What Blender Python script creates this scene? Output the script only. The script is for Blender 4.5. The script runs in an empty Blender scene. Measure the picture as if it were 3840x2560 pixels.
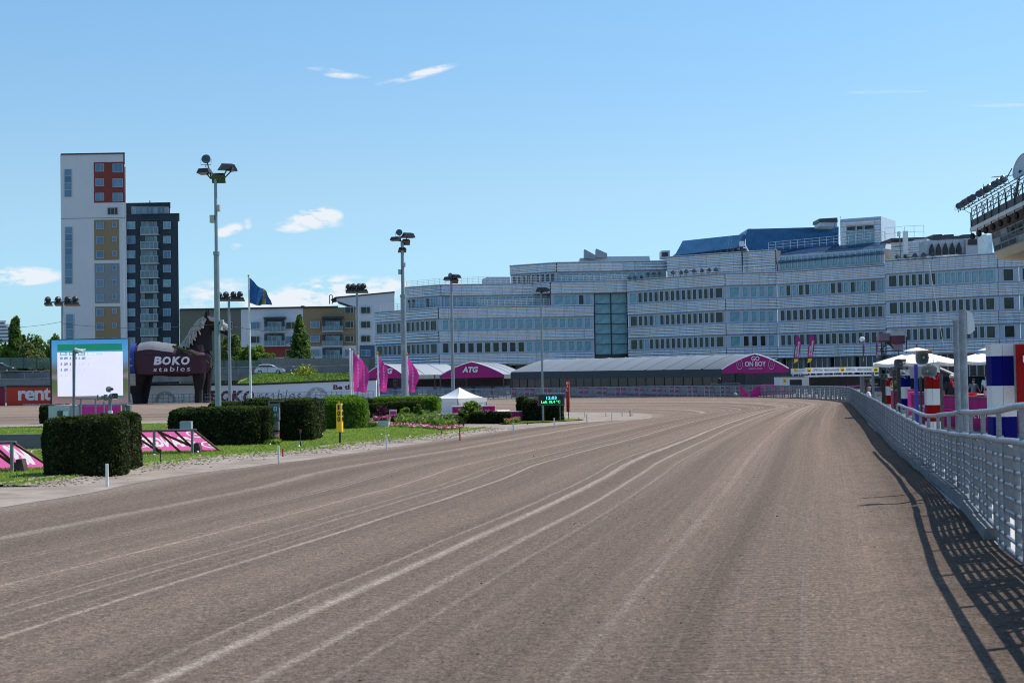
import bpy, math, random
import numpy as np
from math import radians as R, sin, cos, pi, sqrt
from mathutils import Vector as V, Matrix, noise as mnoise
random.seed(7); rng = np.random.default_rng(7)
sc = bpy.context.scene; C = sc.collection
# ---------------- camera
CAMZ = 2.2; FPX = 5333.0; ROLL = 0.01745; PITCH = 0.0255
cam_d = bpy.data.cameras.new('camera'); cam = bpy.data.objects.new('camera', cam_d); C.objects.link(cam)
CR = Matrix.Rotation(pi/2+PITCH, 3, 'X') @ Matrix.Rotation(-ROLL, 3, 'Z')
cam.matrix_world = Matrix.Translation((0, 0, CAMZ)) @ CR.to_4x4()
cam_d.sensor_width = 36; cam_d.lens = 36*FPX/3840; cam_d.clip_start = 0.1; cam_d.clip_end = 6000
cam_d.dof.use_dof = True; cam_d.dof.focus_distance = 75; cam_d.dof.aperture_fstop = 4.0
sc.camera = cam
sc.cycles.pixel_filter_type = 'BLACKMAN_HARRIS'; sc.cycles.filter_width = 1.05
def ray(px, py):
    d = CR @ V(((px-1920)/FPX, -(py-1280)/FPX, -1)); return d/d.y
def P(px, py, D):
    d = ray(px, py); return V((d.x*D, D, CAMZ+d.z*D))
def G(px, py, z=0.0):
    d = ray(px, py); t = (z-CAMZ)/d.z; return V((d.x*t, t, z))
def HZ(px): return 1416-0.01745*(px-1920)
# ---------------- world, sun, exposure
SUN = V((0.62, 0.24, 1.0)).normalized()
SEL = math.asin(SUN.z); SAZ = math.atan2(SUN.x, SUN.y)
w = bpy.data.worlds.new('World'); sc.world = w; w.use_nodes = True
nt = w.node_tree; N = nt.nodes; L = nt.links
for n in list(N): N.remove(n)
def nd(t, **k):
    n = N.new(t)
    for a, b in k.items(): setattr(n, a, b)
    return n
def mth(op, a, b=None, clamp=False):
    n = nd('ShaderNodeMath', operation=op); n.use_clamp = clamp
    for i, v in enumerate((a, b)):
        if v is None: continue
        if isinstance(v, (int, float)): n.inputs[i].default_value = v
        else: L.new(v, n.inputs[i])
    return n.outputs[0]
sky = nd('ShaderNodeTexSky', sky_type='NISHITA'); sky.sun_disc = False
sky.sun_elevation = SEL; sky.sun_rotation = SAZ; sky.altitude = 50; sky.air_density = 1.15; sky.dust_density = 0.35; sky.ozone_density = 2.2
tc = nd('ShaderNodeTexCoord'); sp = nd('ShaderNodeSeparateXYZ'); L.new(tc.outputs['Generated'], sp.inputs[0])
yy = mth('MAXIMUM', sp.outputs[1], 0.02)
U = mth('DIVIDE', sp.outputs[0], yy); W = mth('DIVIDE', sp.outputs[2], yy)
cmb = nd('ShaderNodeCombineXYZ'); L.new(U, cmb.inputs[0]); L.new(mth('MULTIPLY', W, 2.4), cmb.inputs[1])
nz = nd('ShaderNodeTexNoise'); L.new(cmb.outputs[0], nz.inputs['Vector']); nz.inputs['Scale'].default_value = 26; nz.inputs['Detail'].default_value = 8; nz.inputs['Roughness'].default_value = 0.62
nz2 = nd('ShaderNodeTexNoise'); L.new(cmb.outputs[0], nz2.inputs['Vector']); nz2.inputs['Scale'].default_value = 90; nz2.inputs['Detail'].default_value = 4
tot = None
# centre px, py, half width, half height, strength, slope
for (cx, cy, hw, hh, st, sl) in [(1180, 815, 115, 50, 2.3, .0), (1105, 848, 90, 28, 1.5, 0), (1215, 842, 80, 20, 1.3, 0),
        (860, 862, 62, 26, 1.5, -.25), (930, 838, 18, 26, 1.1, 0), (885, 925, 26, 15, .8, 0), (1190, 1100, 220, 66, 2.6, -.15), (1400, 1085, 150, 50, 2.0, -.1), (1030, 1130, 150, 40, 1.8, 0), (790, 1100, 160, 58, 1.3, -.2),
        (70, 1035, 180, 40, 2.2, 0), (1610, 268, 120, 17, 1.15, -.22), (1520, 297, 150, 13, .7, -.18), (1300, 285, 95, 14, 1.0, .08), (1220, 262, 80, 10, .5, .1), (3760, 395, 150, 8, .35, 0), (3330, 345, 180, 8, .25, 0)]:
    d = ray(cx, cy); du = hw/FPX; dv = hh/FPX
    a = mth('DIVIDE', mth('SUBTRACT', U, d.x), du)
    b = mth('DIVIDE', mth('SUBTRACT', mth('ADD', W, mth('MULTIPLY', mth('SUBTRACT', U, d.x), sl)), d.z), dv)
    q = mth('SUBTRACT', 1.0, mth('ADD', mth('MULTIPLY', a, a), mth('MULTIPLY', b, b)))
    q = mth('MULTIPLY', mth('MAXIMUM', q, 0.0), st)
    tot = q if tot is None else mth('MAXIMUM', tot, q)
m1 = mth('SUBTRACT', mth('ADD', mth('MULTIPLY', nz.outputs[0], 5.2), mth('MULTIPLY', nz2.outputs[0], 2.6)), 3.35)
msk = mth('MULTIPLY', tot, mth('MAXIMUM', m1, 0.0), True)
msk = mth('MULTIPLY', mth('MULTIPLY', msk, mth('GREATER_THAN', sp.outputs[1], 0.02)), 0.93)
# low thin haze towards the horizon comes from the sky texture itself; clouds are mixed over it
mx = nd('ShaderNodeMixRGB'); L.new(msk, mx.inputs[0]); mx.inputs[2].default_value = (5.9, 6.2, 6.6, 1)
hsv = nd('ShaderNodeHueSaturation'); hsv.inputs['Hue'].default_value = 0.5; hsv.inputs['Saturation'].default_value = 1.0; L.new(sky.outputs[0], hsv.inputs['Color'])
tr = nd('ShaderNodeValToRGB'); L.new(mth('MULTIPLY', mth('MAXIMUM', sp.outputs[2], 0.0), 2.0), tr.inputs[0])
e = tr.color_ramp.elements
for _ in range(3): e.new(.5)
for q, (p_, c_) in zip(e, [(0, (.46, .78, 1.32)), (.07, (.53, .83, 1.22)), (.26, (.76, .91, 1.01)), (.5, (.78, 1.0, 1.09)), (1.0, (.84, .98, 1.06))]): q.position = p_; q.color = (c_[0]/1.5, c_[1]/1.5, c_[2]/1.5, 1)
vm = nd('ShaderNodeMixRGB', blend_type='MULTIPLY'); vm.inputs[0].default_value = 1; L.new(hsv.outputs[0], vm.inputs[1]); L.new(tr.outputs[0], vm.inputs[2])
vs_ = nd('ShaderNodeVectorMath', operation='SCALE'); L.new(vm.outputs[0], vs_.inputs[0]); vs_.inputs['Scale'].default_value = 1.5
L.new(vs_.outputs[0], mx.inputs[1])
bg = nd('ShaderNodeBackground'); L.new(mx.outputs[0], bg.inputs[0]); bg.inputs[1].default_value = 0.145
ow = nd('ShaderNodeOutputWorld'); L.new(bg.outputs[0], ow.inputs[0])
sd = bpy.data.lights.new('sun', 'SUN'); sun = bpy.data.objects.new('sun', sd); C.objects.link(sun)
sd.energy = 5.0; sd.angle = R(0.5); sd.color = (1.0, 0.955, 0.90)
sun.rotation_euler = (-SUN).to_track_quat('-Z', 'Y').to_euler(); sun.location = (60, 60, 80)
sc.view_settings.view_transform = 'Standard'; sc.view_settings.look = 'None'; sc.view_settings.gamma = 1; sc.view_settings.exposure = 0.0
sc.view_settings.use_curve_mapping = False
# ---------------- materials
MATS = {}
def mat(name, col, rough=.6, metal=0.0, var=.12, scale=1.5, bump=0.0, bscale=40, emit=0.0, spec=.5, trans=0.0, col2=None, alpha=1.0, coat=0.0):
    if name in MATS: return MATS[name]
    m = bpy.data.materials.new(name); m.use_nodes = True; t = m.node_tree; n = t.nodes; l = t.links
    b = n['Principled BSDF']; b.inputs['Roughness'].default_value = rough; b.inputs['Metallic'].default_value = metal
    b.inputs['Specular IOR Level'].default_value = spec
    if coat: b.inputs['Coat Weight'].default_value = coat
    c = n.new('ShaderNodeTexCoord'); z = n.new('ShaderNodeTexNoise'); l.new(c.outputs['Object'], z.inputs['Vector'])
    z.inputs['Scale'].default_value = scale; z.inputs['Detail'].default_value = 6; z.inputs['Roughness'].default_value = .65
    r = n.new('ShaderNodeValToRGB'); l.new(z.outputs[0], r.inputs[0])
    r.color_ramp.elements[0].position = .3; r.color_ramp.elements[1].position = .7
    a = tuple(x*(1-var) for x in col); d = tuple(min(1, x*(1+var)) for x in (col2 or col))
    r.color_ramp.elements[0].color = (*a, 1); r.color_ramp.elements[1].color = (*d, 1)
    l.new(r.outputs[0], b.inputs['Base Color'])
    if emit: l.new(r.outputs[0], b.inputs['Emission Color']); b.inputs['Emission Strength'].default_value = emit
    if trans: b.inputs['Transmission Weight'].default_value = trans
    if alpha < 1: b.inputs['Alpha'].default_value = alpha
    if bump:
        z2 = n.new('ShaderNodeTexNoise'); l.new(c.outputs['Object'], z2.inputs['Vector']); z2.inputs['Scale'].default_value = bscale; z2.inputs['Detail'].default_value = 5
        bp = n.new('ShaderNodeBump'); bp.inputs['Strength'].default_value = bump; bp.inputs['Distance'].default_value = .02
        l.new(z2.outputs[0], bp.inputs['Height']); l.new(bp.outputs[0], b.inputs['Normal'])
    MATS[name] = m; return m
galv = mat('galvanised steel', (.20, .225, .255), .5, .45, .3, 7, .1, 60)
galv_rail = mat('galvanised rail', (.29, .32, .36), .42, .5, .25, 6)
white_p = mat('white paint', (.74, .75, .77), .5, 0, .06, 2)
white_pl = mat('white plastic', (.80, .80, .80), .45, 0, .05, 3)
black_m = mat('black metal', (.02, .02, .022), .5, 0, .3, 6)
dark_m = mat('dark grey metal', (.06, .065, .07), .5, .3, .3, 6)
magenta = mat('magenta cloth', (.60, .03, .29), .7, 0, .1, 1.2, .15, 6)
magenta_d = mat('deep magenta canvas', (.38, .012, .17), .75, 0, .12, 1.2, .2, 5)
pink = mat('bright pink cloth', (.80, .02, .28), .7, 0, .1, 1.5)
red_p = mat('red paint', (.52, .012, .012), .5, 0, .12, 3)
yellow_p = mat('yellow paint', (.95, .60, .01), .5, 0, .06, 3)
blue_p = mat('blue paint', (.012, .025, .32), .45, 0, .1, 3)
orange_p = mat('orange plastic', (.75, .16, .01), .4, 0, .05, 3)
concrete = mat('concrete', (.36, .345, .32), .9, 0, .2, 1.5, .4, 20)
concrete_d = mat('dark concrete', (.17, .17, .165), .9, 0, .25, .8, .3, 20)
glass_d = mat('dark window glass', (.018, .026, .028), .08, 0, .6, .9, spec=.35)
glass_g = mat('green tinted window glass', (.022, .036, .022), .1, 0, .9, 1.6, spec=.35)
glass_p = mat('pale blinds behind glass', (.15, .33, .40), .12, 0, .35, 1.2, spec=.5)
wood_b = mat('weathered wood', (.12, .065, .035), .8, 0, .35, 8, .3, 40)
canvas_w = mat('white canvas', (.80, .80, .80), .75, 0, .04, 1.5, .15, 5)
skin_m = mat('skin', (.50, .27, .19), .55, 0, .08, 8)
# ---------------- mesh building
WL = {}
class MB:
    def __init__(s): s.v = []; s.f = []; s.m = []; s.cm = 0
    def sbox(s, x0, x1, y0, y1, z0, z1, k):
        i = len(s.v); s.box(x0, x1, y0, y1, z0, z1)
        for j in range(i, i+8):
            x, y, z = s.v[j]
            if y > (y0+y1)/2: s.v[j] = (x+k*(y1-y0), y, z)
        return s
    def quad(s, *p):
        i = len(s.v); s.v += [tuple(q) for q in p]; s.f.append(tuple(range(i, i+len(p)))); s.m.append(s.cm); return s
    def box(s, x0, x1, y0, y1, z0, z1, M=None):
        i = len(s.v)
        for z in (z0, z1):
            for (x, y) in ((x0, y0), (x1, y0), (x1, y1), (x0, y1)):
                p = V((x, y, z)); s.v.append(tuple(M @ p if M else p))
        for f in ((3, 2, 1, 0), (4, 5, 6, 7), (0, 1, 5, 4), (1, 2, 6, 5), (2, 3, 7, 6), (3, 0, 4, 7)):
            s.f.append(tuple(i+k for k in f)); s.m.append(s.cm)
        return s
    def pbox(s, x0, y0, x1, y1, D, th=.1):
        cx, cy = (x0+x1)/2, (y0+y1)/2
        a, b = P(x0, cy, D).x, P(x1, cy, D).x; c, d = P(cx, y1, D).z, P(cx, y0, D).z
        return s.box(a, b, D, D+th, c, d)
    def tube(s, pts, r, n=8, caps=True, r2=None):
        pts = [V(p) for p in pts]; m = len(pts); i0 = len(s.v); up = None
        for k, p in enumerate(pts):
            d = (pts[min(k+1, m-1)]-pts[max(k-1, 0)]).normalized()
            if up is None: up = V((0, 0, 1)) if abs(d.z) < .9 else V((1, 0, 0))
            x = d.cross(up).normalized(); y = x.cross(d).normalized(); up = y
            rr = r if r2 is None else r+(r2-r)*k/(m-1)
            if not isinstance(rr, (int, float)): rr = rr[k]
            for j in range(n):
                a = 2*pi*j/n; s.v.append(tuple(p+x*rr*cos(a)+y*rr*sin(a)))
        for k in range(m-1):
            for j in range(n):
                a = i0+k*n+j; b = i0+k*n+(j+1) % n
                s.f.append((a, b, b+n, a+n)); s.m.append(s.cm)
        if caps:
            s.f.append(tuple(i0+j for j in range(n-1, -1, -1))); s.m.append(s.cm)
            s.f.append(tuple(i0+(m-1)*n+j for j in range(n))); s.m.append(s.cm)
        return s
    def ell(s, c, r, n=10, m=6, M=None):
        c = V(c); i0 = len(s.v)
        for k in range(m+1):
            t = pi*k/m
            for j in range(n):
                a = 2*pi*j/n; p = V((r[0]*sin(t)*cos(a), r[1]*sin(t)*sin(a), r[2]*cos(t)))
                s.v.append(tuple(c+(M @ p if M else p)))
        for k in range(m):
            for j in range(n):
                a = i0+k*n+j; b = i0+k*n+(j+1) % n; s.f.append((a+n, b+n, b, a)); s.m.append(s.cm)
        return s
    def loft(s, rings, caps=True, closed=True):
        n = len(rings[0]); i0 = len(s.v)
        for r in rings: s.v += [tuple(p) for p in r]
        for k in range(len(rings)-1):
            for j in range(n if closed else n-1):
                a = i0+k*n+j; b = i0+k*n+(j+1) % n; s.f.append((a, b, b+n, a+n)); s.m.append(s.cm)
        if caps and closed:
            s.f.append(tuple(i0+j for j in range(n-1, -1, -1))); s.m.append(s.cm)
            s.f.append(tuple(i0+(len(rings)-1)*n+j for j in range(n))); s.m.append(s.cm)
        return s
    def prism(s, poly, d):
        d = V(d); n = len(poly); i0 = len(s.v); poly = [V(p) for p in poly]
        s.v += [tuple(p) for p in poly]+[tuple(p+d) for p in poly]
        s.f.append(tuple(range(i0+n-1, i0-1, -1))); s.m.append(s.cm)
        s.f.append(tuple(range(i0+n, i0+2*n))); s.m.append(s.cm)
        for j in range(n):
            k = (j+1) % n; s.f.append((i0+j, i0+k, i0+n+k, i0+n+j)); s.m.append(s.cm)
        return s
    def mesh(s, name, mats, off=None, smooth=False, fix=False):
        me = bpy.data.meshes.new(name)
        v = [(a-off[0], b-off[1], c-off[2]) for a, b, c in s.v] if off is not None else s.v
        me.from_pydata(v, [], s.f)
        for q in (mats if isinstance(mats, (list, tuple)) else [mats]): me.materials.append(q)
        if any(s.m): me.polygons.foreach_set('material_index', s.m)
        if smooth: me.polygons.foreach_set('use_smooth', [True]*len(s.f))
        me.update(); return me
    def out(s, name, mats, parent=None, smooth=False, at=None):
        if parent is not None: off = WL[parent.name]
        else:
            if at is None:
                a = np.array(s.v); at = V(((a[:, 0].min()+a[:, 0].max())/2, (a[:, 1].min()+a[:, 1].max())/2, a[:, 2].min()))
            off = V(at)
        o = bpy.data.objects.new(name, s.mesh(name, mats, off, smooth)); C.objects.link(o)
        if parent is not None: o.parent = parent
        else: o.location = off
        WL[o.name] = V(off); return o
def tag(o, label=None, cat=None, group=None, kind=None):
    if label: o['label'] = label
    if cat: o['category'] = cat
    if group: o['group'] = group
    if kind: o['kind'] = kind
    return o
def thing(name, label, cat, loc=(0, 0, 0), group=None):
    o = bpy.data.objects.new(name, None); C.objects.link(o); o.location = loc; o.empty_display_size = .3
    WL[o.name] = V(loc); return tag(o, label, cat, group)
def inst(name, me, parent, M):
    o = bpy.data.objects.new(name, me); C.objects.link(o)
    if parent is not None: o.parent = parent; o.matrix_local = Matrix.Translation(-WL[parent.name]) @ M
    else: o.matrix_world = M
    WL[o.name] = M.to_translation(); return o
def instr(name, me, parent):       # same place as parent, shares its transform
    o = bpy.data.objects.new(name, me); C.objects.link(o); o.parent = parent; return o
def copy_tree(o, loc, rz=None, label=None, scale=None):
    def cp(x, par):
        c = x.copy(); C.objects.link(c)
        if par is not None: c.parent = par; c.matrix_parent_inverse = Matrix.Identity(4)
        for ch in list(x.children): cp(ch, c)
        return c
    c = cp(o, None); c.location = loc; WL[c.name] = V(loc)
    if rz is not None: c.rotation_euler.z = rz
    if scale: c.scale = (scale,)*3
    if label: c['label'] = label
    return c
def frame(A, B, z=0.0):
    A = V((A[0], A[1], z)); B = V((B[0], B[1], z)); X = (B-A).normalized(); Z = V((0, 0, 1)); Y = Z.cross(X)
    return Matrix(((X.x, Y.x, 0, A.x), (X.y, Y.y, 0, A.y), (0, 0, 1, A.z), (0, 0, 0, 1)))
def textmesh(s, bold=0.0, shear=0.0, extr=0.01, spacing=1.0):
    cu = bpy.data.curves.new('lettering', 'FONT'); cu.body = s; cu.offset = bold; cu.shear = shear; cu.extrude = extr; cu.space_character = spacing
    cu.resolution_u = 3; cu.align_x = 'LEFT'
    o = bpy.data.objects.new('tmp', cu); C.objects.link(o)
    dg = bpy.context.evaluated_depsgraph_get(); me = bpy.data.meshes.new_from_object(o.evaluated_get(dg))
    bpy.data.objects.remove(o); bpy.data.curves.remove(cu); return me
def text(s, M, x0, z0, w, h, m, parent, bold=0.0, shear=0.0, spacing=1.0, name='lettering', off=.012, mirror=False, rot=0):
    """lettering filling w by h with its lower left corner at (x0,z0) of frame M (X right, Z up, front towards -Y)"""
    me = textmesh(s, bold, shear, .02, spacing); n = len(me.vertices); a = np.empty(n*3); me.vertices.foreach_get('co', a); a = a.reshape(-1, 3)
    lo = a.min(0); hi = a.max(0); ext = np.maximum(hi-lo, 1e-6)
    u = (a[:, 0]-lo[0])/ext[0]; q = (a[:, 1]-lo[1])/ext[1]; d = (a[:, 2]-lo[2])/ext[2]
    if mirror: u = 1-u
    if rot: u, q = (1-q, u) if rot > 0 else (q, 1-u)
    b = np.stack([x0+u*w, -off*d-.002, z0+q*h], 1)
    M4 = np.array(M); b = b @ M4[:3, :3].T+M4[:3, 3]
    off3 = np.array(WL[parent.name]); b -= off3
    me.vertices.foreach_set('co', b.ravel().astype(np.float32)); me.materials.clear(); me.materials.append(m); me.update()
    o = bpy.data.objects.new(name, me); C.objects.link(o); o.parent = parent; WL[o.name] = V(WL[parent.name]); return o
def pframe(px0, py0, px1, py1, D, D2=None):
    """frame whose origin is the lower-left pixel corner at D, X towards the lower-right corner; also width, height in metres"""
    D2 = D if D2 is None else D2
    A = P(px0, (py0+py1)/2, D); B = P(px1, (py0+py1)/2, D2); z0 = P((px0+px1)/2, py1, (D+D2)/2).z; z1 = P((px0+px1)/2, py0, (D+D2)/2).z
    return frame(A, B, z0), (B.xy-A.xy).length, z1-z0
def leaves(name, pts, nrm, size, mats, parent=None, label=None, cat=None, jitter=.8, mi=None, at=None, aspect=1.6):
    """a mass of leaf-shaped quads; pts (n,3), nrm (n,3) preferred normals"""
    n = len(pts); r = rng.normal(size=(n, 3))*jitter; nn = nrm+r; nn /= np.linalg.norm(nn, axis=1)[:, None]+1e-9
    t = np.cross(nn, rng.normal(size=(n, 3))); t /= np.linalg.norm(t, axis=1)[:, None]+1e-9; b = np.cross(nn, t)
    s = (size*rng.uniform(.6, 1.35, n))[:, None]
    v = np.stack([pts-t*s*aspect/2, pts+b*s*.5, pts+t*s*aspect/2, pts-b*s*.5], 1).reshape(-1, 3)
    if parent is not None: off = np.array(WL[parent.name])
    else: off = np.array(at if at is not None else ((pts[:, 0].mean(), pts[:, 1].mean(), pts[:, 2].min())))
    v = v-off
    me = bpy.data.meshes.new(name); me.vertices.add(4*n); me.loops.add(4*n); me.polygons.add(n)
    me.vertices.foreach_set('co', v.ravel().astype(np.float32)); me.loops.foreach_set('vertex_index', np.arange(4*n, dtype=np.int32))
    me.polygons.foreach_set('loop_start', np.arange(0, 4*n, 4, dtype=np.int32)); me.polygons.foreach_set('loop_total', np.full(n, 4, np.int32))
    mats = mats if isinstance(mats, (list, tuple)) else [mats]
    for q in mats: me.materials.append(q)
    if len(mats) > 1: me.polygons.foreach_set('material_index', (mi if mi is not None else rng.integers(0, len(mats), n)).astype(np.int32))
    me.update(calc_edges=True); me.validate()
    o = bpy.data.objects.new(name, me); C.objects.link(o)
    if parent is not None: o.parent = parent
    else: o.location = off
    WL[o.name] = V(off)
    return tag(o, label, cat)
# ================= GROUND
def cr(pts, n):
    """Catmull-Rom through pts (list of tuples), n samples per span"""
    out = []; m = len(pts)
    for i in range(m-1):
        p0, p1, p2, p3 = [np.array(pts[min(max(k, 0), m-1)], float) for k in (i-1, i, i+1, i+2)]
        for j in range(n):
            t = j/n; out.append(.5*((2*p1)+(-p0+p2)*t+(2*p0-5*p1+4*p2-p3)*t*t+(-p0+3*p1-3*p2+p3)*t**3))
    out.append(np.array(pts[-1], float)); return out
g = MB(); g.quad((-2500, -400, -.05), (2500, -400, -.05), (2500, 4500, -.05), (-2500, 4500, -.05))
m_ground = mat('gravel ground', (.20, .19, .175), .95, 0, .2, .6, .3, 30)
tag(g.out('ground', m_ground, at=(0, 0, -.05)), kind='structure')
def g2(px, py): q = G(px, py); return (q.x, q.y)
PAIRS = [((-30, -34), (-4.4, -34)), ((-21, -12), (-.2, -12)), ((-16, 4), (3.2, 4)), (g2(0, 1890), (7.9, 27)), (g2(640, 1775), (10.6, 39)), (g2(1300, 1692), (13.4, 53)), (g2(1900, 1608), (17.6, 72)),
         (g2(2200, 1579), (22.3, 93)), (g2(2400, 1569), (25.6, 108)), (g2(2440, 1562), (25.6, 121)), (g2(2410, 1555), (23.6, 131)), (g2(2260, 1549), (17.0, 141)), (g2(1900, 1548), (5, 149)),
         (g2(1300, 1560), (-14, 156)), (g2(600, 1580), (-36, 161)), (g2(0, 1596), (-60, 165)), ((-75, 84), (-120, 168)), ((-200, 88), (-220, 170))]
st = cr([a+b for a, b in PAIRS], 14)
NV = 90
vs = [j/NV for j in range(NV)]+[1.0]; vs = [v if v < .8 else v for v in vs]
vs = sorted(set([round(j/64*.86, 4) for j in range(65)]+[round(.86+j/36*.14, 4) for j in range(37)]))
tv, tf, uv = [], [], []; s_acc = 0; pm = None; U72 = 0
for r in st:
    mid = (r[:2]+r[2:])/2
    if pm is not None: s_acc += float(np.linalg.norm(mid-pm))
    pm = mid
    if mid[1] < 60 and mid[0] < 6: U72 = s_acc
    for v in vs:
        p = r[:2]*(1-v)+r[2:]*v; z = 0.0
        if mid[1] < 120 and p[1] > -5:
            z = min(1, max(0, v-.04)*12)*.012*mnoise.noise(V((p[0]*.9, p[1]*.9, 0)))
            e = max(0, (v-.88)/.12)
            z += .035*e*mnoise.noise(V((p[0]*2.1, p[1]*1.1, 3)))+.05*max(0, (v-.955)/.045)*(1+.8*mnoise.noise(V((0, p[1]*.7, 9))))
        tv.append((p[0], p[1], z)); uv.append((s_acc, v))
nv = len(vs)
for i in range(len(st)-1):
    for j in range(nv-1):
        a = i*nv+j; tf.append((a, a+1, a+1+nv, a+nv))
me = bpy.data.meshes.new('racetrack'); me.from_pydata(tv, [], tf); ul = me.uv_layers.new(name='UVMap')
li = np.array([l.vertex_index for l in me.loops]); ul.data.foreach_set('uv', np.array(uv)[li].ravel())
me.polygons.foreach_set('use_smooth', [True]*len(tf))
track = bpy.data.objects.new('racetrack', me); C.objects.link(track); tag(track, kind='structure')
def vof(px, py):
    """crosswise track coordinate of a pixel on the near straight"""
    q = G(px, py); best = None
    for r in st[:14*7]:
        d = r[2:]-r[:2]; v = float(np.dot(np.array((q.x, q.y))-r[:2], d)/np.dot(d, d)); c = r[:2]+d*v
        e = abs(c[0]-q.x)+abs(c[1]-q.y)
        if best is None or e < best[0]: best = (e, v)
    return best[1]
# track material: harrowed sandy gravel with lighter drag lines along the lanes
m = bpy.data.materials.new('track sand'); m.use_nodes = True; nt = m.node_tree; N = nt.nodes; L = nt.links; b = N['Principled BSDF']
b.inputs['Roughness'].default_value = .95; b.inputs['Specular IOR Level'].default_value = .25
uvn = nd('ShaderNodeUVMap'); uvn.uv_map = 'UVMap'; sp = nd('ShaderNodeSeparateXYZ'); L.new(uvn.outputs[0], sp.inputs[0]); tc = nd('ShaderNodeTexCoord')
def noise_n(vec, scale, det=4, rough=.6):
    z = nd('ShaderNodeTexNoise'); L.new(vec, z.inputs['Vector']); z.inputs['Scale'].default_value = scale; z.inputs['Detail'].default_value = det; z.inputs['Roughness'].default_value = rough; return z.outputs[0]
def comb(x, y, z=0.0):
    c = nd('ShaderNodeCombineXYZ')
    for i, q in enumerate((x, y, z)):
        if isinstance(q, (int, float)): c.inputs[i].default_value = q
        else: L.new(q, c.inputs[i])
    return c.outputs[0]
def ramp(x, stops):
    r = nd('ShaderNodeValToRGB'); L.new(x, r.inputs[0]); e = r.color_ramp.elements
    while len(e) < len(stops): e.new(.5)
    for q, (p, c) in zip(e, stops): q.position = p; q.color = c if len(c) == 4 else (*c, 1)
    return r.outputs[0]
def mixc(f, a, c, mode='MIX'):
    q = nd('ShaderNodeMixRGB', blend_type=mode)
    for i, x in enumerate((f, a, c)):
        if isinstance(x, (int, float)): q.inputs[i].default_value = x
        elif isinstance(x, tuple): q.inputs[i].default_value = (*x, 1)
        else: L.new(x, q.inputs[i])
    return q.outputs[0]
vv = mth('ADD', sp.outputs[1], mth('MULTIPLY', mth('SUBTRACT', noise_n(comb(mth('MULTIPLY', sp.outputs[0], .035), 0), 1.0, 2), .5), .02))
wv = mth('ADD', sp.outputs[1], mth('MULTIPLY', mth('SUBTRACT', noise_n(comb(mth('MULTIPLY', sp.outputs[0], .09), mth('MULTIPLY', sp.outputs[1], 5)), 1.0, 2), .5), .012))
ubend = mth('MULTIPLY', mth('SUBTRACT', sp.outputs[0], U72), .04, True)
n1 = noise_n(comb(mth('MULTIPLY', sp.outputs[0], .012), mth('MULTIPLY', vv, 15)), 1.0, 3, .55)     # broad bands
n2 = noise_n(comb(mth('MULTIPLY', sp.outputs[0], .02), mth('MULTIPLY', vv, 95)), 1.0, 4, .6)      # fine lines
n3 = noise_n(tc.outputs['Object'], 1.3, 5, .6)
grit = noise_n(tc.outputs['Object'], 26, 6, .75); grit2 = noise_n(tc.outputs['Object'], 9, 4, .8)
base = ramp(n1, [(.3, (.150, .107, .077)), (.5, (.218, .157, .115)), (.7, (.290, .213, .158))])
base = mixc(mth('MULTIPLY', ramp(n2, [(.56, (0, 0, 0)), (.68, (1, 1, 1))]), mth('ADD', .14, mth('MULTIPLY', ubend, .62))), base, (.42, .35, .30))
base = mixc(mth('MULTIPLY', ramp(n2, [(.28, (1, 1, 1)), (.40, (0, 0, 0))]), .30), base, (.17, .134, .113))
lines = None
def vlist():
    o = []
    for (px, py, wd, s) in [(0, 2024, .010, .5), (0, 2106, .0014, .5), (0, 2196, .0018, .7), (0, 2261, .0016, .55), (0, 2310, .0022, .55), (0, 2367, .0026, .9), (560, 2555, .0045, 1.0), (980, 2500, .003, .75), (420, 2520, .002, .6), (1500, 2350, .0022, .35), (1100, 2060, .0012, .4), (2100, 2500, .004, .3)]:
        o.append((vof(px, py), wd, s))
    return o
for (v0, wd, s) in vlist()+[(.30, .0016, .4), (.47, .0016, .35)]:
    q = mth('ABSOLUTE', mth('DIVIDE', mth('SUBTRACT', wv, v0), wd*1.5)); q = mth('MULTIPLY', mth('SUBTRACT', 1.0, q, True), s)
    lines = q if lines is None else mth('MAXIMUM', lines, q)
for (v0, wd) in ((.56, .003), (.585, .002), (.66, .003), (.70, .0022), (.76, .003), (.80, .0025), (.38, .002)):
    q = mth('ABSOLUTE', mth('DIVIDE', mth('SUBTRACT', wv, v0), wd*1.5)); q = mth('MULTIPLY', mth('SUBTRACT', 1.0, q, True), mth('MULTIPLY', ubend, .9)); lines = mth('MAXIMUM', lines, q)
lm = mth('MULTIPLY', lines, mth('MULTIPLY', 1.25, ramp(noise_n(comb(mth('MULTIPLY', sp.outputs[0], .22), mth('MULTIPLY', sp.outputs[1], 260)), 1.0, 5, .7), [(.34, (.35, .35, .35)), (.60, (1, 1, 1))])))
n4 = noise_n(comb(mth('MULTIPLY', sp.outputs[0], .03), mth('MULTIPLY', vv, 300)), 1.0, 3, .6)
base = mixc(mth('MULTIPLY', ramp(n4, [(.55, (0, 0, 0)), (.68, (1, 1, 1))]), .12), base, (.40, .34, .285))
base = mixc(mth('MULTIPLY', lm, .95), base, (.52, .42, .335))
base = mixc(mth('MULTIPLY', ramp(n3, [(.35, (0, 0, 0)), (.75, (1, 1, 1))]), .35), base, (.155, .118, .09))
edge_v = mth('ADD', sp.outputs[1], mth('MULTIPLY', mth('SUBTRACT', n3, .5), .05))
base = mixc(1.0, base, ramp(edge_v, [(.90, (1, 1, 1)), (.955, (.62, .60, .58)), (1.0, (.45, .43, .41))]), 'MULTIPLY')  # moist soil along the outer fence, with the fence's shadow band painted in
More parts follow.
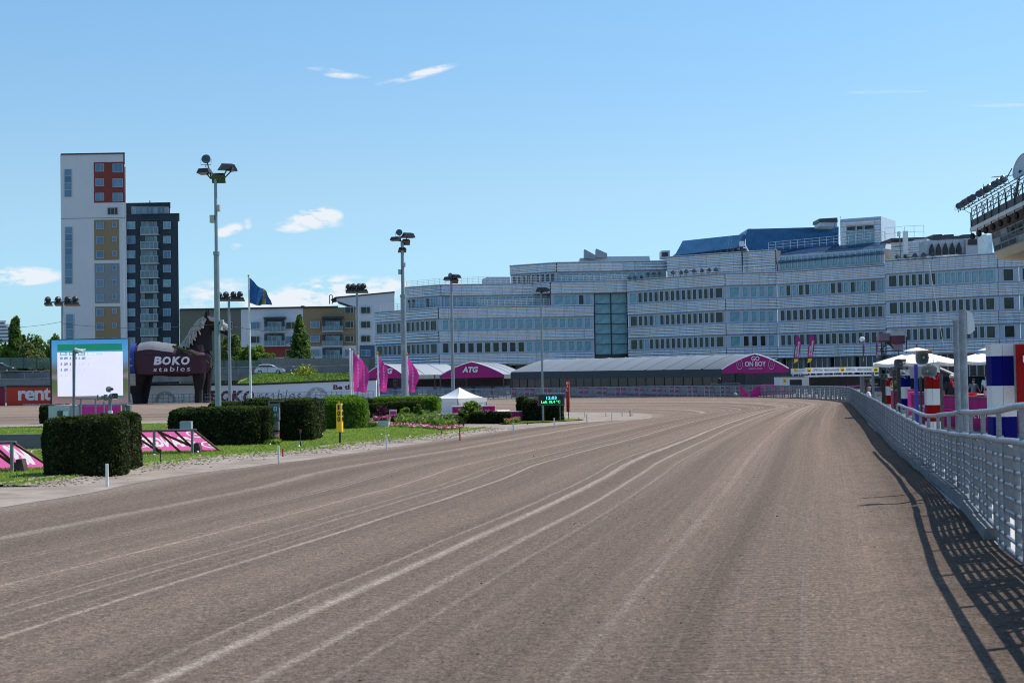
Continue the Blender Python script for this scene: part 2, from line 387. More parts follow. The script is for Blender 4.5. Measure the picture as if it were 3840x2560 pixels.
sm = mth('MULTIPLY', ramp(sp.outputs[1], [(0, (1, 1, 1)), (.04, (.8, .8, .8)), (.075, (0, 0, 0))]), .8)
base = mixc(sm, base, (.29, .24, .195))
base = mixc(1.0, base, ramp(grit, [(.32, (.22, .22, .22)), (.45, (.80, .80, .80)), (.57, (1.15, 1.15, 1.15)), (.70, (2.2, 2.2, 2.2))]), 'MULTIPLY')
base = mixc(1.0, base, ramp(grit2, [(.32, (.6, .6, .6)), (.68, (1.35, 1.35, 1.35))]), 'MULTIPLY')
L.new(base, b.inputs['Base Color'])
tyre = nd('ShaderNodeTexWave'); L.new(comb(sp.outputs[0], 0), tyre.inputs['Vector']); tyre.inputs['Scale'].default_value = 2.2; tyre.inputs['Distortion'].default_value = 9; tyre.inputs['Detail'].default_value = 3
tm = mth('MULTIPLY', mth('MULTIPLY', tyre.outputs[1], ramp(sp.outputs[1], [(.80, (0, 0, 0)), (.83, (1, 1, 1)), (.87, (1, 1, 1)), (.9, (0, 0, 0))])), .5)
hgt = mth('ADD', mth('ADD', mth('MULTIPLY', grit, 1.0), mth('MULTIPLY', n2, .8)), mth('ADD', tm, mth('MULTIPLY', grit2, 1.1)))
bp = nd('ShaderNodeBump'); bp.inputs['Strength'].default_value = .9; bp.inputs['Distance'].default_value = .045; L.new(hgt, bp.inputs['Height']); L.new(bp.outputs[0], b.inputs['Normal'])
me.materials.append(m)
# infield: gravel margin and grass sheets over the ground
near = [g2(*q) for q in [(0, 1904), (640, 1789), (1300, 1703), (1900, 1614), (2200, 1584), (2400, 1572), (2445, 1564)]]
far = [g2(*q) for q in [(2420, 1552), (2260, 1547), (1900, 1546), (1300, 1559), (600, 1579), (0, 1594)]]
def sheet(name, poly, z, mt, jit=0.0, kind='structure', n=10):
    pts = cr(poly+[poly[0]], n)[:-1]; mb = MB()
    v = []
    for k, p in enumerate(pts): v.append((p[0]+jit*mnoise.noise(V((k*.37, 1, 0))), p[1]+jit*2*mnoise.noise(V((k*.41, 7, 0))), z))
    from mathutils.geometry import tessellate_polygon
    mb.v = v; mb.f = [tuple(t_) if (V(v[t_[1]])-V(v[t_[0]])).cross(V(v[t_[2]])-V(v[t_[0]])).z > 0 else tuple(t_[::-1]) for t_ in tessellate_polygon([[V(p_) for p_ in v]])]; mb.m = [0]*len(mb.f)
    return tag(mb.out(name, mt, at=(0, 0, 0)), kind=kind)
mgrav = mat('infield gravel', (.22, .172, .132), .95, 0, .12, .9, 1.0, 25, col2=(.34, .285, .235))
sheet('gravel_shoulder', [(-60, -20), (-15.6, 4)]+near+far+[(-60, 83), (-120, 84), (-160, 40)], .005, mgrav, .12)
# grass
mg = bpy.data.materials.new('lawn'); mg.use_nodes = True; nt = mg.node_tree; N = nt.nodes; L = nt.links; b = N['Principled BSDF']; b.inputs['Roughness'].default_value = .9; b.inputs['Specular IOR Level'].default_value = .2
tc = nd('ShaderNodeTexCoord'); a1 = noise_n(tc.outputs['Object'], .8, 5, .7); a2 = noise_n(tc.outputs['Object'], 18, 5, .8)
c1 = ramp(a1, [(.3, (.11, .17, .022)), (.5, (.15, .23, .032)), (.72, (.22, .29, .055))]); c1 = mixc(1.0, c1, ramp(a2, [(.3, (.55, .6, .5)), (.55, (1, 1, 1)), (.75, (1.45, 1.4, 1.3))]), 'MULTIPLY')
L.new(c1, b.inputs['Base Color']); bp = nd('ShaderNodeBump'); bp.inputs['Strength'].default_value = 1; bp.inputs['Distance'].default_value = .06; L.new(a2, bp.inputs['Height']); L.new(bp.outputs[0], b.inputs['Normal'])
gl = [g2(*q) for q in [(0, 1826), (180, 1800), (480, 1757), (800, 1718), (1150, 1690), (1330, 1664), (1560, 1644), (1740, 1617), (1800, 1608)]]
gl2 = [g2(*q) for q in [(1740, 1606), (1700, 1585), (1640, 1560), (1300, 1572), (600, 1590), (0, 1605)]]
sheet('lawn', [(-60, -25), (-24, 2)]+gl+gl2+[(-60, 80), (-120, 80), (-160, 40)], .05, mg, .25, n=14)
gl3 = [g2(*q) for q in [(1880, 1592), (2000, 1587), (2130, 1579), (2190, 1575), (2150, 1572), (2060, 1570), (1960, 1577), (1880, 1584)]]
sheet('grass_verge', gl3, .045, mg, .1)
gb = MB()    # rough sandy lip along the lawn edge
bl = cr(gl, 16)
for side in (0,):
    rings = []
    for k, p in enumerate(bl):
        q = V((p[0], p[1], 0)); d = V((bl[min(k+1, len(bl)-1)]-bl[max(k-1, 0)]).tolist()+[0]).normalized(); n_ = V((d.y, -d.x, 0)); h = .05+.06*mnoise.noise(V((k*.9, 0, 0)))
        wob = .15*mnoise.noise(V((k*.5, 4, 0)))
        rings.append([q-n_*(.45)+V((0, 0, .047)), q-n_*(.1-wob)+V((0, 0, .045+h*.6)), q+n_*(.3+wob)+V((0, 0, .03+h*.45)), q+n_*(1.0+wob)+V((0, 0, .006))])
    gb.loft(rings, caps=False, closed=False)
tag(gb.out('gravel_bank', mgrav, at=(0, 0, 0)), kind='structure')
# grass blades on the nearer lawn
from mathutils.geometry import intersect_point_tri_2d
gx = []; pl = [V(q) for q in [(-24, 2)]+gl+gl2+[(-60, 80), (-60, 30)]]
P2 = np.array([(q[0], q[1]) for q in pl])
def inside(x, y):
    c = np.zeros(len(x), bool); n = len(P2); j = n-1
    for i in range(n):
        xi, yi = P2[i]; xj, yj = P2[j]
        with np.errstate(divide='ignore', invalid='ignore'):
            t = ((yi > y) != (yj > y)) & (x < (xj-xi)*(y-yi)/(yj-yi+1e-12)+xi)
        c ^= t; j = i
    return c
n = 150000; Y = rng.uniform(24, 78, n); X = -Y*.36*rng.uniform(-.2, 1.05, n)
k = inside(X, Y); X = X[k]; Y = Y[k]; n = len(X); hh = rng.uniform(.02, .055, n)*(1+.8*(rng.random(n) < .05)); a = rng.uniform(0, pi, n); wd = .012+Y*.0002
v = np.stack([np.stack([X-np.cos(a)*wd, Y-np.sin(a)*wd, np.full(n, .045)], 1), np.stack([X+np.cos(a)*wd, Y+np.sin(a)*wd, np.full(n, .045)], 1), np.stack([X+rng.normal(0, .02, n), Y+rng.normal(0, .02, n), .05+hh], 1)], 1).reshape(-1, 3)
me = bpy.data.meshes.new('grass_blades'); me.vertices.add(3*n); me.loops.add(3*n); me.polygons.add(n); me.vertices.foreach_set('co', v.ravel().astype(np.float32)); me.loops.foreach_set('vertex_index', np.arange(3*n, dtype=np.int32))
me.polygons.foreach_set('loop_start', np.arange(0, 3*n, 3, dtype=np.int32)); me.polygons.foreach_set('loop_total', np.full(n, 3, np.int32)); me.polygons.foreach_set('material_index', rng.integers(0, 2, n).astype(np.int32))
me.materials.append(mat('grass blade', (.15, .25, .03), .7, 0, .3, .7)); me.materials.append(mat('dry grass blade', (.24, .30, .07), .7, 0, .3, .7)); me.update(calc_edges=True)
o = bpy.data.objects.new('grass', me); C.objects.link(o); tag(o, 'short mown green grass on the infield beside the track', 'grass', kind='stuff')
# stones and stray tufts where the lawn meets the sand
stn = MB(); tuf = []
for _ in range(2600):
    k = random.randrange(len(bl)-1); p = bl[k]+(bl[k+1]-bl[k])*random.random(); d = bl[k+1]-bl[k]; n_ = np.array([d[1], -d[0]])/np.linalg.norm(d); o_ = abs(random.gauss(0, .55))+.1; q = p+n_*o_; s_ = random.uniform(.012, .04)*(1.3 if o_ < .5 else .8); stn.ell((q[0], q[1], .035 if o_ < .9 else .018), (s_*1.3, s_, s_*.6), 5, 3)
    if random.random() < .8: q = p+n_*abs(random.gauss(0, .28)); tuf.append((q[0], q[1], .05+random.uniform(0, .03)))
tag(stn.out('stones', mat('sandy stones', (.33, .28, .23), .95, 0, .35, 5), at=(0, 0, 0)), 'small sandy stones and crumbs along the lawn edge', 'stones', kind='stuff')
tuf = np.array(tuf); tag(leaves('grass_tuft', tuf, np.tile([0, -1, .3], (len(tuf), 1)), .09, [MATS['grass blade'], MATS['dry grass blade']], at=(0, 0, 0), aspect=.5), 'stray grass tufts growing over the sandy lawn edge', 'grass', kind='stuff')
# scattered daisies and stones
pp = []; 
for _ in range(70):
    y = random.uniform(29, 60); x = -y*random.uniform(.05, .36); pp.append((x, y, .1))
pp = np.array(pp); kk = inside(pp[:, 0], pp[:, 1]); pp = pp[kk]; nn = np.tile([0, -.6, 1.], (len(pp), 1))
tag(leaves('daisy', pp, nn, .045, white_pl, jitter=.3, at=(0, 0, 0)), 'scattered white daisies in the infield lawn', 'daisies', kind='stuff')
cl = MB()
for _ in range(70):
    D = random.choice([random.uniform(9, 20), random.uniform(12, 50)]); px = random.uniform(1200, 3500); q = V(((px-1920)/FPX*D, D, .0))
    if q.x > 2.3+.21*D-1.0: continue
    s = random.uniform(.005, .014)*(1 if D < 20 else 1.5); cl.ell(q+V((0, 0, s*.3)), (s, s*.8, s*.6), 5, 3)
tag(cl.out('dirt_clods', mat('dark clod', (.07, .055, .045), .95, 0, .4, 20), at=(0, 0, 0)), 'small dark clods scattered on the track surface', 'dirt', kind='stuff')
# paved apron behind the outer fence
mp = mat('pale paving', (.50, .48, .45), .9, 0, .12, .5, .2, 15)
ap = MB(); pts = [(r[2], r[3]) for r in st if r[1] > -30]
ap.quad(*[(x+.0, y, .02) for x, y in pts[:14*9]], (60, 120, .02), (60, -30, .02)); tag(ap.out('paved_apron', mp, at=(0, 0, 0)), kind='structure')
# ================= OUTER TRACK FENCE
fl = [(-.22-.0, -6), (2.3, 4), (3.4, 5.2), (5.61, 15.7), (6.04, 17.72), (6.50, 19.7), (7.02, 21.9), (7.56, 24.2), (10.7, 39.6), (14.3, 56), (17.3, 70), (21.4, 89), (24.3, 103), (25.2, 113), (25.0, 121), (23.3, 131), (20, 137.5), (14, 143), (8, 146.5), (2, 149.5), (-5, 152.5), (-13, 155.5), (-14.5, 156)]
fl[0] = (.0, -9)
fp = cr(fl, 30); sacc = [0.0]
for a, b_ in zip(fp, fp[1:]): sacc.append(sacc[-1]+float(np.linalg.norm(b_-a)))
def fat(s):
    k = int(np.searchsorted(sacc, s)); k = min(max(k, 1), len(fp)-1); t = (s-sacc[k-1])/(sacc[k]-sacc[k-1]+1e-9); p = fp[k-1]*(1-t)+fp[k]*t; return V((p[0], p[1], 0))
def s_at_y(y): return float(np.interp(y, [p[1] for p in fp[:30*12]], sacc[:30*12]))
ZT = [(-10, 1.62), (0, 1.55), (10, 1.46), (15.7, 1.38), (19.7, 1.27), (24.2, 1.10), (30.6, .95), (39.6, 1.03), (60, 1.05), (104, 1.07), (170, 1.07)]
ZR = [(-10, 2.15), (0, 2.08), (10, 1.92), (15.7, 1.79), (19.7, 1.61), (24.2, 1.47), (30.6, 1.23), (39.6, 1.29)]
def zt(y): return float(np.interp(y, *zip(*ZT)))
def zr(y): return float(np.interp(y, *zip(*ZR)))
s0 = s_at_y(15.7); step = 2.07; stot = sacc[-1]
k0 = int(s0//step); smp = [s0+(k-k0)*step for k in range(0, int((stot-s0)/step)+k0)]; smp = [s for s in smp if s > 0]
FR = [.857, .74, .62, .50, .38, .264, .143, .035]
fence = thing('track_fence', 'long galvanised tube fence curving along the outer edge of the racetrack', 'fence', fat(s0))
pm_, plm = None, None
post = MB(); post.box(-.045, .045, -.05, .03, 0, 1.0)
postm = post.mesh('post', galv)
fpost2 = MB(); fpost2.box(-.03, .03, -.03, .03, 0, 1.0); post2m = fpost2.mesh('upper_post', galv)
plate = MB()   # perforated infill plate with a long slot
plate.box(-.38, -.05, -.012, .012, .34, .95); plate.box(.05, .38, -.012, .012, .34, .95); plate.box(-.05, .05, -.012, .012, .34, .45); plate.box(-.05, .05, -.012, .012, .80, .95)
platem = plate.mesh('infill_plate', galv)
pick = MB(); pick.box(-.02, .02, -.035, .035, .02, 1.0); pickm = pick.mesh('picket', galv)
for i, s in enumerate(smp):
    p = fat(s); q = fat(min(s+.3, stot)); dd = (q-p).normalized(); H = zt(p.y) if s < s_at_y(103) else 1.07
    z0 = .16 if p.y > 19 and s < s_at_y(108) else .02
    X = V((-dd.x, -dd.y, 0)); Mx = Matrix(((dd.x, -dd.y, 0, p.x), (dd.y, dd.x, 0, p.y), (0, 0, 1, z0), (0, 0, 0, 1))) @ Matrix.Diagonal((1, 1, H-z0+.05, 1))
    inst('post', postm, fence, Mx)
    if s < s_at_y(40) and s+0 > 0:
        Mr = Matrix(((dd.x, -dd.y, 0, p.x), (dd.y, dd.x, 0, p.y), (0, 0, 1, H+.05), (0, 0, 0, 1))) @ Matrix.Diagonal((1, 1, zr(p.y)-H-.08, 1)); inst('upper_post', post2m, fence, Mr)
    if i+1 < len(smp):
        c = fat(s+step*.5); Hc = zt(c.y) if s < s_at_y(103) else 1.07
        Mx = Matrix(((dd.x, -dd.y, 0, c.x), (dd.y, dd.x, 0, c.y), (0, 0, 1, 0), (0, 0, 0, 1))) @ Matrix.Diagonal((1.25 if s > s_at_y(103) else 1.0, 1, Hc, 1)); inst('infill_plate', platem, fence, Mx)
        for fq in (.27, .73): c2 = fat(s+step*fq); inst('picket', pickm, fence, Matrix(((dd.x, -dd.y, 0, c2.x), (dd.y, dd.x, 0, c2.y), (0, 0, 1, 0), (0, 0, 0, 1))) @ Matrix.Diagonal((1, 1, Hc, 1)))
def railpath(fr, lo=0, hi=None, off=0.0, raised=False, ds=.7):
    o = []; s = lo; hi = stot if hi is None else hi
    while s < hi:
        p = fat(s); z = (zr(p.y) if raised else (zt(p.y) if s < s_at_y(103) else 1.07))*fr; q = fat(min(s+.2, stot)); d = (q-p).normalized()
        sag = .006*sin(s*1.7)+(.01*sin(s*.6) if raised else 0)
        o.append((p.x+d.y*off, p.y-d.x*off, z+sag)); s += ds if s < 130 else 1.6
    return o
MB().tube(railpath(1.0, off=0), .042, 10).out('top_rail', galv_rail, fence, smooth=True)
for fr in FR: MB().tube(railpath(fr, off=.0), .025, 8).out('lower_rail', galv_rail, fence, smooth=True)
MB().tube(railpath(1.0, hi=s_at_y(24), raised=True)+[], .045, 10).out('upper_rail', galv_rail, fence, smooth=True)
MB().tube(railpath(1.0, lo=s_at_y(23.6), hi=s_at_y(39.6), raised=True), .04, 10).out('upper_rail', galv_rail, fence, smooth=True)
# concrete kerb blocks under the fence
kb = MB(); kb.box(-.98, .98, -.14, .14, 0, .16); kbm = None
kerb = thing('fence_kerb', 'row of low concrete kerb blocks under the outer track fence', 'kerb', fat(s_at_y(20)))
kmesh = []
for v_ in range(4):
    random.seed(v_+3); q = MB(); h = .17+.01*v_; q.loft([[V((x, -.16+random.uniform(-.01, .01), 0)), V((x, .14, 0)), V((x, .12, h)), V((x, -.09, h)), V((x, -.14, h-.06))] for x in (-1.02, -.6, 0, .6, 1.02)]); kmesh.append(q.mesh('kerb_block', concrete_d))
s = s_at_y(19.2); i = 0
while s < s_at_y(110):
    p = fat(s); q = fat(s+.3); dd = (q-p).normalized(); inst('kerb_block', kmesh[i % 4], kerb, Matrix(((dd.x, -dd.y, 0, p.x-.03), (dd.y, dd.x, 0, p.y), (0, 0, 1, 0), (0, 0, 0, 1)))); s += 2.09; i += 1
# ================= SILVER OFFICE BUILDING
m_silver = bpy.data.materials.new('corrugated aluminium'); m_silver.use_nodes = True; nt = m_silver.node_tree; N = nt.nodes; L = nt.links; b = N['Principled BSDF']
b.inputs['Metallic'].default_value = .8; b.inputs['Roughness'].default_value = .34
tc = nd('ShaderNodeTexCoord'); oi = nd('ShaderNodeObjectInfo'); mp_ = nd('ShaderNodeMapping'); L.new(tc.outputs['Object'], mp_.inputs[0]); L.new(mth('MULTIPLY', oi.outputs['Random'], 40), mp_.inputs['Location'])
mp_.inputs['Scale'].default_value = (1, 1, .35)
s1 = noise_n(mp_.outputs[0], .8, 5, .65); s2 = noise_n(mp_.outputs[0], 5, 4, .7)
cc = ramp(s1, [(.3, (.52, .60, .67)), (.5, (.72, .77, .81)), (.75, (.65, .63, .60))]); cc = mixc(1.0, cc, ramp(s2, [(.3, (.78, .78, .78)), (.6, (1, 1, 1))]), 'MULTIPLY')
cc = mixc(1.0, cc, ramp(oi.outputs['Random'], [(0, (.92, .93, .94)), (1, (1.0, 1.0, 1.0))]), 'MULTIPLY')
L.new(cc, b.inputs['Base Color']); L.new(mth('ADD', .26, mth('MULTIPLY', s2, .2)), b.inputs['Roughness'])
frame_w = mat('white window frame', (.50, .58, .67), .45, .1, .05, 2)
band_w = mat('pale window band', (.40, .47, .56), .5, .1, .08, 1)
blue_roof = mat('blue metal roofing', (.035, .14, .27), .4, .35, .2, .7)
office = thing('office_building', 'long silver corrugated metal office building with rows of narrow windows behind the bend', 'building', (30, 210, 0))
def bands(Fr, w, z0, z1, nb, n, parent=office, name='facade_panel', bulge=.16):
    """n corrugated metal panels side by side, nb bulges high"""
    pw = w/n; q = MB(); H = z1-z0; prof = []; k = 5
    for i in range(nb):
        for j in range(k): t = j/k; prof.append((-bulge*sin(pi*t)-.02, (i+t)/nb*H))
    prof.append((-.02, H))
    rings = [[V((x, y, z)) for y, z in prof] for x in (.012, pw-.012)]
    q.loft(rings, caps=False, closed=False)
    me = q.mesh(name, m_silver, smooth=True)
    for f in me.polygons: f.use_smooth = True
    for i in range(n): inst(name, me, parent, Fr @ Matrix.Translation((i*pw, 0, z0)))
WM = {}
def winmesh(w, h, gi, mid=0, key=None):
    k = (round(w, 2), round(h, 2), gi, mid)
    if k in WM: return WM[k]
    t = .065; q = MB()
    q.box(0, w, -.06, .06, 0, t).box(0, w, -.06, .06, h-t, h).box(0, t, -.06, .06, t, h-t).box(w-t, w, -.06, .06, t, h-t)
    if mid: q.box(w*mid-.04, w*mid+.04, -.05, .05, t, h-t)
    fm = q.mesh('window', frame_w)
    g_ = MB(); g_.quad((t, .04, t), (w-t, .04, t), (w-t, .04, h-t), (t, .04, h-t)); gm = g_.mesh('pane', (glass_d, glass_g, glass_p)[gi])
    WM[k] = (fm, gm); return WM[k]
def addwin(Fr, x, z, w, h, gi, parent, mid=0, wm=None):
    fm, gm = winmesh(w, h, gi, mid); o = inst('window', fm, parent, Fr @ Matrix.Translation((x, 0, z))); instr('pane', gm, o); return o
def winrow(Fr, w, z0, z1, n, parent=office, wide=(0,), gfun=None, gap=.30, pal=(0, 1)):
    """pale band with n windows; those listed in wide are 1.6 times wider"""
    q = MB(); q.box(0, w, .07, .25, z0, z1)
    me = q.mesh('window_band', band_w); inst('window_band', me, parent, Fr)
    wd = [1.55 if i in wide or i-n in wide else 1.0 for i in range(n)]; mg_ = .35; tot = sum(wd); unit = (w-2*mg_)/tot; x = mg_
    h = (z1-z0)-.26
    for i in range(n):
        ww = unit*wd[i]-unit*gap; gi = gfun(i/n) if gfun else random.choice(pal)
        addwin(Fr, x+unit*gap/2, z0+.13, ww, h, gi, parent); x += unit*wd[i]
def facet(pa, Da, pb, Db, yref=1200): return P(pa, yref, Da), P(pb, yref, Db)
ROW = [(6.05, 7.9), (9.65, 11.5), (13.25, 15.1)]; ROW4 = (16.85, 18.7)
def full(pa, Da, pb, Db, n, wide, npan, top=16.95, lo=4.3, rows=3, gf=None, back=3, gap=.24):
    A, B = facet(pa, Da, pb, Db); Fr = frame(A, B); w = (B.xy-A.xy).length
    zs = [lo]
    for r in range(rows): zs += [ROW[r][0], ROW[r][1]]
    zs.append(top)
    for i in range(0, len(zs)-1, 2):
        if zs[i+1]-zs[i] > .3: bands(Fr, w, zs[i], zs[i+1], 4 if zs[i+1]-zs[i] < 2.4 else 4, npan)
    for r in range(rows): winrow(Fr, w, ROW[r][0], ROW[r][1], n, wide=wide, gfun=(gf[r] if gf else None), gap=gap)
    q = MB(); q.box(0, w, .26, back, lo, top-.05); me = q.mesh('wall', concrete_d); inst('wall', me, office, Fr)
    q = MB(); q.box(-.05, w+.05, -.22, .4, top, top+.12); inst('roof_edge', q.mesh('roof_edge', frame_w), office, Fr)
    return Fr, w
ch = lambda a, b=1, p=.5: (lambda u: a if random.random() < p else b)
pale = lambda u: 2; mix1 = lambda u: 2 if u > .5 else random.choice((0, 1)); dk = ch(0, 1, .6)
lastpale = lambda u: 2 if random.random() < .12 else random.choice((0, 1, 1))
F1 = full(1406, 233, 1646, 221, 12, (0, -1), 10, 13.25, rows=2, gf=[dk, dk])
F2 = full(1646, 221, 2227, 221.6, 18, (), 16, 13.25, rows=2, gf=[mix1, pale])
F4 = full(2355, 220, 2723, 209, 16, (0, -1), 13, gf=[lastpale]*3)
F5 = full(2723, 208.7, 2916, 208.2, 5, (0,), 6, gf=[ch(2, 0, .4), pale, pale], gap=.3)
F6 = full(2916, 208, 3324, 198, 16, (), 14, gf=[dk, dk, ch(1, 2, .7)])
F7 = full(3324, 190, 3746, 181, 15, (0, -1), 14, gf=[dk, dk, lambda u: 2 if u > .4 else 1])
F8 = full(3746, 181.2, 3825, 180.5, 1, (), 3, gap=.3, gf=[lambda u: 0]*3)
F9 = full(3825, 180.4, 4300, 168, 16, (0,), 14, gf=[dk]*3)
# glass stair tower between the two halves
A, B = facet(2229, 222.2, 2353, 222.2); Fr = frame(A, B); wS = (B.xy-A.xy).length
z0S, z1S = 4.0, P(2290, 1100, 222).z
q = MB(); q.box(0, wS, .5, 10, z0S, z1S); inst('stair_core', q.mesh('stair_core', mat('stair interior', (.10, .14, .15), .6)), office, Fr)
nb = 7; hs = (z1S-z0S)/nb; gm = MB(); gm.quad((0, 0, 0), (wS/2-.1, 0, 0), (wS/2-.1, 0, hs-.1), (0, 0, hs-.1)); gms = [gm.mesh('glass_pane', x) for x in (glass_d, glass_p, glass_d)]
for i in range(nb):
    for j in range(2): inst('glass_pane', gms[0 if i < 1 else 1], office, Fr @ Matrix.Translation((j*wS/2+.05, .0, z0S+i*hs+.05)))
q = MB()
for x in (0, wS/2, wS): q.box(x-.09, x+.09, -.15, .1, z0S, z1S)
for i in range(nb+1): q.box(0, wS, -.10, .08, z0S+i*hs-.05, z0S+i*hs+.05)
inst('stair_frame', q.mesh('stair_frame', black_m), office, Fr)
# upper storeys of the left half: terrace level windows, parapet above them, top floor
def strip(pa, Da, pb, Db, z0, z1, kind, n, wide=(), pal=None, back=12, nb=4, cap=True):
    A, B = facet(pa, Da, pb, Db, 1120); Fr = frame(A, B); w = (B.xy-A.xy).length
    if kind == 'c': bands(Fr, w, z0, z1, nb, n)
    else: winrow(Fr, w, z0, z1, n, wide=wide, gfun=pal or pale, gap=.22)
    q = MB(); q.box(0, w, .26, back, z0, z1-.03); inst('wall', q.mesh('wall', concrete_d), office, Fr)
    if cap and kind == 'c': q = MB(); q.box(-.05, w+.05, -.22, .4, z1, z1+.1); inst('roof_edge', q.mesh('roof_edge', frame_w), office, Fr)
    return Fr, w
tz = P(1520, 1140, 229)
def zat(px, py, D): return P(px, py, D).z
T1 = strip(1520, 229, 1655, 224, 13.4, 15.2, 'w', 7, pal=ch(0, 2, .5)); strip(1520, 229, 1655, 224, 15.2, 17.0, 'c', 4)
T2 = strip(1655, 224.2, 2062, 224.8, 13.4, 15.2, 'w', 15, pal=pale); strip(1655, 224.0, 1998, 224.8, 15.2, 17.0, 'c', 9)
strip(1998, 224.8, 2066, 221.5, 15.2, 17.0, 'c', 2)
T3 = strip(2066, 221.4, 2227, 221.6, 13.25, 15.1, 'w', 5, (0,), pal=ch(2, 0, .75)); strip(2066, 221.2, 2227, 221.4, 15.1, 17.0, 'c', 4)
strip(2227, 221.4, 2355, 221.2, 15.1, 17.0, 'c', 3)
T4 = strip(1915, 229, 2090, 224, 16.95, 18.7, 'w', 9, pal=ch(1, 0, .5)); strip(1915, 229, 2090, 224, 18.7, 20.2, 'c', 5, nb=3)
T5 = strip(2090, 224.2, 2500, 224.5, 16.95, 18.7, 'w', 15, pal=pale); strip(2090, 224.0, 2505, 224.5, 18.7, 20.2, 'c', 10, nb=3)
# right half upper storey
T6 = strip(2505, 222, 2912, 212, 17.1, 20.6, 'c', 8, nb=7)
T7 = strip(2918, 211.5, 3318, 201, 17.4, 19.6, 'w', 17, pal=pale)
def pprism(name, pts, D, th, m_, parent=office):
    q = MB(); q.prism([P(x, y, D) for x, y in pts][::-1], (0, th, 0)); return q.out(name, m_, parent)
def slope_panels(name, x0, x1, yb0, yb1, yt0, yt1, xt0, xt1, D0, D1, dt, n, m_, gap=.12):
    """sloping roof sheets between a lower and an upper edge given in pixels"""
    me_l = []
    for i in range(n):
        a, b_ = i/n, (i+1-gap*.15)/n; q = MB(); L1 = lambda u, v0, v1: v0+(v1-v0)*u
        p = [P(L1(a, x0, x1), L1(a, yb0, yb1), L1(a, D0, D1)), P(L1(b_, x0, x1), L1(b_, yb0, yb1), L1(b_, D0, D1)), P(L1(b_, xt0, xt1), L1(b_, yt0, yt1), L1(b_, D0, D1)+dt), P(L1(a, xt0, xt1), L1(a, yt0, yt1), L1(a, D0, D1)+dt)]
        q.prism(p, (0, .15, -.12)); o = q.out(name, m_, office)
# sloped glazing over the right top floor
slope_panels('roof_glazing', 2918, 3318, 985, 948, 958, 918, 2925, 3322, 211, 200.5, 1.5, 17, mat('skylight glass', (.10, .17, .24), .12, .2, .3, 1))
slope_panels('roof_sheet', 2925, 3322, 957, 917, 940, 905, 2935, 3330, 213, 202, 1.6, 22, mat('dark blue roof sheet', (.05, .10, .20), .35, .5, .25, 1))
# big blue mansard penthouse
slope_panels('roof_sheet', 2530, 2795, 958, 925, 903, 878, 2560, 2795, 226, 218, 2.5, 24, blue_roof)
slope_panels('roof_sheet', 2797, 3145, 948, 918, 876, 872, 2797, 3145, 217, 210, .8, 22, blue_roof)
pprism('penthouse_attic', [(2797, 880), (2805, 858), (2835, 858), (3145, 850), (3145, 874)], 219, 8, blue_roof)
pprism('penthouse_wall', [(2520, 970), (2535, 950), (2795, 930), (3148, 915), (3148, 1030), (2520, 1030)], 229, 6, concrete_d)
slope_panels('roof_window', 2528, 2795, 972, 945, 958, 928, 2535, 2795, 225, 217, .5, 12, glass_d, gap=2.5)
# square white rooftop cabin with glazed front
q = MB(); A = P(3152, 900, 208); B = P(3305, 900, 205); Fr = frame(A, B); w = (B.xy-A.xy).length; z1 = zat(3230, 815, 206); z0 = zat(3230, 920, 206)
q.box(0, w, .1, 8, z0-1, z1); inst('cabin_wall', q.mesh('cabin_wall', frame_w), office, Fr)
bands(Fr, w*.155, z0, z1-.25, 5, 1); bands(Fr @ Matrix.Translation((w*.845, 0, 0)), w*.155, z0, z1-.25, 5, 1); bands(Fr @ Matrix.Translation((w*.155, 0, 0)), w*.69, z1-1.1, z1-.25, 1, 1)
for i, (a, b_) in enumerate(((.16, .38), (.40, .57), (.59, .84))):
    addwin(Fr @ Matrix.Translation((0, -.05, 0)), w*a, z0, w*(b_-a), (z1-z0)*.52, 2, office); addwin(Fr @ Matrix.Translation((0, -.05, 0)), w*a, z0+(z1-z0)*.55, w*(b_-a), (z1-z0)*.17, 0, office)
# vents and small roof blocks
pprism('roof_vent', [(3075, 848), (3075, 832), (3140, 832), (3140, 848)], 214, 4, frame_w); pprism('vent_hood', [(3072, 832), (3072, 820), (3140, 816), (3142, 832)], 213.7, 4.6, dark_m)
pprism('roof_block', [(2175, 985), (2175, 968), (2250, 962), (2435, 960), (2440, 985)], 236, 6, frame_w)
pprism('roof_block', [(2192, 968), (2192, 934), (2234, 957), (2234, 972)], 235, 3, mat('grey sheet', (.35, .38, .42), .6, .3)); pprism('roof_block', [(2236, 966), (2236, 932), (2277, 950), (2277, 964)], 235, 3, MATS['grey sheet'])
pprism('roof_block', [(1807, 1066), (1807, 1048), (1826, 1039), (1912, 1039), (1914, 1066)], 238, 6, frame_w)
pprism('roof_block', [(2480, 968), (2480, 940), (2512, 938), (2512, 970)], 228, 3, frame_w); pprism('vent_grille', [(2482, 962), (2482, 946), (2505, 945), (2505, 962)], 227.9, .1, dark_m)
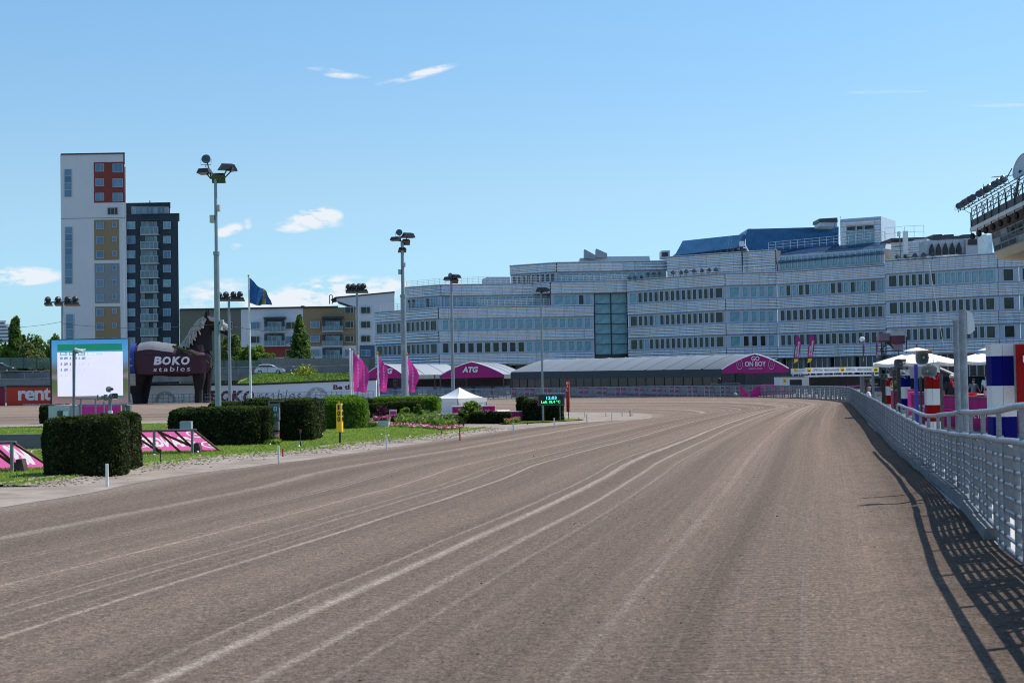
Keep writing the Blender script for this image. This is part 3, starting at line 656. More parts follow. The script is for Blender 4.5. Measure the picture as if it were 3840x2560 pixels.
# right roof: silver cabin, cooling units, dark ridge
A, B = facet(3343, 194, 3475, 191, 940); Fr = frame(A, B); w = (B.xy-A.xy).length; z0 = zat(3400, 985, 192); z1 = zat(3400, 899, 192)
bands(Fr, w, z0, z1, 5, 2); q = MB(); q.box(0, w, .1, 6, z0, z1); inst('wall', q.mesh('wall', frame_w), office, Fr)
pprism('roof_edge', [(3343, 899), (3343, 893), (3500, 888), (3700, 880), (3700, 890), (3475, 899)], 192, 6, dark_m)
for x in (3499, 3542, 3608): pprism('roof_vent', [(x, 894), (x, 880), (x+35, 878), (x+35, 892)], 198, 4, dark_m)
unit_w = mat('cooling unit grey', (.42, .45, .49), .5, .2, .08)
for i in range(6):
    x = 3470+i*25.5; dy = -i*1.2; pprism('cooling_unit', [(x, 955+dy), (x, 903+dy), (x+24.5, 902+dy), (x+24.5, 954+dy)], 187, 3, unit_w)
    if i: pprism('cooling_duct', [(x-9, 958+dy), (x-9, 938+dy), (x-1, 915+dy), (x+1, 915+dy), (x+9, 938+dy), (x+9, 958+dy)], 186.6, .3, black_m)
pprism('cooling_unit', [(3622, 957), (3622, 893), (3668, 893), (3668, 957)], 186.4, 3, unit_w); pprism('unit_screen', [(3630, 918), (3633, 897), (3664, 897), (3664, 918)], 186.2, .15, black_m)
pprism('roof_duct', [(3668, 950), (3668, 884), (3722, 880), (3722, 948)], 188, 3, m_silver)
pprism('antenna_panel', [(3388, 950), (3388, 866), (3405, 866), (3407, 950)], 187, .4, white_p); pprism('antenna_panel', [(3367, 885), (3367, 868), (3377, 868), (3377, 885)], 187, .4, white_p)
MB().tube([P(3372, 868, 187.3), P(3378, 970, 187.3)], .07).out('antenna_pole', galv, office)
# railings
def railing(pts, D0, D1, h, parent, n=14, name='railing', nr=3, m_=None, r=.03):
    """pts: list of pixel (x,y) of the foot line, D varies linearly"""
    q = MB(); m = len(pts); cum = [0]
    for a, b_ in zip(pts, pts[1:]): cum.append(cum[-1]+math.hypot(b_[0]-a[0], b_[1]-a[1]))
    def at(u):
        s = u*cum[-1]; k = min(max(int(np.searchsorted(cum, s)), 1), m-1); t = (s-cum[k-1])/(cum[k]-cum[k-1]+1e-9)
        x = pts[k-1][0]*(1-t)+pts[k][0]*t; y = pts[k-1][1]*(1-t)+pts[k][1]*t; return P(x, y, D0+(D1-D0)*u)
    for i in range(n+1): p = at(i/n); q.tube([p, p+V((0, 0, h))], r, 5)
    for j in range(nr):
        q.tube([at(i/n)+V((0, 0, h*(j+1)/nr)) for i in range(n+1)], r*.8, 5)
    return q.out(name, m_ or mat('white rail', (.62, .64, .66), .5, .2), parent)
railing([(1427, 1167), (1520, 1162), (1655, 1155), (1850, 1149), (2060, 1145)], 227, 221, 1.05, office, 30, nr=4)
railing([(1525, 1080), (1655, 1068), (1800, 1063), (2000, 1063), (2250, 1058), (2355, 1054)], 228, 221, 1.05, office, 40, nr=4)
railing([(2500, 1042), (2723, 1025), (2912, 1020)], 215, 207, 1.0, office, 20)
railing([(2882, 940), (3100, 920), (3318, 900)], 209, 200, 1.2, office, 16)
railing([(3320, 900), (3400, 892), (3465, 890)], 193, 190, 1.6, office, 4, nr=2)
# rooftop mast with camera
q = MB(); q.tube([P(2785, 1020, 214), P(2782, 930, 214)], .12, 8); q.out('roof_mast', dark_m, office); pprism('mast_box', [(2775, 922), (2775, 904), (2791, 904), (2793, 922)], 213.8, 1, white_p)
MB().tube([P(2793, 918, 213.8), P(2806, 943, 213.8)], .12, 6).out('mast_lamp', white_p, office)
for (x, y, h) in ((3130, 870, 60), (3151, 820, 14), (2858, 945, 25), (2835, 950, 22)):
    MB().tube([P(x, y, 212), P(x, y-h*.6, 212)], .05, 5).out('roof_pipe', galv, office)
# ground storey: dark glazing with round columns
A, B = facet(2916, 211, 3760, 185, 1380); Fr = frame(A, B); w = (B.xy-A.xy).length
q = MB(); q.box(0, w, 0, 4, 0, 4.35); inst('ground_storey', q.mesh('ground_storey', mat('ground floor glass', (.018, .028, .035), .15, 0, .5, .5)), office, Fr)
cm_ = MB(); cm_.tube([(0, 0, 0), (0, 0, 4.35)], .32, 10); cmm = cm_.mesh('column', mat('steel column', (.16, .20, .23), .4, .4)); mm_ = MB(); mm_.box(-.06, .06, -.08, .02, 0, 4.3); mmm = mm_.mesh('mullion', frame_w)
for i in range(9): inst('column', cmm, office, Fr @ Matrix.Translation((1+i*w/8.6, -.6, 0)))
for i in range(34): inst('mullion', mmm, office, Fr @ Matrix.Translation((.6+i*w/34, 0, 0)))
A, B = facet(1406, 236, 2916, 214, 1380); Fr = frame(A, B); w = (B.xy-A.xy).length; q = MB(); q.box(0, w, 0, 4, 0, 4.3); inst('ground_storey', q.mesh('ground_storey', MATS['ground floor glass']), office, Fr)
for i in range(12): inst('column', cmm, office, Fr @ Matrix.Translation((1+i*w/11.6, -1.4, 0)))
# row of roof floodlights on the office building
def flood_round(r=.32):
    q = MB(); q.cm = 0; rg = lambda y, rr: [V((rr*cos(2*pi*k/12), y, rr*sin(2*pi*k/12))) for k in range(12)]
    q.loft([rg(.38, .06), rg(.30, r*.5), rg(.1, r*.92), rg(-.08, r)], caps=True); q.cm = 1; q.loft([rg(-.085, r*.93), rg(-.12, r*.6), rg(-.13, .01)], caps=False); q.cm = 0
    q.tube([(-r-.04, 0, 0), (-r-.04, 0, -r-.12), (r+.04, 0, -r-.12), (r+.04, 0, 0)], .025, 5); q.tube([(0, 0, -r-.12), (0, 0, -r-.35)], .04, 6)
    return q
lens_m = mat('floodlight glass', (.09, .11, .12), .1, .5, .2, 4); body_m = mat('floodlight body', (.045, .048, .05), .45, .4, .2, 5)
flm = flood_round().mesh('floodlight', [body_m, lens_m], smooth=False)
fx = [(2361, 1046), (2382, 1044), (2408, 1042), (2431, 1032), (2453, 1031), (2473, 1030), (2524, 1026), (2554, 1025), (2574, 1022), (2603, 1020), (2632, 1018), (2659, 1016), (2685, 1015)]
descr = ['leftmost', 'second from left', 'third from left', 'fourth from left', 'fifth from left', 'sixth from left', 'seventh from left', 'eighth from left', 'ninth from left', 'tenth from left', 'fourth from right', 'third from right', 'second from right', 'rightmost']
for i, (x, y) in enumerate(fx):
    D = 219-(x-2355)*.03; p = P(x, y-4, D-.4); o = bpy.data.objects.new('floodlight', flm); C.objects.link(o); o.location = p; o.rotation_euler = (R(-14), 0, R(random.choice((-60, -20, 15, 70)))); WL[o.name] = p
    tag(o, 'dark round floodlight on the left roof terrace edge, '+(descr[i] if i < 12 else 'rightmost')+' of its row', 'floodlight', 'floodlights along the office roof edge')
for i, x in enumerate((3366, 3398, 3431, 3463, 3498)):
    p = P(x, 962-i*2, 186); o = bpy.data.objects.new('floodlight', flm); C.objects.link(o); o.location = p; o.rotation_euler = (R(-20), 0, R(random.choice((-40, 20, 50)))); WL[o.name] = p
    tag(o, 'round floodlight under the rooftop cooling units, '+['leftmost', 'second from left', 'middle one', 'fourth from left', 'rightmost'][i]+' of five', 'floodlight', 'floodlights below the cooling units')
# ================= APARTMENT TOWERS AND THE LONG APARTMENT BLOCK
DT = 296.0
render_w = mat('white render', (.62, .63, .635), .85, 0, .05, .15, .1, 3); rend_red = mat('dark red render', (.23, .045, .035), .85, 0, .06, .2)
rend_och = mat('ochre render', (.28, .205, .11), .85, 0, .06, .2); rend_grey = mat('grey render', (.24, .26, .275), .85, 0, .06, .2)
rend_navy = mat('dark slate cladding', (.018, .035, .055), .7, 0, .2, .8, .2, 4); win_b = mat('sky blue window glass', (.10, .22, .33), .12, 0, .3, .15); roofdark = mat('dark roof edge', (.03, .035, .04), .6, 0, .2, 1)
win_db = mat('deep blue glazing', (.06, .17, .29), .12, 0, .4, .2); wframe = mat('pale grey frame', (.42, .45, .48), .5, 0, .05, 1)
def X_(px, D, py=1200): return P(px, py, D).x
def Z_(py, D, px=1920): return P(px, py, D).z
def slab(name, x0, y0, x1, y1, D, th, m_, parent):
    q = MB()
    if th > 3 and x1 < 1500: cx, cy = (x0+x1)/2, (y0+y1)/2; q.sbox(P(x0, cy, D).x, P(x1, cy, D).x, D, D+th, P(cx, y1, D).z, P(cx, y0, D).z, P(x1, cy, D).x/D)
    else: q.pbox(x0, y0, x1, y1, D, th)
    return q.out(name, m_, parent)
def window_px(x0, y0, x1, y1, D, parent, gm, fm=wframe, bars=1, t=.09, proud=.12):
    cx, cy = (x0+x1)/2, (y0+y1)/2; a, b_ = P(x0, cy, D).x, P(x1, cy, D).x; c, d = P(cx, y1, D).z, P(cx, y0, D).z
    q = MB(); y = D-proud
    q.box(a, b_, y-.04, y+.03, c, c+t).box(a, b_, y-.04, y+.03, d-t, d).box(a, a+t, y-.04, y+.03, c+t, d-t).box(b_-t, b_, y-.04, y+.03, c+t, d-t)
    for i in range(bars): xx = a+(b_-a)*((i+1)/(bars+1) if bars > 1 else .62); q.box(xx-.03, xx+.03, y-.03, y+.03, c+t, d-t)
    o = q.out('window', fm, parent)
    g_ = MB(); g_.quad((a+t, y+.01, c+t), (b_-t, y+.01, c+t), (b_-t, y+.01, d-t), (a+t, y+.01, d-t)); g_.out('pane', gm, o); return o
tw = thing('apartment_tower', 'tall pale grey apartment tower with red, ochre and grey window panels', 'apartment tower', P(350, 1400, DT))
slab('wall', 230, 578, 466, 1440, DT, 14, render_w, tw); slab('roof_edge', 228, 574, 468, 579, DT-.2, 14.4, roofdark, tw)
q = MB(); q.sbox(X_(466, DT, 1000), X_(475, DT, 1000), DT+.05, DT+15, 2, Z_(600, DT), -.265); q.out('balcony_side', mat('pale side panel', (.6, .6, .6), .6, 0, .05), tw)
for (x0, y0, x1, y1, m_) in ((352, 608, 467, 760, rend_red), (353, 824, 447, 975, rend_och), (355, 987, 449, 1137, rend_grey), (357, 1149, 452, 1300, rend_och)): slab('colour_panel', x0, y0, x1, y1, DT-.03, .05, m_, tw)
slab('joint_strip', 230, 817, 470, 819, DT-.05, .06, rend_grey, tw)
for y in (615, 670, 724): window_px(359, y, 391, y+29, DT, tw, win_b); window_px(423, y, 461, y+32, DT, tw, win_db if y == 615 else win_b)
window_px(403, 778, 443, 806, DT, tw, glass_d, bars=2)
for i, y in enumerate((833, 887, 941, 995, 1049, 1103, 1157, 1211, 1265)):
    window_px(361, y, 391, y+27, DT, tw, [win_b, win_db, win_db][i % 3] if i < 3 else (win_b if i < 6 else win_db)); window_px(421, y, 439, y+19, DT, tw, win_db)
for (ya, yb) in ((635, 739), (851, 1064), (1178, 1290)):
    n = max(2, round((yb-ya)/27)); h = (yb-ya)/n
    for i in range(n): window_px(242+(ya-635)*.012, ya+i*h, 269+(ya-635)*.012, ya+(i+1)*h, DT, tw, win_db if i % 2 else win_b, bars=0, t=.06)
tw2 = thing('apartment_block', 'dark slate apartment block with stacked glazed balconies beside the pale tower', 'apartment block', P(570, 1400, DT))
DB = DT+.8
slab('wall', 471, 804, 671, 1440, DB, 13, rend_navy, tw2); slab('roof_house', 471, 762, 637, 803, DB+2, 9, rend_navy, tw2); slab('roof_edge', 470, 760, 639, 763, DB+1.8, 9.4, roofdark, tw2); slab('roof_edge', 471, 801, 673, 805, DB-.2, 13.3, roofdark, tw2)
for i in range(10): window_px(494+i*14, 776, 507+i*14, 803, DB+2, tw2, win_b if i % 3 else glass_p, bars=0, t=.08)
MB().tube([P(562, 762, DB+3), P(562, 752, DB+3)], .1, 6).out('roof_pipe', black_m, tw2)
bal_g = mat('balcony glass', (.10, .19, .22), .1, 0, .3, .6); bal_d = mat('balcony interior', (.035, .07, .085), .6, 0, .5, .6)
slab('balcony_header', 524, 822, 594, 827, DB-.9, .9, roofdark, tw2)
for i in range(9):
    y = 831+i*54.2
    window_px(477, y, 508, y+29, DB, tw2, [glass_p, win_b, glass_p, win_db][(i*3) % 4], bars=1); window_px(612, y, 641, y+28, DB, tw2, [glass_p, glass_p, win_db, win_b][(i) % 4], bars=1)
    slab('balcony_floor', 526, y+46, 593, y+50, DB-1.1, 1.1, wframe, tw2); q = slab('balcony_recess', 527, y-4, 592, y+46, DB-.03, .05, bal_d, tw2)
    for k in range(4):
        if random.random() < .75: window_px(530+k*15.4, y, 543+k*15.4, y+26, DB-.05, tw2, [win_b, glass_p, bal_g][(i+k) % 3], bars=0, t=.06)
    q = MB(); q.pbox(527, y+22, 592, y+46, DB-1.08, .05); q.out('balcony_rail', bal_g, tw2)
    q = MB()
    for k in range(5): q.pbox(526.5+k*16.2, y+20, 528+k*16.2, y+46, DB-1.14, .05)
    q.pbox(526, y+20, 593, y+21.6, DB-1.16, .05); q.out('balcony_frame', wframe, tw2)
# long low block
DL = 292.0
lb = thing('apartment_block', 'long low apartment block with olive, white and ochre fronts behind the road', 'apartment block', P(1000, 1400, DL))
rend_ol = mat('olive render', (.135, .14, .105), .85, 0, .06, .2); rend_wh = mat('cool white render', (.58, .61, .65), .85, 0, .04, .2); rend_bl = mat('slate blue render', (.06, .10, .17), .85, 0, .06, .3)
slab('wall', 674, 1157, 905, 1440, DL, 12, rend_ol, lb); slab('wall', 905, 1157, 1138, 1440, DL-.01, 12, rend_wh, lb); slab('wall', 1138, 1153, 1336, 1440, DL-.02, 12, rend_och, lb)
slab('plinth_panel', 906, 1300, 1090, 1340, DL-.1, .08, rend_red, lb); slab('plinth_panel', 1165, 1297, 1336, 1345, DL-.1, .08, rend_wh, lb)
q = MB(); q.prism([P(1336, 1440, DL-.1), P(1479, 1440, DL-.1), P(1479, 1095, DL-.1), P(1262, 1118, DL-.1), P(1262, 1127, DL-.1), P(1336, 1152, DL-.1)][::-1], (-1.1, 12, 0)); q.out('wall', rend_wh, lb)
q = MB(); q.prism([P(1240, 1123, DL-.3), P(1262, 1118, DL-.3), P(1480, 1097, DL-.3), P(1480, 1092, DL-.3), P(1258, 1113, DL-.3)][::-1], (-1.1, 12.5, 0)); q.out('roof_edge', roofdark, lb)
slab('plinth_panel', 1349, 1294, 1405, 1345, DL-.2, .08, rend_bl, lb)
slab('roof_edge', 674, 1152, 1268, 1158, DL-.4, 12.5, roofdark, lb); slab('roof_hatch', 1128, 1146, 1139, 1152, DL, 2, roofdark, lb)
MB().tube([P(1236, 1140, DL), P(1236, 1107, DL), P(1244, 1104, DL)], .1, 5).tube([P(1246, 1140, DL), P(1246, 1107, DL)], .1, 5).out('roof_ladder', dark_m, lb)
gsel = [glass_d, glass_g, win_db, glass_d]
k = 0
for (x0, x1) in ((838, 872), (940, 975), (1072, 1107)):
    for y in (1207, 1260, 1312):
        if x0 == 838 and y == 1312: continue
        window_px(x0, y, x1, y+27, DL-.12, lb, gsel[k % 4]); k += 1
for (x0, x1) in ((1164, 1200), (1293, 1327), (1353, 1389)):
    for y in (1150, 1204, 1257, 1310):
        if x0 == 1164 and y == 1150: continue
        window_px(x0, y, x1, y+26, DL-.25, lb, gsel[k % 4] if x0 != 1164 else win_b); k += 1
for x in (1420, 1440): pass
for (x0, x1, ys, topy) in ((990, 1068, (1192, 1245), 1188), (1208, 1284, (1190, 1245, 1298), 1186)):
    slab('balcony_header', x0-2, topy, x1+2, topy+8, DL-1.6, 1.5, roofdark, lb)
    for y in ys:
        slab('balcony_recess', x0+1, y+6, x1-1, y+52, DL-.2, .05, bal_d, lb)
        for j in range(3): window_px(x0+14+j*18, y+14, x0+30+j*18, y+38, DL-.22, lb, [win_db, bal_g, glass_p][j], bars=0)
        slab('balcony_rail', x0, y+32, x1, y+50, DL-1.55, .05, bal_g, lb); slab('balcony_floor', x0-1, y+50, x1+1, y+54, DL-1.7, 1.5, wframe, lb)
        q = MB()
        for j in range(6): q.pbox(x0+j*(x1-x0-1)/5, y+31, x0+j*(x1-x0-1)/5+1.2, y+50, DL-1.62, .05)
        q.out('balcony_frame', wframe, lb)
# distant white block at far left
fb = thing('apartment_building', 'distant white terraced building half hidden by trees at the far left edge', 'building', P(20, 1300, 420))
for i in range(6): slab('storey', -60, 1202+i*13, 40-(3-i if i < 3 else 0)*6, 1209+i*13, 420, 10, render_w, fb); slab('window_strip', -60, 1209+i*13, 36-(3-i if i < 3 else 0)*6, 1215+i*13, 420.6, 9, win_db, fb)
slab('annex', 26, 1215, 48, 1262, 424, 8, render_w, fb)
# ================= TREES
bark = mat('bark', (.09, .065, .045), .9, 0, .3, 6, .5, 20)
def leaf_bsdf(m_, c, f=.5):
    t = m_.node_tree; n_ = t.nodes; b_ = n_['Principled BSDF']; tr_ = n_.new('ShaderNodeBsdfTranslucent'); tr_.inputs[0].default_value = (min(1, c[0]*2.3), min(1, c[1]*2.2), c[2]*1.4, 1)
    mx_ = n_.new('ShaderNodeMixShader'); mx_.inputs[0].default_value = f; t.links.new(b_.outputs[0], mx_.inputs[1]); t.links.new(tr_.outputs[0], mx_.inputs[2]); t.links.new(mx_.outputs[0], n_['Material Output'].inputs[0]); return m_
leaf_bsdf(MATS['grass blade'], (.10, .18, .025)); leaf_bsdf(MATS['dry grass blade'], (.17, .22, .05))
def leafmat(n, c, var=.35):
    return leaf_bsdf(mat(n, c, .6, 0, var, .35, spec=.3), c)
lf_dark = leafmat('dark foliage', (.045, .085, .02)); lf_mid = leafmat('mid foliage', (.085, .15, .025)); lf_light = leafmat('fresh foliage', (.12, .19, .025)); lf_olive = leafmat('olive foliage', (.085, .11, .035)); lf_willow = leafmat('willow foliage', (.10, .14, .045))
def tree(base, h, cw, ch_, label, mats, cat='tree', nclump=26, per=110, leaf=.28, shape='round', name='tree', group=None, trunk=True, core=True):
    """base point, total height, crown half width, crown height"""
    t = thing(name, label, cat, base, group); b0 = V(base); cz = h-ch_/2
    if trunk:
        q = MB(); tr_ = max(.1, h*.018); q.tube([b0, b0+V((.1, 0, h*.3)), b0+V((-.1, .1, h*.8))], tr_, 8, r2=tr_*.35)
        for i in range(5): a = i*1.3; q.tube([b0+V((0, 0, h*(.25+.08*i))), b0+V((cos(a)*cw*.6, sin(a)*cw*.6, h*(.45+.09*i)))], tr_*.4, 5, r2=tr_*.1)
        q.out('trunk', bark, t)
    pts, nr, mi = [], [], []
    for i in range(nclump):
        if shape == 'cone':
            u = (i+.5)/nclump; zz = h-ch_*u; rad = cw*(u**.8)*(.75+.3*random.random()); a = i*2.4; c = np.array([cos(a)*rad*.55, sin(a)*rad*.55, zz]); rr = np.array([max(.5, rad*.55), max(.5, rad*.55), ch_*.10+.3])
        elif shape == 'column':
            u = (i+.5)/nclump; zz = h-ch_*u; rad = cw*(.5+.5*sin(pi*min(u*1.1+.08, 1))); a = i*2.4; c = np.array([cos(a)*rad*.4, sin(a)*rad*.4, zz]); rr = np.array([rad*.65, rad*.65, ch_*.08+.3])
        else:
            d = rng.normal(size=3); d /= np.linalg.norm(d); f = random.uniform(.45, .85); c = np.array([d[0]*cw*f, d[1]*cw*f, cz+d[2]*ch_*.5*f]); s_ = random.uniform(.22, .42); rr = np.array([cw*s_, cw*s_, ch_*.5*s_*.95])
        n = int(per*random.uniform(.7, 1.3)); d = rng.normal(size=(n, 3)); d /= np.linalg.norm(d, axis=1)[:, None]; pts.append(c+d*rr*rng.uniform(.75, 1.05, (n, 1))); nr.append(d); mi.append(np.full(n, rng.integers(0, len(mats))) if random.random() < .6 else rng.integers(0, len(mats), n))
    pts = np.concatenate(pts)+np.array(b0); nr = np.concatenate(nr)
    leaves('crown', pts, nr, leaf, mats, parent=t, jitter=.5, mi=np.concatenate(mi)); return t
def tpx(cx, ytop, ybase_z, D, halfw_px, label, mats, chf=.85, **kw):
    b0 = V((P(cx, ytop, D).x, D, ybase_z)); h = P(cx, ytop, D).z-ybase_z; return tree(b0, h, halfw_px*D/FPX, h*chf, label, mats, **kw)
GB = 'trees beyond the road at the left'
tpx(55, 1206, 0, 330, 26, 'tall dark poplar tree rising above the others at the far left', [lf_dark, lf_mid], .95, shape='column', nclump=34, per=150, leaf=.5, name='poplar_tree', group=GB)
for (cx, yt, hw, D, lb_, mm, nc) in ((-20, 1248, 60, 330, 'rounded dark green tree cut by the left picture edge', [lf_dark, lf_mid], 26), (25, 1300, 55, 300, 'bright green bushy tree in front of the tall poplar', [lf_mid, lf_light], 24),
        (85, 1240, 34, 360, 'dark tree crown just right of the tall poplar', [lf_dark, lf_dark, lf_olive], 20), (140, 1246, 55, 350, 'wide rounded green tree between poplar and pale tower', [lf_mid, lf_dark], 30), (212, 1246, 42, 345, 'green tree right before the pale tower, behind the lamp mast', [lf_mid, lf_mid, lf_light], 22),
        (120, 1285, 55, 280, 'broad olive willow tree directly behind the green glass barrier', [lf_willow, lf_olive], 34), (195, 1290, 45, 285, 'olive bush between the willow and the large screen', [lf_olive, lf_mid], 22)):
    tpx(cx, yt, 1, D, hw, lb_, mm, .92, nclump=nc, per=130, leaf=.5, group=GB)
tpx(865, 1255, 0, 262, 48, 'drooping pale willow tree seen under the neck of the giant horse', [lf_willow, lf_mid, lf_willow], .9, nclump=34, per=140, leaf=.4, name='willow_tree')
leaf_bsdf(magenta, (.34, .03, .28), .45)
tpx(1122, 1203, 2, 244, 78, 'conical dark green tree in front of the long apartment block', [lf_dark, lf_mid], .93, shape='cone', nclump=46, per=120, leaf=.34, name='conical_tree')
GS = 'bushes behind the road barrier'
for i, (cx, yt, hw, lb_) in enumerate(((925, 1300, 26, 'bright green bush left of the white flag pole'), (965, 1292, 34, 'tall bright green bush just right of the white flag pole'), (1010, 1322, 34, 'low bright green bush above the silver car'), (890, 1322, 26, 'low bright bush beside the willow tree'), (700, 1282, 30, 'small yellow green tree above the back of the giant horse'), (1396, 1336, 12, 'tiny bush on the timber fence end'), (1260, 1336, 26, 'low climbing bush above the timber fence'))):
    tpx(cx, yt, 2.5, 240 if i != 4 else 250, hw, lb_, [lf_light, lf_mid, lf_light], .75, nclump=18, per=90, leaf=.34, name='bush', cat='bush', group=GS)
# ================= ROAD EMBANKMENT
DR = 224.0
def zr_(py, px, D=DR): return P(px, py, D).z
roadz = P(1000, 1403, DR).z
q = MB(); q.box(-150, -18, DR-2.5, DR+12, roadz-.35, roadz); tag(q.out('road', mat('asphalt', (.06, .06, .062), .9, 0, .2, .5, .2, 20), at=(-80, DR, roadz)), kind='structure')
q = MB(); q.box(-150, -14, DR-2.9, DR-2.5, roadz-.9, roadz+.0); q.box(-150, -60, DR-2.6, DR+10, 0, roadz-.5); tag(q.out('retaining_wall', 'long dark concrete retaining wall carrying the raised road' and concrete_d, at=(-80, DR, 0)), 'dark concrete retaining wall carrying the raised road', 'wall')
# steel barrier along the road
bar_m = mat('dark steel barrier', (.20, .20, .20), .6, .3, .2, .6); gr = thing('road_barrier', 'low grey crash barrier with thin rail along the raised road', 'barrier', (-80, DR-2.6, roadz))
q = MB(); q.box(-150, X_(1420, DR), DR+2.6, DR+2.9, zr_(1402, 1000), zr_(1380, 1000)); q.out('barrier_panel', bar_m, gr)
q = MB(); zt_ = zr_(1376, 1000)
q.tube([(-150, DR-2.7, zt_), (X_(1310, DR), DR-2.7, zt_)], .05, 5)
for i in range(34): x = -150+i*3.7; q.tube([(x, DR-2.7, roadz), (x, DR-2.7, zt_)], .04, 5)
q.out('guard_rail', galv, gr)
gf = thing('glass_barrier', 'green tinted glass noise barrier panels behind the raised road', 'noise barrier', (-60, DR+12, roadz))
gbm = mat('green noise barrier glass', (.12, .20, .16), .12, 0, .25, .5, alpha=.55)
for (xa, xb, ya, yb) in ((-300, 186, 1340, 1372), (470, 978, 1350, 1386)):
    n = int((xb-xa)/46)
    for i in range(n):
        q = MB(); x0 = xa+(xb-xa)*i/n; x1 = xa+(xb-xa)*(i+1)/n; q.pbox(x0+1, ya, x1-1, yb+8, DR+12, .08); q.out('glass_panel', gbm, gf); q = MB(); q.pbox(x0-1, ya-1, x0+1, yb+8, DR+11.9, .3); q.out('post', dark_m, gf)
tf_ = thing('timber_fence', 'grey vertical plank noise fence in front of the long apartment block', 'fence', (X_(1190, 236), 236, roadz))
tm_ = mat('grey weathered planks', (.25, .24, .22), .9, 0, .25, 3, .2, 10)
for i in range(146):
    x0 = 968+i*3.01; q = MB(); dz = (0 if i < 50 else 1 if i < 100 else 3); q.pbox(x0, 1342+dz+random.uniform(-.3, .3), x0+2.7, 1392, 236+random.uniform(0, .05), .05); q.out('plank', tm_, tf_)
q = MB(); q.pbox(966, 1344, 1407, 1349, 236.2, .1); q.out('fence_rail', tm_, tf_)
# grass slope below the road
q = MB(); rows_ = [[(880, 1450, 190), (1000, 1450, 190), (1150, 1448, 190), (1320, 1442, 192), (1430, 1436, 195)], [(900, 1425, 205), (1000, 1420, 205), (1150, 1420, 205), (1320, 1416, 206), (1430, 1412, 207)], [(965, 1404, 219), (1010, 1404, 219), (1150, 1403, 219), (1320, 1403, 219), (1430, 1402, 219)]]
q.loft([[P(*c) for c in r_] for r_ in rows_], caps=False, closed=False); tag(q.out('grass_slope', mg, smooth=True, at=(-40, 200, 0)), kind='structure')
n = 5000; u = rng.uniform(0, 1, n); v_ = rng.uniform(0, 1, n); A0 = np.array([P(880, 1450, 190), P(1430, 1436, 195), P(965, 1404, 219), P(1430, 1402, 219)])
pts = (A0[0]*(1-u[:, None])+A0[1]*u[:, None])*(1-v_[:, None])+(A0[2]*(1-u[:, None])+A0[3]*u[:, None])*v_[:, None]+np.array([0, 0, .15])
tag(leaves('slope_grass', pts, np.tile([0, -1, .6], (n, 1)), .45, [lf_olive, lf_mid, MATS['grass blade']], at=(0, 0, 0), aspect=.5), 'tall rough grass growing on the slope below the road', 'grass', kind='stuff')
for (cx, cy) in ((1122, 1400), (1142, 1396), (1165, 1400)):
    b0 = P(cx, cy+8, 213); d = rng.normal(size=(160, 3))*np.array([.45, .3, .5])+np.array(b0)+np.array([0, 0, .5]); tag(leaves('flowering_bush', d, rng.normal(size=(160, 3)), .2, [mat('yellow blossom', (.55, .48, .02), .7), lf_light], at=b0), 'yellow flowering bush on the grass slope, '+{1122: 'left', 1142: 'middle', 1165: 'right'}[cx]+' one of three', 'bush', 'yellow bushes on the slope')
# lower ramp and railing at left
q = MB(); q.box(-150, X_(760, 200), 198, 204, 0, P(100, 1447, 200).z); tag(q.out('ramp_wall', concrete_d, at=(-80, 200, 0)), 'lower grey concrete ramp wall behind the advertising boards', 'wall')
lr = thing('ramp_railing', 'thin steel railing on the lower concrete ramp at the left', 'railing', (-70, 198, 3)); q = MB()
z1 = P(100, 1417, 198).z; z0 = P(100, 1447, 198).z
q.tube([(-150, 198, z1), (X_(190, 198), 198, z1-.1)], .05, 5)
for i in range(46): x = -150+i*1.75; q.tube([(x, 198, z0), (x, 198, z1)], .03, 4)
q.out('railing_bars', galv, lr); q = MB(); q.box(-150, X_(190, 198), 198.1, 198.15, z0+.1, z1-.2); q.out('railing_panel', mat('grey mesh panel', (.16, .18, .19), .6, .2, .1), lr)
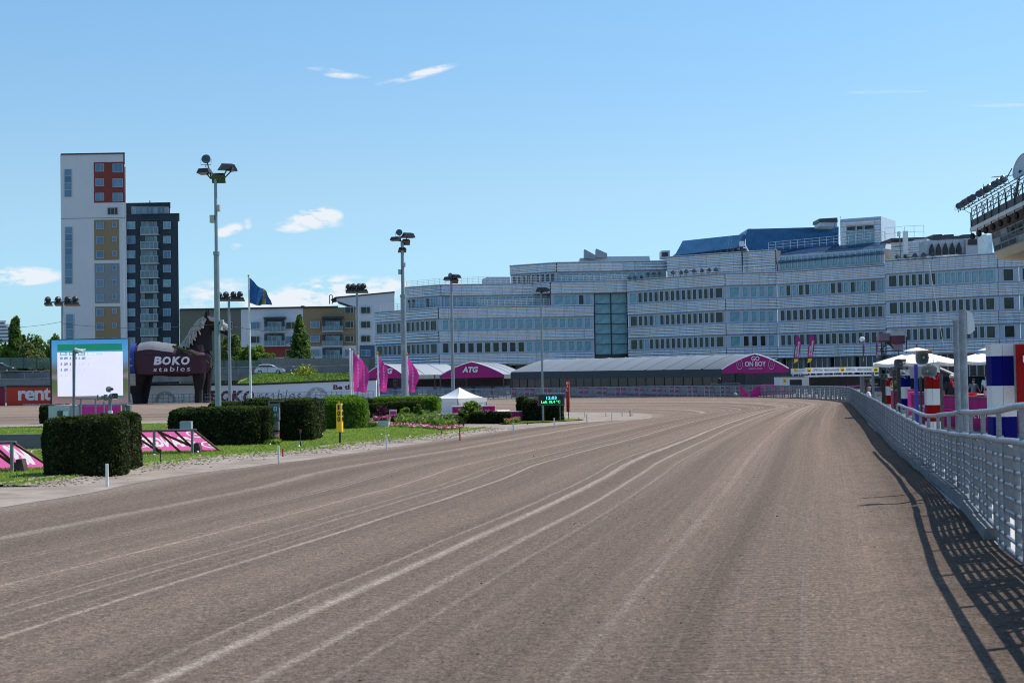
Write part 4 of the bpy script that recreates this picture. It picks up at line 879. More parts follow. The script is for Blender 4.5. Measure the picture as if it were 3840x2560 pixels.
# lamp post row between, sign gantry
def car(label, x0, ybase, D, col, length=4.6, flip=False, name='parked_car', cat='car'):
    c0 = P(x0, ybase, D); t = thing(name, label, cat, c0); s = length/4.6; hgt = 1.62
    prof = [(0, .32), (.03, .75), (.18, .98), (.42, 1.05), (.75, 1.50), (1.35, 1.60), (2.3, 1.58), (2.75, 1.46), (3.45, 1.02), (4.25, .88), (4.55, .70), (4.6, .38), (4.2, .28), (.4, .28)]
    if flip: prof = [(4.6-x, z) for x, z in prof][::-1]
    q = MB()
    def ring(y, k): return [V((c0.x+x*s, c0.y+y, c0.z+(z if z < 1.0 else 1.0+(z-1.0)*k)*1.0)) for x, z in prof]
    q.loft([ring(-.0, .85), ring(.12, 1), ring(1.68, 1), ring(1.8, .85)]); q.out('body', col, t)
    gp = [(.62, 1.08), (.86, 1.44), (2.62, 1.44), (3.2, 1.08)]; gp = [(4.6-x, z) for x, z in gp][::-1] if flip else gp
    q = MB(); q.prism([V((c0.x+x*s, c0.y-.03, c0.z+z)) for x, z in gp][::-1], (0, .05, 0)); q.out('side_window', glass_d, t)
    tyre_m = mat('tyre rubber', (.015, .015, .015), .9); rim_m = mat('wheel rim', (.35, .36, .37), .3, .7)
    for wx in (.85, 3.7):
        for y in (.02, 1.62):
            q = MB(); q.tube([(c0.x+wx*s, c0.y+y-.06, c0.z+.33), (c0.x+wx*s, c0.y+y+.16, c0.z+.33)], .34, 16); wo = q.out('wheel', tyre_m, t); q = MB(); q.tube([(c0.x+wx*s, c0.y+y-.09, c0.z+.33), (c0.x+wx*s, c0.y+y-.05, c0.z+.33)], .22, 10); q.out('rim', rim_m, wo)
    fx_ = 4.5 if not flip else .1; q = MB(); q.box(c0.x+(fx_-.12)*s, c0.x+(fx_+.08)*s, c0.y+.05, c0.y+.4, c0.z+.66, c0.z+.8); q.out('headlight', white_pl, t)
    rx_ = .1 if not flip else 4.5; q = MB(); q.box(c0.x+(rx_-.08)*s, c0.x+(rx_+.1)*s, c0.y-.01, c0.y+.3, c0.z+.8, c0.z+.95); q.out('tail_light', red_p, t)
    q = MB(); q.box(c0.x+(2.05)*s, c0.x+2.08*s, c0.y-.04, c0.y, c0.z+.35, c0.z+1.08); q.out('door_seam', black_m, t)
    return t
car('silver estate car driving on the raised road above the grass slope', 954, 1404, DR-1.5, mat('silver car paint', (.55, .58, .62), .25, .3, .04, coat=.6), name='silver_car')
car('dark car cut by the left edge on the raised road', -62, 1397+1, DR-1.0, mat('black car paint', (.012, .015, .02), .2, .2, .1, coat=.6), name='dark_car')
# ================= ADVERTISING BOARDS BEHIND THE FAR TRACK
maroon = mat('maroon print', (.13, .008, .035), .7, 0, .05, 1); board_w = mat('white board', (.78, .78, .80), .75, 0, .05, .4); board_r = mat('red board', (.55, .04, .02), .7, 0, .08, .4); board_dr = mat('dark pink board', (.26, .01, .05), .7, 0, .05)
grey_t = mat('grey lettering', (.16, .16, .17), .7)
def board(name, label, x0, y0t, x1, y0b, D, m_, D2=None, y1t=None, th=.25, cap=True, group='advertising boards along the far track'):
    y1t = y0t if y1t is None else y1t
    A = P(x0, y0b, D); B = P(x1, y0b, D2 or D); t = thing(name, label, 'advertising board', V((A.x, A.y, 0)), group)
    Fr = frame(A, B); w = (B.xy-A.xy).length; z0 = 0.0; za = P(x0, y0t, D).z; zb = P(x1, y1t, D2 or D).z
    q = MB(); pts = [V((0, 0, z0)), V((w, 0, z0)), V((w, 0, zb)), V((0, 0, za))]; q.prism([Fr @ p for p in pts][::-1], Fr.to_3x3() @ V((0, th, 0))); q.out('panel', m_, t)
    if cap: q = MB(); q.prism([Fr @ p for p in (V((0, -.08, za)), V((w, -.08, zb)), V((w, -.08, zb+.22)), V((0, -.08, za+.22)))][::-1], Fr.to_3x3() @ V((0, .4, 0))); q.out('board_cap', black_m, t)
    return t, Fr, w
def onboard(Fr, D, px0, py0, px1, py1):
    """frame coordinates x,z,w,h of a pixel rectangle on a board plane"""
    Fi = Fr.inverted()
    def hit(px, py):
        r = ray(px, py); o = Fi @ V((0, 0, CAMZ)); d = Fi.to_3x3() @ r; t = -o.y/d.y; return o+d*t
    a = hit(px0, py1); b_ = hit(px1, py0); return a.x, a.z, b_.x-a.x, b_.z-a.z
def btext(s, Fr, D, px0, py0, px1, py1, m_, parent, **k):
    x, z, w_, h = onboard(Fr, D, px0, py0, px1, py1); return text(s, Fr, x, z, w_, h, m_, parent, **k)
t, Fr, w_ = board('advertising_board', 'dark pink board cut by the left picture edge', -60, 1455, 17, 1522, 164.6, board_dr)
t, Fr, w_ = board('advertising_board', 'red board with large white letters rent, left of the big screen', 25, 1451, 260, 1521, 164.6, board_r)
btext('rent', Fr, 165, 68, 1453, 193, 1502, white_p, t, bold=.03, spacing=.9); btext('MASKINUTHYRNING', Fr, 165, 86, 1512, 212, 1521, white_p, t, bold=.02)
t, Fr, w_ = board('advertising_board', 'white board with script lettering, right behind the big screen', 270, 1447, 520, 1510, 164.4, board_w)
btext('i hamma Stuteri', Fr, 165, 300, 1496, 506, 1511, grey_t, t, shear=.35, bold=.01)
slab('board_post', 520, 1445, 531, 1511, 164, .5, black_m, t)
D0 = 163.6
t, Fr, w_ = board('advertising_board', 'long white stables board with maroon lettering curving along the far track', 532, 1446, 960, 1509, D0, board_w, D0-.4, 1444)
def ring_logo(Fr, D, cx, cy, r, parent):
    x, z, ww, hh = onboard(Fr, D, cx-r, cy-r, cx+r, cy+r); R0 = ww/2; c = (x+R0, z+R0)
    for rr in (1.0, .93, .66):
        q = MB(); n = 40; pts = []
        rings = []
        for k in range(n+1):
            a = pi*k/n; rings.append([Fr @ V((c[0]+R0*rr*cos(a), -.03, c[1]+R0*rr*sin(a))), Fr @ V((c[0]+R0*(rr-.025)*cos(a), -.03, c[1]+R0*(rr-.025)*sin(a)))])
        q.loft(rings, caps=False, closed=False); q.out('logo_ring', grey_t, parent)
    s = 'BREEDING CHAMPIONS'
    for i, chh in enumerate(s):
        if chh == ' ': continue
        a = pi*(1-(i+.5)/len(s)); Fl = Fr @ Matrix.Translation((c[0]+R0*.74*cos(a), 0, c[1]+R0*.74*sin(a))) @ Matrix.Rotation(pi/2-a, 4, 'Y'); text(chh, Fl, -R0*.045, 0, R0*.10 if chh != 'I' else R0*.03, R0*.14, grey_t, parent, bold=.01, off=.04)
    for k in (-1, 0, 1, -2, 2): q = MB(); sx, sz = c[0]+k*R0*.17, c[1]+R0*(.42-abs(k)*.06); q.quad(*[Fr @ V((sx+R0*.06*(1 if j % 2 == 0 else .45)*sin(j*pi/5), -.03, sz+R0*.06*(1 if j % 2 == 0 else .45)*cos(j*pi/5))) for j in range(10)][::-1]); q.out('logo_star', red_p, parent)
ring_logo(Fr, D0, 620, 1509, 40, t)
btext('B', Fr, D0, 780, 1464, 823, 1508, maroon, t, bold=.06, shear=.2); btext('O', Fr, D0, 826, 1464, 866, 1508, maroon, t, bold=.06, shear=.2); btext('K', Fr, D0, 866, 1464, 912, 1508, maroon, t, bold=.06, shear=.2); btext('O', Fr, D0, 912, 1464, 953, 1508, maroon, t, bold=.06, shear=.2)
t, Fr, w_ = board('advertising_board', 'tall right end of the white stables board with the words Be th', 960, 1444, 1412, 1506, D0-.4, board_w, 160, 1425)
btext('stables', Fr, D0, 967, 1460, 1128, 1504, maroon, t, bold=-.015, shear=.25, spacing=1.25); ring_logo(Fr, D0, 1189, 1500, 42, t); btext('Be the', Fr, 161, 1250, 1441, 1338, 1461, maroon, t, bold=.03)
# steel crowd railing in front of the boards and banners
def crowd_rail(name, label, pts, D0, D1, h, n, cat='railing', m_=galv, bars=3):
    q = MB(); t = thing(name, label, cat, V((P(pts[0][0], pts[0][1], D0).x, D0, 0))); cum = [pts[0][0], pts[-1][0]]
    def at(u): x = cum[0]+(cum[1]-cum[0])*u; D = D0+(D1-D0)*u; p = P(x, 1450, D); return V((p.x, p.y, 0))
    for i in range(n+1): p = at(i/n); q.tube([p, p+V((0, 0, h))], .03, 4)
    q.out('post', m_, t)
    q = MB()
    for j in (1, .62, .15): q.tube([at(i/n)+V((0, 0, h*j)) for i in range(0, n+1)], .022, 4)
    q.out('rail', m_, t); q = MB(); nn = n*bars
    for i in range(nn): p = at((i+.5)/nn); q.tube([p+V((0, 0, h*.15)), p+V((0, 0, h*.6))], .013, 3)
    q.out('bars', m_, t); return t
crowd_rail('crowd_railing', 'low steel railing in front of the white stables board', [(532, 1500), (1400, 1500)], 162.6, 158.8, 1.0, 44)
q = MB(); q.tube([P(683, 1519, 160)-V((0, 0, .3)), P(683, 1480, 160)], .04, 6); t = thing('exit_sign', 'small green and white emergency exit sign on a thin post before the boards', 'sign', P(683, 1519, 160)); q.out('post', galv, t); slab('sign_plate', 680, 1478, 688, 1502, 159.9, .05, mat('sign green', (.02, .35, .16), .5), t); slab('sign_arrow', 682, 1481, 686, 1487, 159.85, .04, white_p, t); slab('sign_figure', 682, 1492, 686, 1498, 159.85, .04, white_p, t)
# ================= GIANT WOODEN HORSE
DH = 161.0
hb = mat('dark stained timber', (.012, .006, .007), .8, 0, .4, 1.2, .5, 6); hcl = mat('maroon canvas cover', (.060, .014, .030), .75, 0, .15, .5, .6, 1.2); htp = mat('grey tarpaulin', (.17, .17, .18), .6, 0, .2, .6, .7, 2); hbl = mat('blue canvas cover', (.015, .05, .30), .7, 0, .2, .5, .5, 1.5); hpl = mat('pale planks', (.36, .33, .28), .85, 0, .25, 3)
horse = thing('horse_statue', 'giant dark wooden horse statue wrapped in a maroon stables cover', 'statue', (P(620, 1500, DH).x, DH, 0))
def hp(px, py, dy=0.0): p = P(px, py, DH); return V((p.x, DH+dy, p.z))
def sect(px, yt, yb, hw, n=20, power=.85, grow=0.0):
    a, b_ = hp(px, yt), hp(px, yb); c = (a+b_)/2; rz = abs(a.z-b_.z)/2+grow; o = []
    for k in range(n):
        th = 2*pi*k/n; cs, sn = cos(th), sin(th); o.append(V((c.x, DH+(hw+grow)*math.copysign(abs(cs)**power, cs), c.z+rz*math.copysign(abs(sn)**power, sn))))
    return o
BS = [(462, 1335, 1395, .9), (474, 1314, 1405, 1.5), (505, 1298, 1410, 1.95), (560, 1287, 1408, 2.1), (600, 1288, 1406, 2.1), (650, 1296, 1410, 2.15), (700, 1300, 1408, 2.1), (745, 1305, 1404, 1.9), (775, 1316, 1398, 1.5), (792, 1338, 1380, .8)]
q = MB(); q.loft([sect(*s) for s in BS])
def limb(path, side=0, n=10):
    """path: (px,py,half width px,half depth m, y offset)"""
    rings = []
    for (px, py, hw, hd, dy) in path:
        c = hp(px, py, dy); rx = hw*DH/FPX; rings.append([V((c.x+rx*cos(2*pi*k/n), c.y+hd*sin(2*pi*k/n), c.z)) for k in range(n)])
    q.loft(rings)
# legs
limb([(752, 1370, 30, .7, -.9), (754, 1420, 24, .55, -.95), (752, 1462, 15, .4, -.95), (752, 1500, 14, .38, -.95), (752, 1517, 17, .45, -.95)]); limb([(768, 1370, 24, .6, 1.0), (770, 1430, 16, .5, 1.0), (766, 1517, 12, .4, 1.0)])
limb([(530, 1365, 46, .9, -.9), (520, 1410, 40, .8, -.9), (512, 1450, 30, .6, -.9), (518, 1480, 16, .4, -.9), (522, 1517, 14, .4, -.9)]); limb([(545, 1365, 36, .8, 1.0), (535, 1420, 28, .6, 1.0), (530, 1517, 14, .4, 1.0)])
# neck and head
def nring(cx, cy, ang, hw, hd, n=12):
    c = hp(cx, cy); s = DH/FPX; dx, dz = cos(ang), sin(ang); return [V((c.x+dx*hw*s*cos(2*pi*k/n), DH+hd*sin(2*pi*k/n), c.z+dz*hw*s*cos(2*pi*k/n))) for k in range(n)]
q.loft([nring(735, 1330, .25, 64, 1.7), nring(742, 1295, .15, 54, 1.35), nring(752, 1262, .1, 42, 1.1), nring(764, 1232, 0, 33, .9), nring(775, 1208, -.15, 28, .8), nring(790, 1195, -.4, 26, .75)])
q.loft([nring(775, 1205, pi/2-.2, 22, .75), nring(795, 1208, pi/2-.35, 28, .75), nring(818, 1222, pi/2-.35, 25, .62), nring(838, 1232, pi/2-.3, 19, .5), nring(855, 1243, pi/2-.25, 17, .48), nring(863, 1246, pi/2-.2, 12, .4)])
q.out('body', hb, horse, smooth=False)
q = MB(); q.loft([nring(832, 1228, pi/2-.3, 20, .56), nring(845, 1234, pi/2-.28, 19, .54), nring(861, 1240, pi/2-.2, 14, .48)]); q.v = [(x, y, z+.06) for x, y, z in q.v]; q.out('muzzle_cover', mat('bleached muzzle planks', (.30, .29, .28), .8), horse)
for sy in (-.45, .45):
    q = MB(); q.loft([[hp(768, 1192, sy-.2), hp(784, 1192, sy-.2), hp(784, 1192, sy+.2), hp(768, 1192, sy+.2)], [hp(774, 1172, sy-.1), hp(783, 1172, sy-.1), hp(783, 1172, sy+.1), hp(774, 1172, sy+.1)], [hp(780, 1157, sy)]*4], caps=False); q.out('ear', hb, horse)
# cover: shell round the barrel below the back line, tarpaulin over the back, blue cover on the rump
def shell(name, s0, s1, k0, k1, m_, grow, n=20, nsub=6):
    st_ = cr([s for s in BS], nsub); q = MB(); rings = []
    for s in st_:
        if not (s0 <= s[0] <= s1): continue
        g_ = grow+.05*mnoise.noise(V((s[0]*.06, 0, 2))); r_ = sect(s[0], s[1], s[2], s[3], n=40, grow=g_)
        rings.append([r_[k % 40]+V((0, .05*mnoise.noise(V((s[0]*.07, k*.5, 1))), .05*mnoise.noise(V((s[0]*.05, k*.3, 5))))) for k in range(k0, k1+1)])
    q.loft(rings, caps=False, closed=False); return q.out(name, m_, horse, smooth=True)
shell('cover_cloth', 518, 794, 13, 28, hcl, .14); shell('cover_cloth', 518, 794, -8, 7, hcl, .14)
shell('tarpaulin', 525, 670, 3, 17, htp, .20)
shell('rump_cover', 462, 524, -9, 29, hbl, .22)
q = MB(); q.pbox(480, 1400, 508, 1446, DH-1.75, .5); q.out('pale_leg_planks', hpl, horse)
# flat front panel of the cover that carries the lettering
FH = frame(P(515, 1350, DH-2.36), P(790, 1350, DH-2.36)); xx, zz, ww, hh = onboard(FH, 0, 515, 1330, 770, 1402)
q = MB(); rings = []
for i in range(15):
    u = i/14; rings.append([FH @ V((xx+ww*u, .1*mnoise.noise(V((i*.7, k*.8, 3)))-.02+(.5*max(0, u-.8)**2*25), zz+hh*(k/6)-.1*(1 if k == 0 else 0)*sin(u*9)*.5)) for k in range(7)])
q.loft(rings, caps=False, closed=False); q.out('cover_cloth', hcl, horse, smooth=True)
FH2 = frame(P(515, 1350, DH-2.62), P(790, 1350, DH-2.62))
for s, a, b_ in (('B', 576, 606), ('O', 609, 641), ('K', 644, 678), ('O', 679, 711)): x, z, w_, h = onboard(FH2, 0, a, 1336, b_, 1368); text(s, FH2, x, z, w_, h, board_w, horse, bold=.05, shear=.15)
x, z, w_, h = onboard(FH2, 0, 575, 1373, 713, 1393); text('stables', FH2, x, z, w_, h, board_w, horse, bold=.0, shear=.1, spacing=1.25)
q = MB(); q.tube([hp(666, 1300, -2.3), hp(690, 1307, -2.4), hp(730, 1320, -2.35), hp(765, 1338, -2.0), hp(792, 1362, -1.4)], .16, 6); q.out('garland', lf_dark, horse)
# blue belt emblem on the rump
q = MB(); Fe = frame(P(470, 1350, DH-2.15), P(515, 1350, DH-2.15)); x, z, w_, h = onboard(Fe, 0, 485, 1344, 500, 1372)
q.loft([[Fe @ V((x+w_/2+w_/2*r_*cos(2*pi*k/20), -.03, z+h/2+h/2*r_*sin(2*pi*k/20))) for r_ in (1, .88)] for k in range(21)], caps=False, closed=False); q.out('emblem_ring', board_w, horse)
# mane of grey planks along the neck
nb_ = [(674, 1300), (690, 1283), (708, 1258), (725, 1230), (742, 1207), (757, 1193), (770, 1187)]; nn_ = cr(nb_, 8); mw = mat('bleached mane planks', (.38, .365, .33), .85, 0, .25, 2)
for i in range(96):
    u = (i % 48)/47.0*(len(nn_)-1); k = min(int(u), len(nn_)-2); p = nn_[k]+(nn_[k+1]-nn_[k])*(u-k); lay = i//48
    off = (3+12*lay)*random.uniform(.7, 1.3); px, py = p[0]+off*.75, p[1]+off*.55; ln = random.uniform(22, 36)*(1 if i % 48 > 5 else .6); an = random.uniform(-.35, .45)+(.5 if i % 48 > 42 else 0)
    dx, dz = sin(an)*ln, cos(an)*ln; dy = -(1.0+.25*lay+random.uniform(0, .25)); wq = random.uniform(1.9, 2.9); a = hp(px-wq, py, dy); b_ = hp(px+wq, py+1, dy); c = hp(px+wq-dx, py+dz+1, dy-.15); d = hp(px-wq-dx, py+dz, dy-.15)
    q = MB(); q.prism([a, b_, c, d][::-1], (0, .1, 0)); q.out('mane_plank', mw, horse)
for i in range(9): a = hp(781+i*2.5, 1186+i*.8, -.7); q = MB(); q.prism([a, a+V((.1, 0, 0)), a+V((.45+i*.04, -.1, -.55)), a+V((.33+i*.04, -.1, -.55))][::-1], (0, .1, 0)); q.out('forelock_plank', mw, horse)
# ================= LARGE LED SCREEN
DS = 75.0
scr = thing('led_screen', 'large outdoor LED screen showing betting percentages on a pale panel', 'screen', (P(335, 1600, DS).x, DS, 0))
def em(name, c, e=1.0, **k): return mat(name, c, .5, 0, k.pop('var', .03), k.pop('scale', 1), emit=e, **k)
slab('screen_housing', 188, 1270, 478, 1512, DS+.1, .5, black_m, scr)
Fs, ws, hs_ = pframe(194, 1273, 478, 1512, DS)
m = bpy.data.materials.new('screen picture'); m.use_nodes = True; nt = m.node_tree; N = nt.nodes; L = nt.links; b = N['Principled BSDF']
tc = nd('ShaderNodeTexCoord'); sp = nd('ShaderNodeSeparateXYZ'); L.new(tc.outputs['Generated'], sp.inputs[0]); nz_ = noise_n(tc.outputs['Object'], 2.2, 4)
yy_ = mth('ADD', sp.outputs[2], mth('MULTIPLY', mth('SUBTRACT', nz_, .5), .12))
pc = ramp(yy_, [(0, (.30, .18, .20)), (.12, (.22, .15, .17)), (.2, (.10, .15, .04)), (.36, (.09, .13, .05)), (.42, (.28, .22, .30)), (.5, (.10, .14, .06)), (.6, (.16, .20, .36)), (.66, (.12, .32, .62)), (.8, (.10, .38, .78)), (1, (.05, .30, .72))])
L.new(pc, b.inputs['Emission Color']); b.inputs['Emission Strength'].default_value = .8; b.inputs['Base Color'].default_value = (.02, .02, .02, 1)
q = MB(); q.box(0, ws, 0, .1, 0, hs_); inst('screen_face', q.mesh('screen_face', m), scr, Fs)
def scr_rect(name, x0, y0, x1, y1, m_, off=.03):
    x, z, w_, h = onboard(Fs, DS, x0, y0, x1, y1); q = MB(); q.box(x, x+w_, -off, 0, z, z+h); return inst(name, q.mesh(name, m_), scr, Fs)
scr_rect('screen_panel', 217, 1317, 460, 1486, em('screen lavender', (.66, .62, .88), .95)); scr_rect('screen_bar', 216, 1287, 457, 1316, em('screen green', (.006, .16, .11), .9)); scr_rect('screen_bar', 218, 1487, 460, 1495, MATS['screen green'])
st_g = em('screen faded green', (.05, .30, .26), .9); st_l = em('screen pale green', (.42, .58, .66), .9); st_t = em('screen grey text', (.12, .17, .24), .8); st_f = em('screen faint text', (.48, .48, .64), .9); st_b = em('screen blue text', (.05, .15, .38), .8)
for k, (a, mm, s) in enumerate(((226, st_g, 'GS75-1'), (260, st_g, 'GS75-2'), (293, st_g, 'GS75-3'), (327, st_l, 'GS75-4'), (360, em('screen near white', (.55, .60, .74), .9), ''))):
    scr_rect('screen_tab', a, 1320, a+27, 1332, mm, .045)
    if s: x, z, w_, h = onboard(Fs, DS, a+3, 1322, a+24, 1330); text(s, Fs, x, z, w_, h, MATS['screen lavender'], scr, bold=.05, off=.06)
rows_s = [(1338, [('10', 226, 236, st_b), ('38%', 241, 256, st_t), ('3', 262, 267, st_b), ('7%', 283, 290, st_t), ('1', 296, 299, st_b), ('55%', 307, 322, st_t), ('2', 329, 334, st_f), ('31%', 340, 354, st_f)]), (1360, [('3', 228, 233, st_b), ('25%', 241, 256, st_t), ('2', 262, 267, st_b), ('6%', 283, 290, st_f), ('2', 296, 301, st_f), ('15%', 307, 322, st_f), ('4', 329, 334, st_f)]),
    (1382, [('1', 229, 232, st_b), ('15%', 242, 256, st_t), ('9', 262, 267, st_f), ('11 1', 296, 318, st_f)]), (1403, [('6', 228, 233, st_f), ('6%', 246, 256, st_f)])]
for (y, lst) in rows_s:
    for (s, a, b_, mm) in lst: x, z, w_, h = onboard(Fs, DS, a, y, b_, y+9.5); text(s, Fs, x, z, w_, h, mm, scr, bold=.045, off=.045)
# screen trailer with pink banner
slab('trailer_body', 182, 1521, 262, 1590, DS-.6, 2.2, mat('trailer white', (.5, .53, .56), .5, 0, .06), scr); slab('trailer_window', 215, 1540, 236, 1560, DS-.7, .1, dark_m, scr); slab('trailer_window', 236, 1541, 256, 1560, DS-.72, .1, white_p, scr)
slab('trailer_frame', 290, 1515, 475, 1520, DS-.6, .3, galv, scr); slab('trailer_frame', 458, 1518, 470, 1606, DS-.6, .3, galv, scr); slab('trailer_frame', 473, 1520, 488, 1606, DS-.4, .3, galv, scr); slab('trailer_body', 262, 1522, 296, 1590, DS-.5, 1, MATS['trailer white'], scr)
q = MB(); a = P(297, 1522, DS-.8); b_ = P(453, 1522, DS-.8); zb = P(370, 1580, DS-.8).z; rings = []
for i in range(40): u = i/39; rings.append([V((a.x+(b_.x-a.x)*u, DS-.8+.03*sin(u*60), a.z)), V((a.x+(b_.x-a.x)*u, DS-.8+.05*sin(u*60+1), zb))])
q.loft(rings, caps=False, closed=False); q.out('banner', mat('hot pink banner', (.85, .03, .38), .7, 0, .08), scr, smooth=True)
# ================= HEDGES
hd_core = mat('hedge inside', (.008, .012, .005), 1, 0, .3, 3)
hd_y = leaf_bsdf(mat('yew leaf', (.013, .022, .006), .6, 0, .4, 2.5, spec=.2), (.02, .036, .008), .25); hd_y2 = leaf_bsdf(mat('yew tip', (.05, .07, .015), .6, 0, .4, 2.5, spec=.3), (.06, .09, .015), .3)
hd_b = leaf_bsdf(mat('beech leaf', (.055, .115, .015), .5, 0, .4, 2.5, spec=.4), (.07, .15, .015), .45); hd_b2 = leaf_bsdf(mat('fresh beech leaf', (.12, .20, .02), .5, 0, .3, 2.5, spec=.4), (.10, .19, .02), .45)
def hedge(label, x0, yt, x1, yb, depth, kind='yew', n=9000, rot=0.0, round_=.12, D=None, group='clipped hedges on the infield', leafs=None, lumps=0, name='hedge', topn=.0, zbase=.03):
    p = G((x0+x1)/2, yb, 0) if D is None else P((x0+x1)/2, yb, D); D = p.y; A = P(x0, (yt+yb)/2, D); B = P(x1, (yt+yb)/2, D); w = B.x-A.x; z1 = P((x0+x1)/2, yt, D).z; H = z1-zbase
    base = V(((A.x+B.x)/2, D+depth/2, zbase)); t = thing(name, label, 'hedge', base, group)
    # points on a rounded box
    a, b_, c = w/2, depth/2, H
    areas = np.array([w*H, w*H*.4, depth*H, depth*H*.5, w*depth]); f = rng.choice(5, n, p=areas/areas.sum()); u = rng.uniform(-1, 1, n); v_ = rng.uniform(0, 1, n)
    pts = np.zeros((n, 3)); nr = np.zeros((n, 3))
    for k, (px_, py_, pz_, nn_) in enumerate(((u*a, -b_+0*u, v_*c, (0, -1, 0)), (u*a, b_+0*u, v_*c, (0, 1, 0)), (a+0*u, u*b_, v_*c, (1, 0, 0)), (-a+0*u, u*b_, v_*c, (-1, 0, 0)), (u*a, (2*v_-1)*b_, c+0*u, (0, 0, 1)))):
        m_ = f == k; pts[m_] = np.stack([px_, py_, pz_], 1)[m_]; nr[m_] = nn_
    q = pts.copy(); r = min(round_*3, a*.9, b_*.9); inner = np.stack([np.clip(q[:, 0], -a+r, a-r), np.clip(q[:, 1], -b_+r, b_-r), np.clip(q[:, 2], -9, c-r*.45)], 1); d = q-inner; L_ = np.linalg.norm(d*[1, 1, 1/.45], axis=1)[:, None]+1e-9; q = np.where(L_ > r, inner+d/L_*r, q)
    lump = np.array([mnoise.noise(V((x*1.9+base.x, y*1.9, z*1.9)))*.06+mnoise.noise(V((x*5+base.x, y*5, z*5)))*.035 for x, y, z in q]); 
    if lumps: lump += -.07*np.abs(np.sin(q[:, 0]*pi*lumps/w))**-0 *(np.abs(np.cos(q[:, 0]*pi*lumps/w))**6)
    q += nr*lump[:, None]*(1.0)+nr*rng.uniform(-.03, .02, (n, 1)); q[:, 2] = np.maximum(q[:, 2], .0); q[:, :2] *= (1+.02*np.sin(q[:, 2:3]*3))
    cr_, sr = cos(rot), sin(rot); R2 = np.array([[cr_, -sr], [sr, cr_]]); q[:, :2] = q[:, :2] @ R2.T; nr[:, :2] = nr[:, :2] @ R2.T
    sz = leafs or (.055 if kind == 'yew' else .09); sz = sz*max(1, D/45)
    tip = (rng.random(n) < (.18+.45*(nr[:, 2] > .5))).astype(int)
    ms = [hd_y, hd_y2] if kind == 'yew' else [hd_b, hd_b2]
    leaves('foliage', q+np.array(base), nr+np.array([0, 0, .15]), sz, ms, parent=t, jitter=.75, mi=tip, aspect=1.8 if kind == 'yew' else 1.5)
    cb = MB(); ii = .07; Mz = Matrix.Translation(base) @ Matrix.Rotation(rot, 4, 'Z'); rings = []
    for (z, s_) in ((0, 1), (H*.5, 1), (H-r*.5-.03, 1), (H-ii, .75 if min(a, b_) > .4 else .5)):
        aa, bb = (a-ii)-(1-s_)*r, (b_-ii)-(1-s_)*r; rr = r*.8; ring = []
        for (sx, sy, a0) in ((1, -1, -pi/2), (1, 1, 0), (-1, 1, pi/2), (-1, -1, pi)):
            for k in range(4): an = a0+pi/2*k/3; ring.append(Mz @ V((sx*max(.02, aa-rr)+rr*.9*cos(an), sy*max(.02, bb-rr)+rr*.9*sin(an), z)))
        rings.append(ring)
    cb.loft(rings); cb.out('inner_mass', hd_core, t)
    return t
hedge('dark clipped block hedge nearest the camera, before the large screen', 149, 1565, 436, 1790, 1.35, n=26000)
hedge('narrow clipped hedge tucked close behind the right end of the nearest hedge', 424, 1552, 492, 1766, 1.1, n=9000)
hedge('small dark hedge beside the white screen trailer', 145, 1521, 184, 1588, 1.2, n=2500)
hedge('long dark clipped hedge behind the pink sponsor frame, left of the race display', 625, 1531, 968, 1676, 2.0, n=20000)
hedge('short hedge end between the long dark hedge and the race display', 960, 1530, 1003, 1671, 1.2, n=4000)
hedge('tall dark hedge behind the race display', 1000, 1500, 1168, 1658, 3.0, n=14000)
hedge('long dark hedge top showing behind the long front hedge', 905, 1498, 1010, 1640, 2.0, n=7000)
hedge('low hedge strip at the foot of the grey lamp mast, beyond the long hedge', 776, 1511, 900, 1590, 2.0, n=4000)
hedge('gap filling dark hedge between tall hedge and the bright leafy hedge', 1160, 1500, 1196, 1630, 2.0, n=3000)
hedge('bright green leafy hedge behind the yellow 100 marker', 1188, 1489, 1362, 1612, 2.6, 'beech', n=12000, round_=.25)
hedge('bright leafy hedge running behind the trimmed brown green blocks', 1395, 1492, 1600, 1556, 1.4, 'beech', n=8000, D=84)
hedge('rounded right end of the bright leafy hedge beside the white tent', 1585, 1492, 1640, 1566, 3.0, 'beech', n=5000, D=80, round_=.3)
hedge('thin dark hedge strip left of the bright leafy hedge', 1358, 1498, 1400, 1530, 1.4, n=2500, D=84)
hedge('trimmed olive block hedge behind the white planters', 1384, 1514, 1444, 1574, 1.1, n=6000, D=77); hedge('small trimmed hedge sliver right of the bright leafy block', 1361, 1514, 1374, 1574, 1.1, n=1500, D=77)
hedge('wide trimmed olive hedge behind the rose bushes', 1447, 1508, 1584, 1572, 1.1, n=11000, D=77)
hedge('low dark hedge block right of the white planter', 1455, 1563, 1488, 1596, 1.0, n=2500)
hedge('low curved hedge at the right end of the flower bed', 1600, 1565, 1665, 1584, .9, n=3500, D=71); hedge('rounded low hedge end of the flower bed beside the gravel', 1660, 1564, 1732, 1604, 1.1, n=5000, round_=.3)
for i in range(9):
    x0 = 1722+i*21.3; hedge('small upright bush, '+['leftmost', 'second', 'third', 'fourth', 'fifth', 'sixth', 'seventh', 'eighth', 'rightmost'][i]+(' from left' if 0 < i < 8 else '')+' in the row before the magenta banners', x0, 1549, x0+22, 1589-(2 if i < 2 else 0), .7, n=1900, round_=.25, group='row of small upright bushes before the magenta banners', name='upright_bush')
hedge('dark hedge block behind the clock display', 1963, 1498, 2110, 1583, 1.4, n=9000, D=70.6); hedge('taller dark hedge end left of the clock display', 1941, 1490, 1978, 1578, 2.4, n=3500)
